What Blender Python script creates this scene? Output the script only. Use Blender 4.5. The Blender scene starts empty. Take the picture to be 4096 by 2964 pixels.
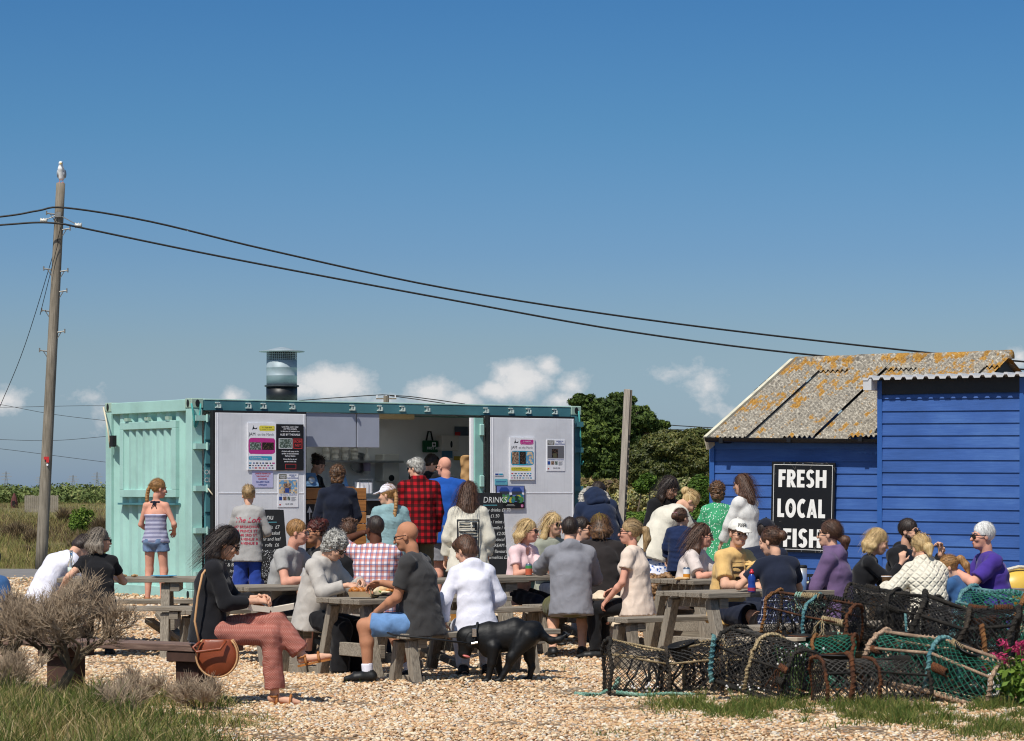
import bpy, bmesh, math, random
import numpy as np
from mathutils import Vector, Matrix
random.seed(7); RNG = np.random.default_rng(11)
C = bpy.context.scene.collection
FOC, CX, HZ, EYE = 11500.0, 2048.0, 1966.0, 1.58      # focal length, principal column, horizon row, eye height

# ---------- helpers: picture measurements to metres ----------
def sstep(t):
    t = np.clip(t, 0, 1); return t*t*(3-2*t)
def zg(X, Y):
    X = np.asarray(X, float); Y = np.asarray(Y, float)
    z = .2*sstep((Y-25)/10)
    z = z + .10*np.exp(-((X+3.4)/1.25)**2-((Y-19.4)/1.7)**2)
    z = z + .05*np.exp(-((X-3.2)/1.6)**2-((Y-21.2)/1.2)**2)
    z = z + .08*np.exp(-((X+.2)/1.8)**2-((Y-23.6)/1.3)**2)
    return z
def XP(px, Y): return (px-CX)*Y/FOC
def ZP(py, Y): return EYE-(py-HZ)*Y/FOC
def rgb(h):
    h = h.lstrip('#'); v = [int(h[i:i+2], 16)/255 for i in (0, 2, 4)]
    return tuple(c/12.92 if c <= .04045 else ((c+.055)/1.055)**2.4 for c in v)+(1,)
def sc(c, f): return tuple(min(1, x*f) for x in c[:3])+(1,)

# ---------- objects ----------
def tag(o, label=None, cat=None, group=None, kind=None):
    if label: o['label'] = label
    if cat: o['category'] = cat
    if group: o['group'] = group
    if kind: o['kind'] = kind
    return o
def empty(name, loc, rz=0, **kw):
    o = bpy.data.objects.new(name, None); C.objects.link(o); o.location = loc; o.rotation_euler = (0, 0, rz)
    o.empty_display_size = .1
    return tag(o, **kw)
def link(name, me, parent=None, loc=None, rot=None):
    o = bpy.data.objects.new(name, me); C.objects.link(o)
    if parent: o.parent = parent
    if loc is not None: o.location = loc
    if rot is not None: o.rotation_euler = rot
    return o
def nmesh(name, V, F, mats, smooth=False, fm=None):
    """fast mesh from an (n,3) array and an (m,k) array of faces of one size"""
    V = np.ascontiguousarray(V, np.float32); F = np.ascontiguousarray(F, np.int32)
    me = bpy.data.meshes.new(name); me.vertices.add(len(V)); me.vertices.foreach_set('co', V.ravel())
    m, k = F.shape; me.loops.add(m*k); me.loops.foreach_set('vertex_index', F.ravel())
    me.polygons.add(m); me.polygons.foreach_set('loop_start', np.arange(0, m*k, k, dtype=np.int32))
    if smooth: me.polygons.foreach_set('use_smooth', np.ones(m, bool))
    for q in (mats if isinstance(mats, (list, tuple)) else [mats]): me.materials.append(q)
    if fm is not None: me.polygons.foreach_set('material_index', np.ascontiguousarray(fm, np.int32))
    me.update(calc_edges=True); me.validate()
    return me
class MB:
    def __init__(s): s.v = []; s.f = []; s.m = []; s.n = 0; s.cur = 0
    def add(s, V, F):
        V = [tuple(map(float, p)) for p in V]; s.v += V
        s.f += [tuple(i+s.n for i in f) for f in F]; s.m += [s.cur]*len(F); s.n += len(V); return s
    def box(s, x0, x1, y0, y1, z0, z1, M=None):
        V = [(x, y, z) for z in (z0, z1) for y in (y0, y1) for x in (x0, x1)]
        if M is not None: V = [M @ Vector(p) for p in V]
        return s.add(V, [(0, 2, 3, 1), (4, 5, 7, 6), (0, 1, 5, 4), (2, 6, 7, 3), (0, 4, 6, 2), (1, 3, 7, 5)])
    def bar(s, a, b, w, h, up=(0, 0, 1)):
        a = Vector(a); b = Vector(b); d = (b-a); L = d.length; d.normalize(); u = Vector(up)
        sd = d.cross(u)
        if sd.length < 1e-4: sd = d.cross(Vector((1, 0, 0)))
        sd.normalize(); u = sd.cross(d)
        V = []
        for q in (a, b):
            for i, j in ((-1, -1), (1, -1), (1, 1), (-1, 1)): V.append(q+sd*(i*w/2)+u*(j*h/2))
        return s.add(V, [(3, 2, 1, 0), (4, 5, 6, 7), (0, 1, 5, 4), (1, 2, 6, 5), (2, 3, 7, 6), (3, 0, 4, 7)])
    def tube(s, pts, r, n=6, closed=False, caps=True):
        pts = [Vector(p) for p in pts]; N = len(pts); rs = r if isinstance(r, (list, tuple, np.ndarray)) else [r]*N
        V = []; prev = None
        for i, p in enumerate(pts):
            t = (pts[(i+1) % N]-pts[i-1]) if closed else (pts[min(i+1, N-1)]-pts[max(i-1, 0)])
            if t.length < 1e-9: t = Vector((0, 0, 1))
            t.normalize()
            if prev is None:
                prev = t.cross(Vector((0, 0, 1)))
                if prev.length < .05: prev = t.cross(Vector((1, 0, 0)))
            prev = prev-t*prev.dot(t)
            if prev.length < 1e-6: prev = t.orthogonal()
            prev.normalize(); b = t.cross(prev)
            for k in range(n):
                a = 2*math.pi*k/n; V.append(p+(prev*math.cos(a)+b*math.sin(a))*rs[i])
        F = []
        for i in range(N if closed else N-1):
            j = (i+1) % N
            for k in range(n): F.append((i*n+k, i*n+(k+1) % n, j*n+(k+1) % n, j*n+k))
        if caps and not closed and n > 2: F += [tuple(range(n))[::-1], tuple((N-1)*n+k for k in range(n))]
        return s.add(V, F)
    def lathe(s, prof, n=16, c=(0, 0, 0), M=None):
        V = []; F = []
        for r, z in prof:
            for k in range(n):
                a = 2*math.pi*k/n; p = Vector((c[0]+r*math.cos(a), c[1]+r*math.sin(a), c[2]+z)); V.append(M @ p if M is not None else p)
        for i in range(len(prof)-1):
            for k in range(n): F.append((i*n+k, i*n+(k+1) % n, (i+1)*n+(k+1) % n, (i+1)*n+k))
        F += [tuple(range(n))[::-1], tuple((len(prof)-1)*n+k for k in range(n))]
        return s.add(V, F)
    def quad(s, a, b, c, d): return s.add([a, b, c, d], [(0, 1, 2, 3)])
    def ico(s, c, r, sub=2):
        bm = bmesh.new(); bmesh.ops.create_icosphere(bm, subdivisions=sub, radius=1)
        r = r if isinstance(r, (tuple, list)) else (r, r, r)
        V = [(c[0]+v.co.x*r[0], c[1]+v.co.y*r[1], c[2]+v.co.z*r[2]) for v in bm.verts]
        bm.verts.index_update(); F = [[v.index for v in f.verts] for f in bm.faces]; bm.free(); return s.add(V, F)
    def mesh(s, name, mats, smooth=False, bevel=0):
        me = bpy.data.meshes.new(name); me.from_pydata(s.v, [], s.f)
        for q in (mats if isinstance(mats, (list, tuple)) else [mats]): me.materials.append(q)
        me.polygons.foreach_set('material_index', np.array(s.m, np.int32))
        if bevel:
            bm = bmesh.new(); bm.from_mesh(me)
            bmesh.ops.bevel(bm, geom=list(bm.edges), offset=bevel, segments=1, affect='EDGES', profile=.5); bm.to_mesh(me); bm.free()
        if smooth: me.polygons.foreach_set('use_smooth', np.ones(len(me.polygons), bool))
        me.update(); return me
    def build(s, name, mats, parent=None, smooth=False, bevel=0, loc=None, rot=None):
        return link(name, s.mesh(name, mats, smooth, bevel), parent, loc, rot)
def copy_tree(o, parent=None):
    c = o.copy(); C.objects.link(c)
    if parent: c.parent = parent
    for ch in o.children: copy_tree(ch, c)
    return c

# ---------- materials ----------
class NT:
    def __init__(s, name):
        s.mat = bpy.data.materials.new(name); s.mat.use_nodes = True; s.t = s.mat.node_tree
        s.b = s.t.nodes['Principled BSDF']
    def n(s, typ, **kw):
        nd = s.t.nodes.new(typ)
        for k, v in kw.items():
            if k[0] == 'i' and k[1:].isdigit(): s.put(nd.inputs[int(k[1:])], v)
            elif k in nd.inputs and not hasattr(nd, k): s.put(nd.inputs[k], v)
            else: setattr(nd, k, v)
        return nd
    def put(s, sock, v):
        if hasattr(v, 'is_output'): s.t.links.new(v, sock)
        elif hasattr(v, 'outputs'): s.t.links.new(v.outputs[0], sock)
        else: sock.default_value = v
    def set(s, name, v): s.put(s.b.inputs[name], v)
    def co(s, scale=(1, 1, 1), kind='Object', rot=(0, 0, 0)):
        tc = s.n('ShaderNodeTexCoord'); mp = s.n('ShaderNodeMapping'); s.t.links.new(tc.outputs[kind], mp.inputs[0])
        mp.inputs['Scale'].default_value = scale; mp.inputs['Rotation'].default_value = rot; return mp.outputs[0]
    def noise(s, scale=5, detail=4, vec=None, rough=.55):
        nd = s.n('ShaderNodeTexNoise'); nd.inputs['Scale'].default_value = scale; nd.inputs['Detail'].default_value = detail
        nd.inputs['Roughness'].default_value = rough
        s.t.links.new(vec if vec is not None else s.co(), nd.inputs['Vector']); return nd.outputs[0]
    def voro(s, scale, vec=None, feature='F1', out='Distance', rnd=1):
        nd = s.n('ShaderNodeTexVoronoi', feature=feature); nd.inputs['Scale'].default_value = scale
        nd.inputs['Randomness'].default_value = rnd
        s.t.links.new(vec if vec is not None else s.co(), nd.inputs['Vector']); return nd.outputs[out]
    def ramp(s, fac, stops, interp='LINEAR'):
        nd = s.n('ShaderNodeValToRGB'); nd.color_ramp.interpolation = interp; el = nd.color_ramp.elements
        while len(el) > 1: el.remove(el[-1])
        el[0].position, el[0].color = stops[0]
        for p, c in stops[1:]: e = el.new(p); e.color = c
        s.put(nd.inputs[0], fac); return nd.outputs[0]
    def mix(s, fac, a, b, blend='MIX'):
        nd = s.n('ShaderNodeMix', data_type='RGBA', blend_type=blend)
        s.put(nd.inputs[0], fac); s.put(nd.inputs[6], a); s.put(nd.inputs[7], b); return nd.outputs[2]
    def math(s, op, a, b=0.0, c=0.0, clamp=False):
        nd = s.n('ShaderNodeMath', operation=op, use_clamp=clamp); s.put(nd.inputs[0], a); s.put(nd.inputs[1], b); s.put(nd.inputs[2], c); return nd.outputs[0]
    def sep(s, vec):
        nd = s.n('ShaderNodeSeparateXYZ'); s.put(nd.inputs[0], vec); return nd.outputs
    def bump(s, h, strength=.3, dist=.01):
        nd = s.n('ShaderNodeBump'); nd.inputs['Strength'].default_value = strength; nd.inputs['Distance'].default_value = dist
        s.put(nd.inputs['Height'], h); s.set('Normal', nd.outputs[0])
MC = {}
def M(name, col, rough=.75, var=.12, vs=6, bump=.0, bs=80, bd=.004, metal=0, spec=None, stretch=(1, 1, 1), sheen=0, trans=0, ior=1.45, alpha=1):
    if name in MC: return MC[name]
    t = NT(name); col = rgb(col) if isinstance(col, str) else col
    v = t.co(stretch)
    if var: t.set('Base Color', t.ramp(t.noise(vs, 5, v), [(.28, sc(col, 1-var*1.6)), (.52, col), (.75, sc(col, 1+var*1.2))]))
    else: t.set('Base Color', col)
    t.set('Roughness', rough); t.set('Metallic', metal)
    if spec is not None: t.set('Specular IOR Level', spec)
    if sheen: t.set('Sheen Weight', sheen)
    if trans: t.set('Transmission Weight', trans); t.set('IOR', ior)
    if bump: t.bump(t.noise(bs, 4, v), bump, bd)
    MC[name] = t.mat; return t.mat
def folds(t, weave=260, amt=1.):
    """creases that run across the cloth, with a fine weave on top"""
    v = t.co((1, 1, .62)); wv = t.n('ShaderNodeVectorMath', operation='ADD'); t.put(wv.inputs[0], v); q = t.n('ShaderNodeTexNoise'); q.inputs['Scale'].default_value = 3.5; t.put(q.inputs['Vector'], v)
    sc_ = t.n('ShaderNodeVectorMath', operation='SCALE'); t.put(sc_.inputs[0], q.outputs[1]); sc_.inputs['Scale'].default_value = .28; t.put(wv.inputs[1], sc_.outputs[0])
    a = t.noise(4.6, 1.6, wv.outputs[0], .45); r = t.math('SUBTRACT', 1., t.math('MULTIPLY', t.math('ABSOLUTE', t.math('SUBTRACT', a, .5)), 4.2), 0, True)
    b = t.noise(19, 2, wv.outputs[0], .5); r2 = t.math('SUBTRACT', 1., t.math('MULTIPLY', t.math('ABSOLUTE', t.math('SUBTRACT', b, .5)), 6.), 0, True)
    h = t.math('ADD', t.math('ADD', t.math('MULTIPLY', t.math('POWER', r, 1.3), amt), t.math('MULTIPLY', r2, .10*amt)), t.math('MULTIPLY', t.noise(weave, 2), .10))
    t.bump(h, .5, .016)
def cloth(name, col, bump=.25, bs=260, rough=.9, var=.07):
    t = NT('cloth_'+name); c = rgb(col); t.set('Base Color', t.ramp(t.noise(9, 5, None, .6), [(.3, sc(c, 1-var*1.8)), (.52, c), (.72, sc(c, 1+var*1.3))])); t.set('Roughness', rough); t.set('Specular IOR Level', .22); t.set('Sheen Weight', .12)
    folds(t, bs, .7 if bump > .3 else 1.); MC['cloth_'+name] = t.mat; return t.mat
def worn(name, col, rough=.5, rust=.5):
    """old paint: sun bleached patches, run-down streaks, rust specks and chips"""
    t = NT(name); c = rgb(col); v = t.co(); base = t.ramp(t.noise(1.6, 5, v, .6), [(.32, sc(c, .86)), (.5, c), (.68, sc(c, 1.09))])
    st = t.noise(3.2, 5, t.co((9, 9, .35)), .6); base = t.mix(t.math('MULTIPLY', t.math('SUBTRACT', st, .55), 1.6, 0, True), base, sc(c, .68))
    k = t.math('ADD', t.math('MULTIPLY', t.noise(5, 7, v, .68), .75), t.math('MULTIPLY', t.noise(34, 3, v), .25)); m = t.math('MULTIPLY', t.math('SUBTRACT', k, .70-.05*rust), 26., 0, True)
    base = t.mix(m, base, t.ramp(t.noise(60, 3, v), [(.3, rgb('#5a3620')), (.7, rgb('#8d5c38'))]))
    t.set('Base Color', base); t.set('Roughness', rough); t.bump(t.math('ADD', t.noise(2.2, 3, v), t.math('MULTIPLY', m, -.3)), .25, .02); MC[name] = t.mat; return t.mat
def grid_cloth(name, base, lines, size, rough=.9):
    """woven check: lines = [(axis, width fraction, offset, colour, amount)] on object coordinates"""
    t = NT('cloth_'+name); x, y, z = t.sep(t.co())
    # wrap the horizontal coordinate round the body
    u = t.math('MULTIPLY', t.math('ARCTAN2', x, t.math('MULTIPLY', y, -1.0)), .17)
    col = base
    for ax, wdt, off, c, amt in lines:
        src = {'x': x, 'z': z, 'u': u}[ax]
        fr = t.math('FRACT', t.math('ADD', t.math('DIVIDE', src, size), off+40))
        col = t.mix(t.math('MULTIPLY', t.math('LESS_THAN', fr, wdt), amt), col, c)
    t.set('Base Color', col); t.set('Roughness', rough); t.set('Specular IOR Level', .25); folds(t)
    MC['cloth_'+name] = t.mat; return t.mat
def dot_cloth(name, base, spot, scale=30, thr=.32, stretch=(1, 1, 1), warp=.0):
    t = NT('cloth_'+name); v = t.co(stretch)
    d = t.voro(scale, v)
    if warp: d = t.math('ADD', d, t.math('MULTIPLY', t.math('SUBTRACT', t.noise(scale*2, 3, v), .5), warp))
    t.set('Base Color', t.mix(t.math('LESS_THAN', d, thr), base, spot)); t.set('Roughness', .9); folds(t)
    MC['cloth_'+name] = t.mat; return t.mat
# ---------- rounded bodies: smooth union of tapered limbs, skinned as one surface ----------
def unit(v):
    v = np.asarray(v, float); return v/max(1e-9, np.linalg.norm(v))
def smin(a, b, k):
    h = np.clip(.5+.5*(b-a)/k, 0, 1); return b+(a-b)*h-k*h*(1-h)
class Field:
    def __init__(s): s.p = []
    def _push(s, lo, hi, fn, k, op='add'): s.p.append((np.asarray(lo, float), np.asarray(hi, float), fn, k, op)); return s
    def cone(s, a, b, ra, rb, k=.02, flat=False, op='add', flat0=False):
        a = np.asarray(a, float); b = np.asarray(b, float); ba = b-a; L2 = max(1e-9, ba @ ba); L = math.sqrt(L2); R = max(ra, rb)
        def fn(P):
            pa = P-a; t0 = (pa @ ba)/L2; t = np.clip(t0, 0, 1)
            d = np.sqrt(((pa-t[:, None]*ba)**2).sum(1))-(ra+(rb-ra)*t)
            if flat: d = np.maximum(d, (t0-1)*L)
            if flat0: d = np.maximum(d, -t0*L)
            return d
        return s._push(np.minimum(a, b)-R, np.maximum(a, b)+R, fn, k, op)
    def econe(s, a, b, left, wa, da, wb, db, k=.03, flat=False, flat0=False):
        a = np.asarray(a, float); b = np.asarray(b, float); ba = b-a; L = np.linalg.norm(ba); ax = ba/L
        l = np.asarray(left, float); l = unit(l-ax*(l @ ax)); dp = np.cross(ax, l); R = max(wa, wb, da, db)
        def fn(P):
            pa = P-a; h = pa @ ax; t = np.clip(h/L, 0, 1); ex = h-np.clip(h, 0, L)
            w = wa+(wb-wa)*t; d_ = da+(db-da)*t; m = np.minimum(w, d_)
            q = np.sqrt(((pa @ l)/w)**2+((pa @ dp)/d_)**2+(ex/m)**2)
            d = (q-1)*m
            if flat: d = np.maximum(d, h-L)
            if flat0: d = np.maximum(d, -h)
            return d
        return s._push(np.minimum(a, b)-R, np.maximum(a, b)+R, fn, k)
    def ell(s, c, r, R=None, k=.02, op='add'):
        c = np.asarray(c, float); r = np.asarray(r if hasattr(r, '__len__') else (r, r, r), float)
        R = np.eye(3) if R is None else R; m = r.max()
        def fn(P):
            q = (P-c) @ R; k0 = np.sqrt(((q/r)**2).sum(1)); k1 = np.sqrt(((q/r**2)**2).sum(1)); return k0*(k0-1)/np.maximum(k1, 1e-6)
        return s._push(c-m, c+m, fn, k, op)
    def chain(s, pts, rs, k=.015):
        for i in range(len(pts)-1): s.cone(pts[i], pts[i+1], rs[i], rs[i+1], k)
        return s
    def cut(s, pt, n, lo=None, hi=None):
        """keep the side the normal points away from"""
        pt = np.asarray(pt, float); n = unit(n)
        return s._push(lo if lo is not None else (-9, -9, -9), hi if hi is not None else (9, 9, 9), lambda P: (P-pt) @ n, 0, 'cut')
    def arrays(s, h, wr=0, wl=.09, seed=1, an=1.25):
        adds = [p for p in s.p if p[4] == 'add']
        lo = np.min([p[0] for p in adds], 0)-3*h-.01; hi = np.max([p[1] for p in adds], 0)+3*h+.01
        n = np.ceil((hi-lo)/h).astype(int)+1
        D = np.full(n, .08, np.float32); ax = [lo[i]+h*np.arange(n[i]) for i in range(3)]
        for plo, phi, fn, k, op in s.p:
            m = k+3*h+.012
            i0 = np.clip(np.floor((plo-m-lo)/h).astype(int), 0, n); i1 = np.clip(np.ceil((phi+m-lo)/h).astype(int)+1, 0, n)
            if (i1 <= i0).any(): continue
            sl = tuple(slice(a, b) for a, b in zip(i0, i1))
            g = np.meshgrid(*[ax[i][sl[i]] for i in range(3)], indexing='ij'); P = np.stack([q.ravel() for q in g], 1)
            d = fn(P).reshape(g[0].shape)
            if op == 'add': D[sl] = smin(D[sl], d, max(k, 1e-4))
            elif op == 'sub': D[sl] = -smin(-D[sl], d, max(k, 1e-4))
            else: D[sl] = np.maximum(D[sl], d)
        D[0] = D[-1] = .05; D[:, 0] = D[:, -1] = .05; D[:, :, 0] = D[:, :, -1] = .05
        if wr:
            idx = np.argwhere(np.abs(D) < wr*3+h*2); P = lo+idx*h; rg = np.random.default_rng(seed); w = np.zeros(len(P))
            for o in range(7):
                kv = rg.normal(size=3)*np.array([1, 1, an]); kv = (unit(kv) if an > 1 else kv/1.4)*(2*math.pi/wl)*rg.uniform(.5, 1.8)
                w += np.sin(P @ kv+rg.uniform(0, 6.3)+1.3*np.sin(P @ rg.normal(size=3)*14))*rg.uniform(.5, 1)
            w = np.tanh(w*.75) if an > 1 else 1-np.abs(w)/1.6
            D[tuple(idx.T)] -= wr*w
        # surface nets
        S = D < 0
        c = [(i, j, k) for i in (0, 1) for j in (0, 1) for k in (0, 1)]
        nx, ny, nz = n
        cs = [S[i:nx-1+i, j:ny-1+j, k:nz-1+k] for i, j, k in c]
        cnt = sum(q.astype(np.int8) for q in cs); act = (cnt > 0) & (cnt < 8)
        I = np.argwhere(act); vid = np.full(act.shape, -1, np.int32); vid[act] = np.arange(len(I))
        vals = np.stack([D[I[:, 0]+i, I[:, 1]+j, I[:, 2]+k] for i, j, k in c], 1)
        acc = np.zeros((len(I), 3)); w = np.zeros(len(I)); off = np.array(c, float)
        for a in range(8):
            for b in range(a+1, 8):
                if sum(abs(np.array(c[a])-np.array(c[b]))) != 1: continue
                m = (vals[:, a] < 0) != (vals[:, b] < 0)
                t = np.where(m, vals[:, a]/np.where(m, vals[:, a]-vals[:, b], 1), 0)
                acc += np.where(m[:, None], off[a]+t[:, None]*(off[b]-off[a]), 0); w += m
        V = lo+(I+acc/np.maximum(w, 1)[:, None])*h
        F = []
        for d in range(3):
            sl0 = [slice(None)]*3; sl1 = [slice(None)]*3; sl0[d] = slice(0, -1); sl1[d] = slice(1, None)
            E = S[tuple(sl0)] != S[tuple(sl1)]; e = np.argwhere(E)
            o1, o2 = [(1, 2), (2, 0), (0, 1)][d]
            ok = (e[:, o1] > 0) & (e[:, o2] > 0) & (e[:, o1] < n[o1]-1) & (e[:, o2] < n[o2]-1); e = e[ok]
            q = []
            for da, db in ((-1, -1), (0, -1), (0, 0), (-1, 0)):
                x = e.copy(); x[:, o1] += da; x[:, o2] += db; q.append(vid[tuple(x.T)])
            q = np.stack(q, 1); inside = S[tuple(e.T)]
            F.append(np.where(inside[:, None], q, q[:, ::-1]))
        F = np.concatenate(F); F = F[(F >= 0).all(1)]
        return V, F
    def mesh(s, name, mat, h=.01, wr=0, wl=.09, seed=1, an=1.25):
        V, F = s.arrays(h, wr, wl, seed, an); return nmesh(name, V, F, mat, True)
    def build(s, name, mat, parent, h=.01, wr=0, wl=.09, seed=1, an=1.25): return link(name, s.mesh(name, mat, h, wr, wl, seed, an), parent)
def rotz(a): c, s_ = math.cos(a), math.sin(a); return np.array([[c, -s_, 0], [s_, c, 0], [0, 0, 1.]])
def rotx(a): c, s_ = math.cos(a), math.sin(a); return np.array([[1, 0, 0], [0, c, -s_], [0, s_, c]])
def roty(a): c, s_ = math.cos(a), math.sin(a); return np.array([[c, 0, s_], [0, 1, 0], [-s_, 0, c]])
def ik(a, t, l1, l2, pole):
    a = np.asarray(a, float); t = np.asarray(t, float); d = t-a; L = np.linalg.norm(d); ml = (l1+l2)*.995
    if L > ml: t = a+d*(ml/L); d = t-a; L = ml
    L = max(L, abs(l1-l2)+.01); ax = unit(d); x = (l1*l1-l2*l2+L*L)/(2*L); h = math.sqrt(max(0, l1*l1-x*x))
    p = np.asarray(pole, float); p = unit(p-ax*(p @ ax)); return a+ax*x+p*h, t
D2R = math.pi/180
# ---------- people ----------
def skin(name, col): return M('skin_'+name, col, .68, .10, 11, .25, 120, .004, spec=.28)
SK = {'fair': skin('fair', '#d9a88c'), 'pink': skin('pink', '#d79c84'), 'tan': skin('tan', '#b98263'), 'dark': skin('dark', '#5a3524')}
def hairmat(name, a, b, stretch=(60, 60, 5)):
    t = NT('hair_'+name); v = t.co(stretch); f = t.noise(1.6, 4, v, .65)
    t.set('Base Color', t.ramp(f, [(.36, rgb(a)), (.62, rgb(b))])); t.set('Roughness', .5); t.bump(f, .6, .01); return t.mat
HA = {'dark': hairmat('dark', '#1c1510', '#3a2a20'), 'brown': hairmat('brown', '#3a2619', '#664530'), 'blond': hairmat('blond', '#a5824e', '#dcc08a'),
      'ash': hairmat('ash', '#7c6444', '#b89a6c'), 'grey': hairmat('grey', '#6a665f', '#bdb9b0'), 'white': hairmat('white', '#c4c2bd', '#efede8'),
      'curlgrey': hairmat('curlgrey', '#4d4a45', '#c4c1b8', (22, 22, 22)), 'curlbrown': hairmat('curlbrown', '#24160d', '#7a5636', (24, 24, 24)),
      'greybrown': hairmat('greybrown', '#4c4238', '#948878'), 'ginger': hairmat('ginger', '#7c5830', '#b88a54'), 'red': hairmat('red', '#1c0d0a', '#5a2418', (22, 22, 22))}
EYE_M = M('eye', '#1a1210', .15, 0); LENS = M('dark_lens', '#0b0a0a', .06, 0, spec=.8); LIP = M('lip', '#a85f52', .5, .05)
SHOE_B = M('black_shoe', '#141414', .55, .2, 20); SHOE_W = M('white_shoe', '#cfcdc8', .6); SANDAL = M('tan_leather', '#a8692f', .5, .15, 20, .15, 90)
WIRE_M = M('thin_metal', '#8a8780', .3, 0, metal=1)
def LF(v): return np.array([v[0], -v[1], v[2]], float)          # (left, forward, up) -> local axes
PEOPLE = {}
def strands(hk, t, hs, seed, Rh):
    """thin locks lying over the scalp and hanging free, in head space (x, back, up)"""
    rg = np.random.default_rng(seed+1); grav = Rh.T @ np.array([0, 0, -1.]); c = np.array([0, .02, .036]); E = np.array([.077+t, .096+t, .094+t])+.002
    n, L, wd = {'long': (620, .33, .0055), 'swept': (600, .34, .0055), 'bob': (520, .20, .0055), 'short': (420, .055, .0045), 'mop': (460, .08, .0055), 'spiky': (380, .055, .0045), 'pony': (420, .13, .0045), 'bun': (420, .13, .0045), 'lowpony': (420, .15, .0045), 'braid': (420, .13, .0045), 'curly': (700, .045, .0055), 'updo': (420, .05, .005), 'crop': (0, 0, 0)}.get(hk, (150, .05, .008))
    V = []; F = []; m = 6
    anchor = {'pony': (0, .12, .03), 'bun': (0, .13, .02), 'lowpony': (0, .12, -.04), 'braid': (.02, .12, .03)}.get(hk)
    for i in range(n):
        v = rg.normal(size=3); v /= np.linalg.norm(v)
        if v[2] < -.25: continue
        if v[1] < -.42 and v[2] < .52: continue
        if hk in ('short', 'mop', 'spiky') and v[2] < -.05 and v[1] < .1: continue
        p = c+v*E; pts = [p]; st = L*rg.uniform(.6, 1.15)/(m-1); d = None
        for k in range(m-1):
            q = (p-c)/E; nq = q/E; nq = nq/np.linalg.norm(nq); on = np.linalg.norm(q) < 1.12 and (p[2] > -.06 or anchor is not None)
            if anchor is not None: g = np.array(anchor)-p; g = g/max(1e-3, np.linalg.norm(g))
            elif hk in ('curly', 'updo', 'spiky'): g = rg.normal(size=3)*.9+nq*(1.0 if hk != 'curly' else .5)
            else: g = grav*1.0+np.array([v[0]*.35, .75 if hk == 'swept' else .6 if v[1] > -.5 else .45, .0])
            if on and hk not in ('spiky', 'curly', 'updo'): g = g-nq*(g @ nq)
            g = g/max(1e-4, np.linalg.norm(g)); d = g if d is None else d*.45+g*.55; d = d+rg.normal(size=3)*(.05 if hk not in ('curly', 'updo') else .2); d = d/np.linalg.norm(d); p = p+d*st
            q = (p-c)/E; r = np.linalg.norm(q)
            if r < 1.01: p = c+(p-c)/r*1.015
            pts.append(p)
        pts = np.array(pts); tg = np.gradient(pts, axis=0); nq = (pts-c); sd = np.cross(tg, nq); sd /= np.maximum(1e-6, np.linalg.norm(sd, axis=1))[:, None]
        w = wd*np.linspace(1, .25, m)[:, None]*rg.uniform(.6, 1.2); up = nq/np.linalg.norm(nq, axis=1)[:, None]*.0022*rg.uniform(0, 2); b = len(V)*0+sum(len(x) for x in V)
        V.append(np.stack([pts-sd*w/2+up, pts+sd*w/2+up], 1).reshape(-1, 3)); k = np.arange(m-1)*2+b; F.append(np.stack([k, k+1, k+3, k+2], 1))
    return (np.concatenate(V), np.concatenate(F)) if V else (np.zeros((0, 3)), np.zeros((0, 4), int))
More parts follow.
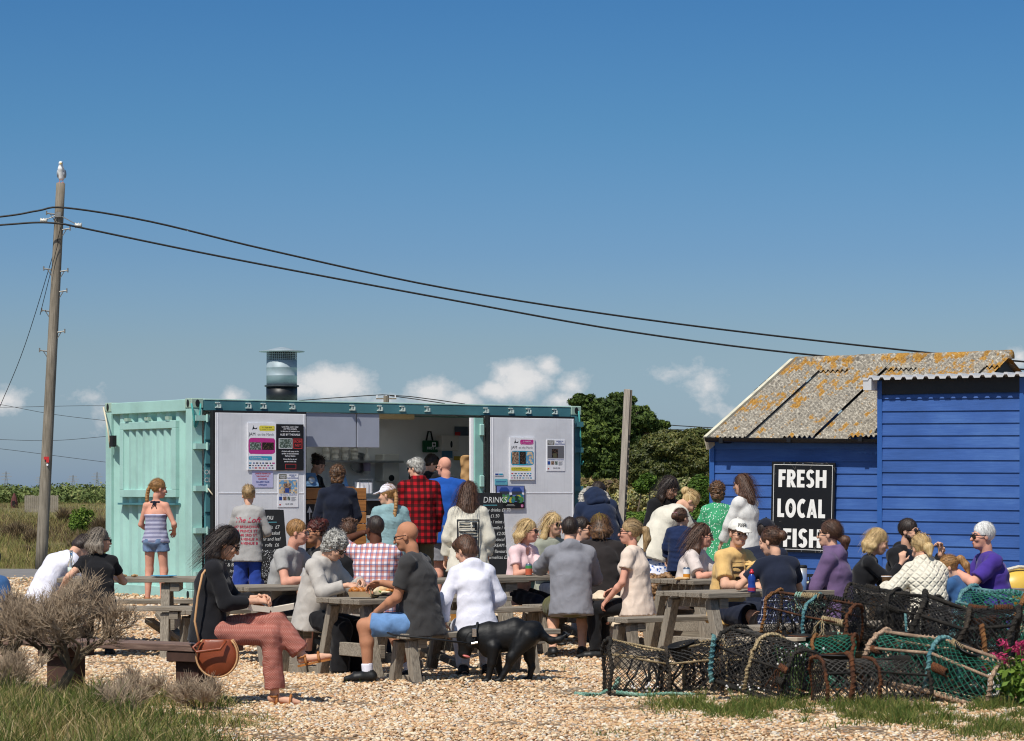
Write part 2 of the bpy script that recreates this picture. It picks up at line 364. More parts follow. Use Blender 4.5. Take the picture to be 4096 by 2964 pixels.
def person(key, label, px, Y, yaw, h=1.7, sit=.46, lean=8, slean=0, twist=0, head=(0, 5, 0), g=1.0, fem=False, skin='fair', arms=None, legs=None,
           top=None, over=None, bot=None, hair=('short', 'brown'), glasses=None, cap=None, shoes=SHOE_B, det=.0095, group=None, z0=None, beard=None, hands=None, foot=None, spread=.1, extra=None, chest=None):
    k = h/1.7; X = XP(px, Y); gz = float(zg(X, Y)) if z0 is None else z0
    root = empty('person', (X, Y, gz), yaw*D2R, label=label, cat='person', group=group)
    PEOPLE[key] = root; seed = abs(hash(key)) % 9973 if False else sum(ord(c)*(i+7) for i, c in enumerate(key)) % 9973
    st = sit is None
    zh = .90*k if st else sit+.095*g
    p0 = lean*.45*D2R; p1 = lean*1.15*D2R; s0 = slean*D2R
    def dv(p, s): return unit((math.sin(s), -math.sin(p)*math.cos(s), math.cos(p)*math.cos(s)))
    Pv = np.array([0, 0, zh]); d0 = dv(p0, s0); d1 = dv(p1, s0*1.2)
    W = Pv+d0*.20*k; Ch = W+dv((p0+p1)/2, s0)*.16*k; N = Ch+d1*.165*k
    lf = unit(rotz(twist*D2R) @ np.array([1, 0, 0])); lf = unit(lf-d1*(lf @ d1)); bk = np.cross(d1, lf)
    lm = unit(rotz(twist*D2R*.5) @ np.array([1, 0, 0]))
    sw = (.146 if fem else .166)*k*(.75+.25*g)
    Sh = {q: N-d1*.045*k+lf*(sw*sg) for q, sg in (('L', 1), ('R', -1))}
    Rh = rotz(head[0]*D2R) @ rotx(head[1]*D2R) @ roty(head[2]*D2R)
    hs = (.86+.14*k if k > .8 else .78+.1*k)*.925
    nb = N+unit(d1+np.array([0, -.25*math.sin(head[1]*D2R), .7]))*.085*k
    Hc = nb+Rh @ np.array([0, -.025, .105])*hs
    def hp(x, f, z): return Hc+Rh @ (np.array([x, -f, z])*hs)
    # limbs
    ua, fa, th, sn = .285*k, .245*k, .42*k, .415*k
    A = {}
    arms = arms or {}
    for q, sg in (('L', 1), ('R', -1)):
        a = arms.get(q, 'down' if st else 'lap'); pole = np.array([sg*.7, .6, -.7])
        if isinstance(a, dict): pole = LF(a['pole']); a = a['to']
        if a == 'down': T = Sh[q]+np.array([sg*.06, -.06-.1*math.sin(p1), -.50*k])
        elif a == 'lap': T = np.array([sg*.09, -.27*k, zh+.12])
        elif a == 'table': T = np.array([sg*.13, -.46*k, .77])
        elif a == 'front': T = Sh[q]+np.array([-sg*.12*k, -.27*k, -.27*k])
        elif a == 'pocket': T = Sh[q]+np.array([sg*.04, -.12*k, -.47*k])
        else: T = LF(a)
        e, w = ik(Sh[q], T, ua, fa, pole); A[q] = (Sh[q], e, w)
    Lg = {}
    hw = .085*k*(.8+.2*g)
    for q, sg in (('L', 1), ('R', -1)):
        hj = Pv+np.array([sg*hw, 0, -.01])
        l = (legs or {}).get(q)
        if l is None:
            if st: kn = np.array([sg*(spread*.95), -.03, .48*k]); an = np.array([sg*spread, .02, .075*k])
            else: kn = hj+unit(np.array([sg*spread*.7, -1, -.05]))*th; kn[2] = max(kn[2], .5*k*.92); an = np.array([kn[0]*1.02, kn[1]+.02, .075*k])
            if not st: kn[2] = min(kn[2], .075*k+sn*1.02)
        else:
            kn = LF(l[0]); an = LF(l[1])
        Lg[q] = (hj, kn, an)
    gf = .72+.28*g
    def torso(f, e, hem=0, topcut=True, gg=1.0, k_=.03, flare=0):
        hipw, hipd = (.172 if fem else .160)*k*gf+e, .112*k*g+e
        wa, wd = (.128 if fem else .145)*k*g*gg+e, .098*k*g*gg+e
        cw, cd = (.142 if fem else .165)*k*gf+e, (.112 if fem else .115)*k*gf+e
        tw, td = (.11 if fem else .125)*k+e, .062*k+e
        if hem: f.econe(W, Pv-d0*hem, lm, wa+.003, wd+.003, hipw+(.014 if st else .022)+flare, hipd+(.014 if st else .022)+flare, k_, flat=True)
        else:
            f.econe(W, Pv, lm, wa, wd, hipw, hipd, k_); f.ell(Pv+np.array([0, .02*k, -.01]), (hipw, hipd*1.02, .10*k+e), k=.03)
        f.econe(W, Ch, lf, wa, wd, cw, cd, k_)
        f.econe(Ch, N-d1*.035*k, lf, cw, cd, tw, td, k_)
        for q in 'LR': f.cone(N-d1*.02*k+lf*(.05*k if q == 'L' else -.05*k), Sh[q], .046*k+e, .051*k*gf+e*.9, .03)
        if fem and (chest is None or chest):
            for sg in (1, -1): f.ell(Ch+d1*.0-bk*(.085*k*gf)+lf*(sg*.065*k), (.062*k+e*.6, .055*k+e*.6, .06*k+e*.6), k=.03)
        if g > 1.1: f.ell(W-d0*.02-bk*(.06*k*g)*-1*-1, (.12*k*g+e, .09*k*g+e, .13*k+e), k=.04)
    # --- body: one continuous skin ---
    f = Field(); torso(f, -.008)
    f.cone(N-d1*.03, nb, .056*k*(.85 if fem else 1)*(.8+.2*g), .050*k*(.85 if fem else 1)*(.8+.2*g), .025); f.cone(nb, Hc+Rh @ np.array([0, .015, -.05]), .05*k*(.85 if fem else 1), .052*k*(.9 if fem else 1), .02)
    HR = Rh
    f.ell(hp(0, -.018, .032), np.array([.075, .094, .093])*hs, HR, .015); f.ell(hp(0, .03, -.03), np.array([.064, .064, .088])*hs, HR, .02)
    f.ell(hp(0, .052, -.088), np.array([.042 if fem else .047, .042, .032])*hs, HR, .02)
    f.cone(hp(0, .092, .006), hp(0, .113, -.032), .008*hs, .0145*hs, .012); f.cone(hp(-.032, .078, .022), hp(.032, .078, .022), .013*hs, .013*hs, .012)
    f.ell(hp(0, .086, -.064), np.array([.024, .014, .014])*hs, HR, .01)
    for sg in (1, -1):
        f.ell(hp(sg*.040, .072, -.028), np.array([.024, .022, .022])*hs, HR, .015)
        f.ell(hp(sg*.076, -.008, -.012), np.array([.010, .020, .032])*hs, HR, .006)
        f.ell(hp(sg*.033, .092, .002), np.array([.016, .012, .009])*hs, HR, .006, op='sub')
    for q, sg in (('L', 1), ('R', -1)):
        s_, e_, w_ = A[q]; tk = (.86 if fem else 1)*k*(.8+.2*g)
        f.cone(s_, e_, .052*tk, .039*tk, .02); f.cone(e_, e_+(w_-e_)*.3, .040*tk, .042*tk, .02); f.cone(e_+(w_-e_)*.3, w_, .041*tk, .026*tk, .02)
        # hand
        ho = (hands or {}).get(q, {})
        fw = unit(LF(ho['dir'])) if 'dir' in ho else unit(w_-e_)
        n0 = LF(ho['palm']) if 'palm' in ho else np.array([-sg*.6, .1, -.8]); n0 = unit(n0-fw*(n0 @ fw))
        sd = np.cross(n0, fw)*sg*-1
        if 'palm' not in ho and sd @ np.array([-sg, -1, .5]) < 0: sd = -sd
        c = ho.get('curl', 34)*D2R; z = (.92 if fem else 1)*k**.5*1.0
        f.econe(w_, w_+fw*.075*z, sd, .026*z, .018*z, .038*z, .015*z, .012)
        for i in range(4):
            b = w_+fw*(.082-.006*abs(i-1))*z+sd*(.029-.0195*i)*z; L = (.040, .044, .041, .032)[i]*z
            a0 = c*(.5+.12*i); d_1 = unit(fw*math.cos(a0)+n0*math.sin(a0)+sd*(.10-.07*i)); d_2 = unit(fw*math.cos(a0+c)+n0*math.sin(a0+c)+sd*(.08-.06*i)); d_3 = unit(fw*math.cos(a0+c*1.7)+n0*math.sin(a0+c*1.7))
            p1_ = b+d_1*L; p2_ = p1_+d_2*L*.72; p3_ = p2_+d_3*L*.5
            rr = max(.0085*z, det*.82); f.chain([b, p1_, p2_, p3_], [rr*1.05, rr, rr*.95, rr*.85], .006)
        t0 = w_+fw*.022*z+sd*.028*z; t1 = t0+unit(sd*.75+fw*.62+n0*.35)*.045*z; t2 = t1+unit(sd*.3+fw*.85+n0*.45)*.036*z
        f.chain([t0, t1, t2], [.0125*z, .0108*z, .009*z], .008)
    FD = {}
    for q, sg in (('L', 1), ('R', -1)):
        hj, kn, an = Lg[q]; tk = k*gf
        f.cone(hj, kn, .082*tk, .054*tk, .03); f.cone(kn, kn+(an-kn)*.35+unit(np.array([0, 1, .0]))*.012, .053*tk, .054*tk, .03); f.cone(kn+(an-kn)*.35+np.array([0, .012, 0]), an, .052*tk, .034*tk, .02)
        fd = unit(LF((foot or {}).get(q, (sg*.15, 1, 0)))); FD[q] = fd
        up = unit(kn-an); 
        if abs(up @ fd) > .75: up = np.array([0, 0, 1.])
        f.cone(an-fd*.03*k-up*.03, an+fd*.12*k-up*.045, .034*k, .026*k, .02); f.cone(an+fd*.12*k-up*.045, an+fd*.185*k-up*.052, .029*k, .018*k, .015)
    f.build('body', SK[skin], root, det)
    # --- eyes, brows, mouth ---
    if glasses != 'sun':
        for sg in (1, -1): e = MB(); e.ico(hp(sg*.033, .080, .002), .0125*hs, 1); e.build('eye', EYE_M, root, True)
    m = MB()
    m.ico(hp(0, .098, -.064), (.021*hs, .008*hs, .0065*hs), 1); m.build('mouth', LIP, root, True)
    hk, hm = hair if hair else (None, None)
    hmat = HA.get(hm)
    if hk not in (None,):
        for sg in (1, -1):
            b = MB(); b.tube([hp(sg*.018, .090, .028), hp(sg*.036, .090, .034), hp(sg*.055, .074, .026)], .0042*hs, 5); b.build('eyebrow', hmat if hm not in ('white',) else HA['grey'], root)
    # --- glasses ---
    if glasses:
        gm = MB(); dk = glasses == 'sun'
        for sg in (1, -1):
            cc = [hp(sg*(.034+.027*math.cos(a)), .106-.012*abs(.034+.027*math.cos(a))/.06, .0+.019*math.sin(a)) for a in np.linspace(0, 2*math.pi, 13)[:-1]]
            if dk: gm.add(cc, [tuple(range(12)) if sg < 0 else tuple(range(12))[::-1]])
            gm.tube(cc, .0032 if dk else .0022, 4, closed=True)
            gm.tube([hp(sg*.062, .094, .006), hp(sg*.080, .05, .010), hp(sg*.083, -.02, .004)], .0035 if dk else .002, 4)
        gm.tube([hp(-.01, .112, .006), hp(.01, .112, .006)], .003, 4)
        gm.build('sunglasses' if dk else 'spectacles', LENS if dk else WIRE_M, root)
    if glasses == 'up':
        pass
    # --- hair ---
    if hk:
        f = Field(); wr, wl = .003, .022
        t = {'short': .005, 'crop': .004, 'spiky': .007, 'curly': .016, 'mop': .009, 'bald': .004}.get(hk, .006)
        if hk == 'fringe':
            f.ell(hp(0, -.03, -.01), np.array([.080, .09, .055])*hs, HR, .01); f.ell(hp(0, -.02, .07), np.array([.12, .13, .062])*hs, HR, .01, 'sub')
        else:
            f.ell(hp(0, -.020, .036), np.array([.077+t, .096+t, .094+t])*hs, HR, .015)
        if hk == 'mop': f.ell(hp(0, .05, .075), np.array([.075, .06, .05])*hs, HR, .02); f.ell(hp(0, -.06, -.02), np.array([.09, .06, .08])*hs, HR, .02)
        if hk == 'spiky':
            for i in range(26):
                a = i*2.4; r = .015+.0026*i; d = np.array([r*math.cos(a), r*math.sin(a)-.02, .12]); f.cone(hp(*d), hp(d[0]*1.35, d[1]*1.3, .155-.0009*i), .014, .005, .01)
        if hk == 'curly':
            rg = np.random.default_rng(seed)
            for i in range(70):
                v = unit(rg.normal(size=3)); 
                if v[1] > .45 and v[2] < .35: continue
                f.ell(hp(v[0]*.088, v[1]*.102-.022, v[2]*.104+.028), rg.uniform(.016, .027)*hs, None, .006)
            f.ell(hp(0, -.06, -.06), np.array([.085, .06, .06])*hs, HR, .02); wr, wl = .006, .022
        # open the face
        fz = {'short': .060, 'crop': .062, 'spiky': .06}.get(hk, .055)
        if hk != 'fringe':
            f.ell(hp(0, .115, -.055), np.array([.084, .108, .045+fz])*hs, HR, .010, 'sub')
            f.ell(hp(0, .05, -.11), np.array([.13, .085, .075])*hs, HR, .012, 'sub')
        if hk in ('short', 'crop', 'spiky', 'pony', 'bun', 'braid', 'updo'):
            f.ell(hp(0, -.05, -.15), np.array([.12, .12, .085])*hs, HR, .012, 'sub')
        dn = np.array([0, 0, -1.])
        if hk in ('long', 'bob', 'swept'):
            L = .12 if hk == 'bob' else .30
            rg = np.random.default_rng(seed)
            for i in range(13):
                a = (i-6)/6*(.95 if hk == 'swept' else 1.35); b0 = hp(math.sin(a)*.082, -math.cos(a)*.085-.015, .0)
                tip = b0+dn*(L*rg.uniform(.8, 1.1))+bk*(.06 if hk == 'swept' else .02)+np.array([math.sin(a)*.01, .03*math.cos(a) if math.cos(a) > 0 else 0, 0])+Rh @ np.array([math.sin(a)*.012, 0, 0])
                md = b0+dn*L*.45+Rh @ np.array([math.sin(a)*.025, .035*max(0, math.cos(a)), 0])
                f.chain([b0, md, tip], [.027*hs, .028*hs, .010*hs], .02)
            wr, wl = .0035, .024
        if hk == 'pony':
            b0 = hp(0, -.105, .03); f.chain([b0, hp(0, -.16, .02), hp(.0, -.175, -.07), hp(0, -.15, -.19)], [.026*hs, .038*hs, .040*hs, .014*hs], .012)
        if hk == 'bun': f.ell(hp(0, -.135, .02), np.array([.05, .042, .05])*hs, HR, .012)
        if hk == 'updo': f.ell(hp(0, -.10, .085), np.array([.06, .055, .05])*hs, HR, .02); wr, wl = .008, .025
        if hk == 'lowpony': f.chain([hp(0, -.10, -.04), hp(0, -.15, -.06), hp(0, -.155, -.13)], [.03*hs, .046*hs, .022*hs], .015)
        if hk == 'braid':
            pts = [hp(.02, -.11, .03), hp(.05, -.13, -.03), hp(.065, -.13, -.10), hp(.075, -.12, -.17), hp(.085, -.10, -.25), hp(.09, -.09, -.31)]
            for a, b in zip(pts[:-1], pts[1:]):
                for u in (0, .5): f.ell(a+(b-a)*u, (.026, .026, .022), None, .006)
        V_, F_ = f.arrays(det*.9, wr, wl, seed, .15 if hk not in ('curly', 'updo') else 1.25); SV, SF = strands(hk, t, hs, seed, Rh)
        if len(SV): F_ = np.concatenate([F_, SF+len(V_)]); V_ = np.concatenate([V_, Hc+(SV*hs) @ Rh.T])
        link('hair', nmesh('hair', V_, F_, hmat, True), root)
    if beard:
        f = Field(); f.ell(hp(0, .05, -.085), np.array([.056, .054, .048])*hs, HR, .015); f.ell(hp(0, .02, -.05), np.array([.072, .05, .05])*hs, HR, .02)
        f.ell(hp(0, .11, -.062), np.array([.024, .03, .010])*hs, HR, .008, 'sub'); f.ell(hp(0, .08, -.005), np.array([.10, .08, .048])*hs, HR, .01, 'sub')
        f.build('beard', HA[beard], root, det*.8, .002, .02, seed)
    if cap:
        f = Field(); f.ell(hp(0, -.018, .045), np.array([.090, .110, .098])*hs, HR, .01); f.cut(hp(0, 0, .038), Rh @ np.array([0, .12, -1]))
        if cap[1] == 'peak':
            f.econe(hp(0, .07, .05), hp(0, .175, .028), Rh @ np.array([1., 0, 0]), .078*hs, .010, .052*hs, .008, .012)
        elif cap[1] == 'back':
            f.ell(hp(0, -.10, .055), np.array([.034, .03, .022])*hs, HR, .006, 'sub')
            f.econe(hp(0, .07, .05), hp(0, .175, .028), Rh @ np.array([1., 0, 0]), .078*hs, .010, .052*hs, .008, .012)
        elif cap[1] == 'beanie': f.econe(hp(0, -.02, .03), hp(0, -.02, .065), Rh @ np.array([1., 0, 0]), .098*hs, .118*hs, .098*hs, .118*hs, .01)
        o = f.build('beanie' if cap[1] == 'beanie' else 'cap', cap[0], root, .008, .0015, .05, seed)
        if cap[1] != 'beanie':
            b = MB(); b.ico(hp(0, -.018, .146), .009, 1); b.build('cap_button', cap[0], o)
    # --- clothes ---
    def sleeve(f, e, sl, wide=0):
        wide = wide*.55
        for q in 'LR':
            s_, e_, w_ = A[q]; tk = (.86 if fem else 1)*k*(.8+.2*g)
            if sl <= 0: continue
            u = min(sl, 1); f.cone(s_, s_+(e_-s_)*u, .050*tk+e*.85, (.050+(.040-.050)*u)*tk+e*.85+wide*u, .02, flat=u < 1)
            if sl > 1: u = min(sl-1, 1)*.98; f.cone(e_, e_+(w_-e_)*u, .041*tk+e*.85, (.041+(.030-.041)*u)*tk+e*.85+wide*.4, .025, flat=True)
    def garment(nm, d, e0):
        f = Field(); e = d.get('e', e0); e = e if e < .02 else .02+(e-.02)*.45; torso(f, e, d.get('hem', .10*k) if st else min(.105*g, d.get('hem', .1*k)+.03), flare=d.get('flare', 0), gg=d.get('gg', 1.0)); sleeve(f, e, d.get('sl', .6), d.get('wide', .006))
        if d.get('neck') == 'high': f.cone(N-d1*.03, nb+unit(nb-N)*.0, .07*k+e, .058*k+e, .02, flat=True)
        elif d.get('neck') == 'collar':
            for a in np.linspace(0, 2*math.pi, 15)[:-1]:
                r0 = lf*math.cos(a)*.062*k+bk*math.sin(a)*.058*k; f.cone(N+r0+d1*(.012+.012*math.sin(a))*k, N+r0*1.18+d1*(-.012+.01*math.sin(a))*k, .011, .011, .012)
        elif d.get('neck') != 'none': f.cone(N-d1*.05*k, N+d1*.012*k, .085*k+e*.5, .062*k+e*.5, .025, flat=True)
        if d.get('vneck'): f.ell(N-bk*.10*k+d1*(-.01), np.array([.055, .07, d['vneck']])*k, None, .01, 'sub')
        if d.get('hood'):
            f.ell(N+bk*.075*k-d1*.01*k, np.array([.105, .055, .085])*k, None, .025)
            for a in np.linspace(-.4, math.pi+.4, 9): f.ell(N+lf*math.cos(a)*.085*k+bk*math.sin(a)*.07*k+d1*(.02-.02*math.sin(a))*k, (.034*k,)*3, None, .02)
        if d.get('strapless'): f.cut(Ch-d1*.005, d1)
        if d.get('cutf'): f.cut(Pv-np.array([0, 0, d['cutf']]), (0, 0, -1))
        o = f.build(nm, d['m'], root, d.get('det', .011), min(.0032, d.get('wr', .0026)), d.get('wl', .13), seed+3)
        if d.get('cuffs'):
            for q in 'LR':
                s_, e_, w_ = A[q]; c2 = Field(); ax = unit(w_-e_); c2.cone(w_-ax*.05, w_-ax*.004, .037*k, .036*k, .01, flat=True, flat0=True); c2.build('cuff', d['m'], o, .009)
        return o
    if top: top_o = garment(top.get('n', 'shirt'), top, .012)
    else: top_o = None
    if over: top_o = garment(over.get('n', 'jacket'), over, .03)
    if bot:
        f = Field(); e = bot.get('e', .010); ep = min(e, .006)
        if bot.get('skirt'):
            L = bot['skirt']; f.econe(Pv+d0*.08, Pv-np.array([0, 0, L]) if st else Pv+np.array([0, -.3, -.05]), lm, .14*k+e, .11*k+e, bot.get('w', .26), bot.get('d', .2), .03, flat=True)
        else:
            f.ell(Pv+np.array([0, .02*k, -.02]), ((.168 if fem else .156)*k*gf+ep, .112*k*g+ep, .10*k+ep), k=.03); f.econe(W-d0*.08*k, Pv, lm, .14*k*gf+ep, .10*k*g+ep, .165*k*gf+ep, .112*k*g+ep, .03)
            for q in 'LR':
                hj, kn, an = Lg[q]; tk = k*gf; L = bot.get('len', 2); wd = bot.get('wide', 0); u = min(L, 1)
                f.cone(hj, hj+(kn-hj)*u, .088*tk+ep, (.088+(.066-.088)*u)*tk+e+wd*(u if L <= 1 else .3), .014, flat=u < 1)
                if L > 1:
                    u = (L-1)*.97; f.cone(kn, kn+(an-kn)*u, .066*tk+e+wd*.3, (.066+(.046-.066)*u)*tk+e+wd, .03, flat=True)
        f.build(bot.get('n', 'trousers'), bot['m'], root, .0115, bot.get('wr', .0032), bot.get('wl', .11), seed+5)
    # --- shoes ---
    if shoes is not None:
        for q in 'LR':
            hj, kn, an = Lg[q]; fd = FD[q]; up = unit(kn-an)
            if abs(up @ fd) > .75: up = np.array([0, 0, 1.])
            fd = unit(fd-up*(fd @ up)*.6); sdv = np.cross(up, fd); bs = an-up*.068*k
            f = Field(); f.econe(an-fd*.035*k-up*.03*k, an+fd*.10*k-up*.032*k, sdv, .043*k, .045*k, .048*k, .040*k, .02); f.econe(an+fd*.10*k-up*.036*k, an+fd*.185*k-up*.045*k, sdv, .05*k, .038*k, .034*k, .024*k, .02)
            f.cone(an-up*.03, an+up*.02, .046*k, .046*k, .02, flat=True); f.cut(bs, -up)
            o = f.build('shoe', shoes, root, .009)
            sm = MB(); ring = []
            for a in np.linspace(0, 2*math.pi, 19)[:-1]:
                u = math.cos(a); w = math.sin(a); ring.append(an+fd*(.075+.145*u)*k+sdv*(.05*w*(1-.18*max(0, -u)))*k-up*.062*k)
            V = ring+[p-up*.02 for p in ring]; n_ = len(ring)
            sm.add(V, [tuple(range(n_)), tuple(range(n_, 2*n_))[::-1]]+[(i, i+n_, (i+1) % n_+n_, (i+1) % n_) for i in range(n_)]); sm.build('sole', M('sole_'+('w' if shoes is SHOE_W else 'b'), '#d8d6d0' if shoes is SHOE_W else '#1c1c1c', .7, .1), o)
    J = dict(N=N, Ch=Ch, W=W, P=Pv, lf=lf, bk=bk, d1=d1, A=A, Lg=Lg, hp=hp, top=top_o, k=k, Rh=Rh, FD=FD)
    if extra: extra(root, J)
    return root, J
SKY_AIR, SKY_DUST, SKY_OZ, SKY_SAT, SKY_STR, EXPO = 1.0, 1.0, 1.5, 1.05, .09, 0.0
SKG = 1.0
# ---------- camera, sun, sky ----------
cam = bpy.data.cameras.new('camera'); co_ = bpy.data.objects.new('camera', cam); C.objects.link(co_)
cam.lens = FOC/4096*36; cam.sensor_width = 36; cam.sensor_fit = 'HORIZONTAL'; cam.shift_y = (HZ-1482)/4096
cam.clip_start = .5; cam.clip_end = 20000
co_.location = (0, 0, EYE); co_.rotation_euler = (math.pi/2, 0, 0); bpy.context.scene.camera = co_
EL, AZ = 54*D2R, 62*D2R
SUN = Vector((-math.cos(AZ)*math.cos(EL), -math.sin(AZ)*math.cos(EL), math.sin(EL)))
sl = bpy.data.lights.new('sun', 'SUN'); sl.energy = 4.3; sl.angle = .5*D2R; sl.color = (1, .955, .88)
so = bpy.data.objects.new('sun', sl); C.objects.link(so); so.rotation_euler = SUN.to_track_quat('Z', 'Y').to_euler(); so.location = (-8, -12, 30)
w = bpy.data.worlds.new('World'); bpy.context.scene.world = w; w.use_nodes = True; nt = w.node_tree; bgn = nt.nodes['Background']
def wn(t, **kw):
    n = nt.nodes.new(t)
    for k, v in kw.items(): setattr(n, k, v)
    return n
def wl(a, b): nt.links.new(a, b)
def wm(op, a, b=0., clamp=False):
    n = wn('ShaderNodeMath', operation=op, use_clamp=clamp)
    for i, v in enumerate((a, b)):
        if hasattr(v, 'is_output'): wl(v, n.inputs[i])
        else: n.inputs[i].default_value = v
    return n.outputs[0]
sky = wn('ShaderNodeTexSky', sky_type='NISHITA'); sky.sun_disc = False; sky.sun_elevation = EL; sky.sun_rotation = math.atan2(SUN.x, SUN.y)
sky.altitude = 0; sky.air_density = SKY_AIR; sky.dust_density = SKY_DUST; sky.ozone_density = SKY_OZ
hsv = wn('ShaderNodeHueSaturation'); wl(sky.outputs[0], hsv.inputs['Color']); hsv.inputs['Saturation'].default_value = SKY_SAT; hsv.inputs['Value'].default_value = 1
tc = wn('ShaderNodeTexCoord'); rpn = wn('ShaderNodeValToRGB'); spz = wn('ShaderNodeSeparateXYZ'); wl(tc.outputs['Generated'], spz.inputs[0]); wl(spz.outputs[2], rpn.inputs[0])
_l = lambda c: (c/255/12.92 if c <= 10.3 else ((c/255+.055)/1.055)**2.4)
el_ = rpn.color_ramp.elements
while len(el_) > 1: el_.remove(el_[-1])
for i_, (e_, tg_, rn_) in enumerate(((0., (140, 155, 170), (155, 150, 132)), (.0144, (141, 159, 176), (164, 163, 150)), (.049, (140, 169, 191), (175, 190, 188)), (.082, (117, 157, 193), (168, 188, 194)), (.126, (89, 142, 188), (149, 176, 196)), (.168, (72, 127, 181), (136, 165, 192)), (.30, (70, 126, 182), (118, 150, 190)), (.7, (80, 120, 180), (85, 125, 185)))):
    q_ = el_[0] if i_ == 0 else el_.new(e_); q_.position = e_; q_.color = tuple(_l(a)/_l(b)/1.6*SKG for a, b in zip(tg_, rn_))+(1,)
skc = wn('ShaderNodeMix', data_type='RGBA', blend_type='MULTIPLY'); skc.inputs[0].default_value = 1.; wl(hsv.outputs[0], skc.inputs[6]); wl(rpn.outputs[0], skc.inputs[7])
tc = tc if True else wn('ShaderNodeTexCoord'); sp = wn('ShaderNodeSeparateXYZ'); wl(tc.outputs['Generated'], sp.inputs[0])
dx, dy, dz = sp.outputs; dyp = wm('MAXIMUM', dy, .05)
az = wm('DIVIDE', dx, dyp); el = wm('DIVIDE', dz, dyp)
cmb = wn('ShaderNodeCombineXYZ'); wl(az, cmb.inputs[0]); wl(wm('MULTIPLY', el, 1.25), cmb.inputs[1])
def wnoise(scale, detail, rough):
    n = wn('ShaderNodeTexNoise'); n.inputs['Scale'].default_value = scale; n.inputs['Detail'].default_value = detail; n.inputs['Roughness'].default_value = rough; wl(cmb.outputs[0], n.inputs['Vector']); return n.outputs[0]
nz = wnoise(88, 9, .64); nz2 = wnoise(34, 3, .5)
msk = None
CL = [(1345, 1535, 150, 72, 1.), (1230, 1560, 110, 40, .62), (2080, 1520, 130, 80, 1.0), (2190, 1465, 60, 42, .95), (1985, 1560, 90, 45, .9), (1720, 1572, 120, 68, .95), (1850, 1600, 90, 40, .7), (2680, 1487, 100, 30, .42), (2830, 1550, 90, 70, .44), (2300, 1540, 80, 55, .6),
      (15, 1600, 100, 55, .8), (330, 1590, 60, 30, .26), (420, 1655, 60, 40, .24), (2260, 1600, 90, 36, .6), (4075, 1428, 45, 42, .7), (2950, 1640, 150, 40, .35), (930, 1590, 50, 30, .5), (1560, 1600, 60, 30, .5)]
for (px, py, hw_, hh, am) in CL:
    a0 = (px-CX)/FOC; e0 = (HZ-py)/FOC; wv, hv = hw_*1.25/FOC, hh*1.3/FOC
    u = wm('DIVIDE', wm('SUBTRACT', az, a0), wv); v = wm('DIVIDE', wm('SUBTRACT', el, e0), hv)
    b = wm('MULTIPLY', wm('SUBTRACT', 1., wm('SQRT', wm('ADD', wm('MULTIPLY', u, u), wm('MULTIPLY', v, v)))), am)
    msk = b if msk is None else wm('MAXIMUM', msk, b)
msk = wm('MAXIMUM', msk, -1.)
dens = wm('ADD', msk, wm('MULTIPLY', wm('SUBTRACT', nz, .5), 1.5)); dens = wm('ADD', dens, wm('MULTIPLY', wm('SUBTRACT', nz2, .5), .7))
cov = wm('MULTIPLY', wm('SUBTRACT', dens, .04), 1.75, True); cov = wm('MULTIPLY', cov, .9)
cov = wm('MULTIPLY', cov, wm('GREATER_THAN', dy, .06))
shade = wm('ADD', .62, wm('MULTIPLY', dens, .42), True)
cc = wn('ShaderNodeMix', data_type='RGBA'); wl(shade, cc.inputs[0]); cc.inputs[6].default_value = (2.6, 3.0, 3.55, 1); cc.inputs[7].default_value = (5.6, 5.5, 5.45, 1)
mx = wn('ShaderNodeMix', data_type='RGBA'); wl(cov, mx.inputs[0]); wl(skc.outputs[2], mx.inputs[6]); wl(cc.outputs[2], mx.inputs[7])
wl(mx.outputs[2], bgn.inputs[0]); bgn.inputs[1].default_value = SKY_STR*1.6
vs = bpy.context.scene.view_settings; vs.view_transform = 'Standard'; vs.look = 'None'; vs.exposure = EXPO; vs.gamma = 1
bpy.context.scene.cycles.max_bounces = 8; bpy.context.scene.cycles.diffuse_bounces = 6; bpy.context.scene.cycles.pixel_filter_type = 'BLACKMAN_HARRIS'; bpy.context.scene.cycles.filter_width = 1.15; bpy.context.scene.cycles.transparent_max_bounces = 6

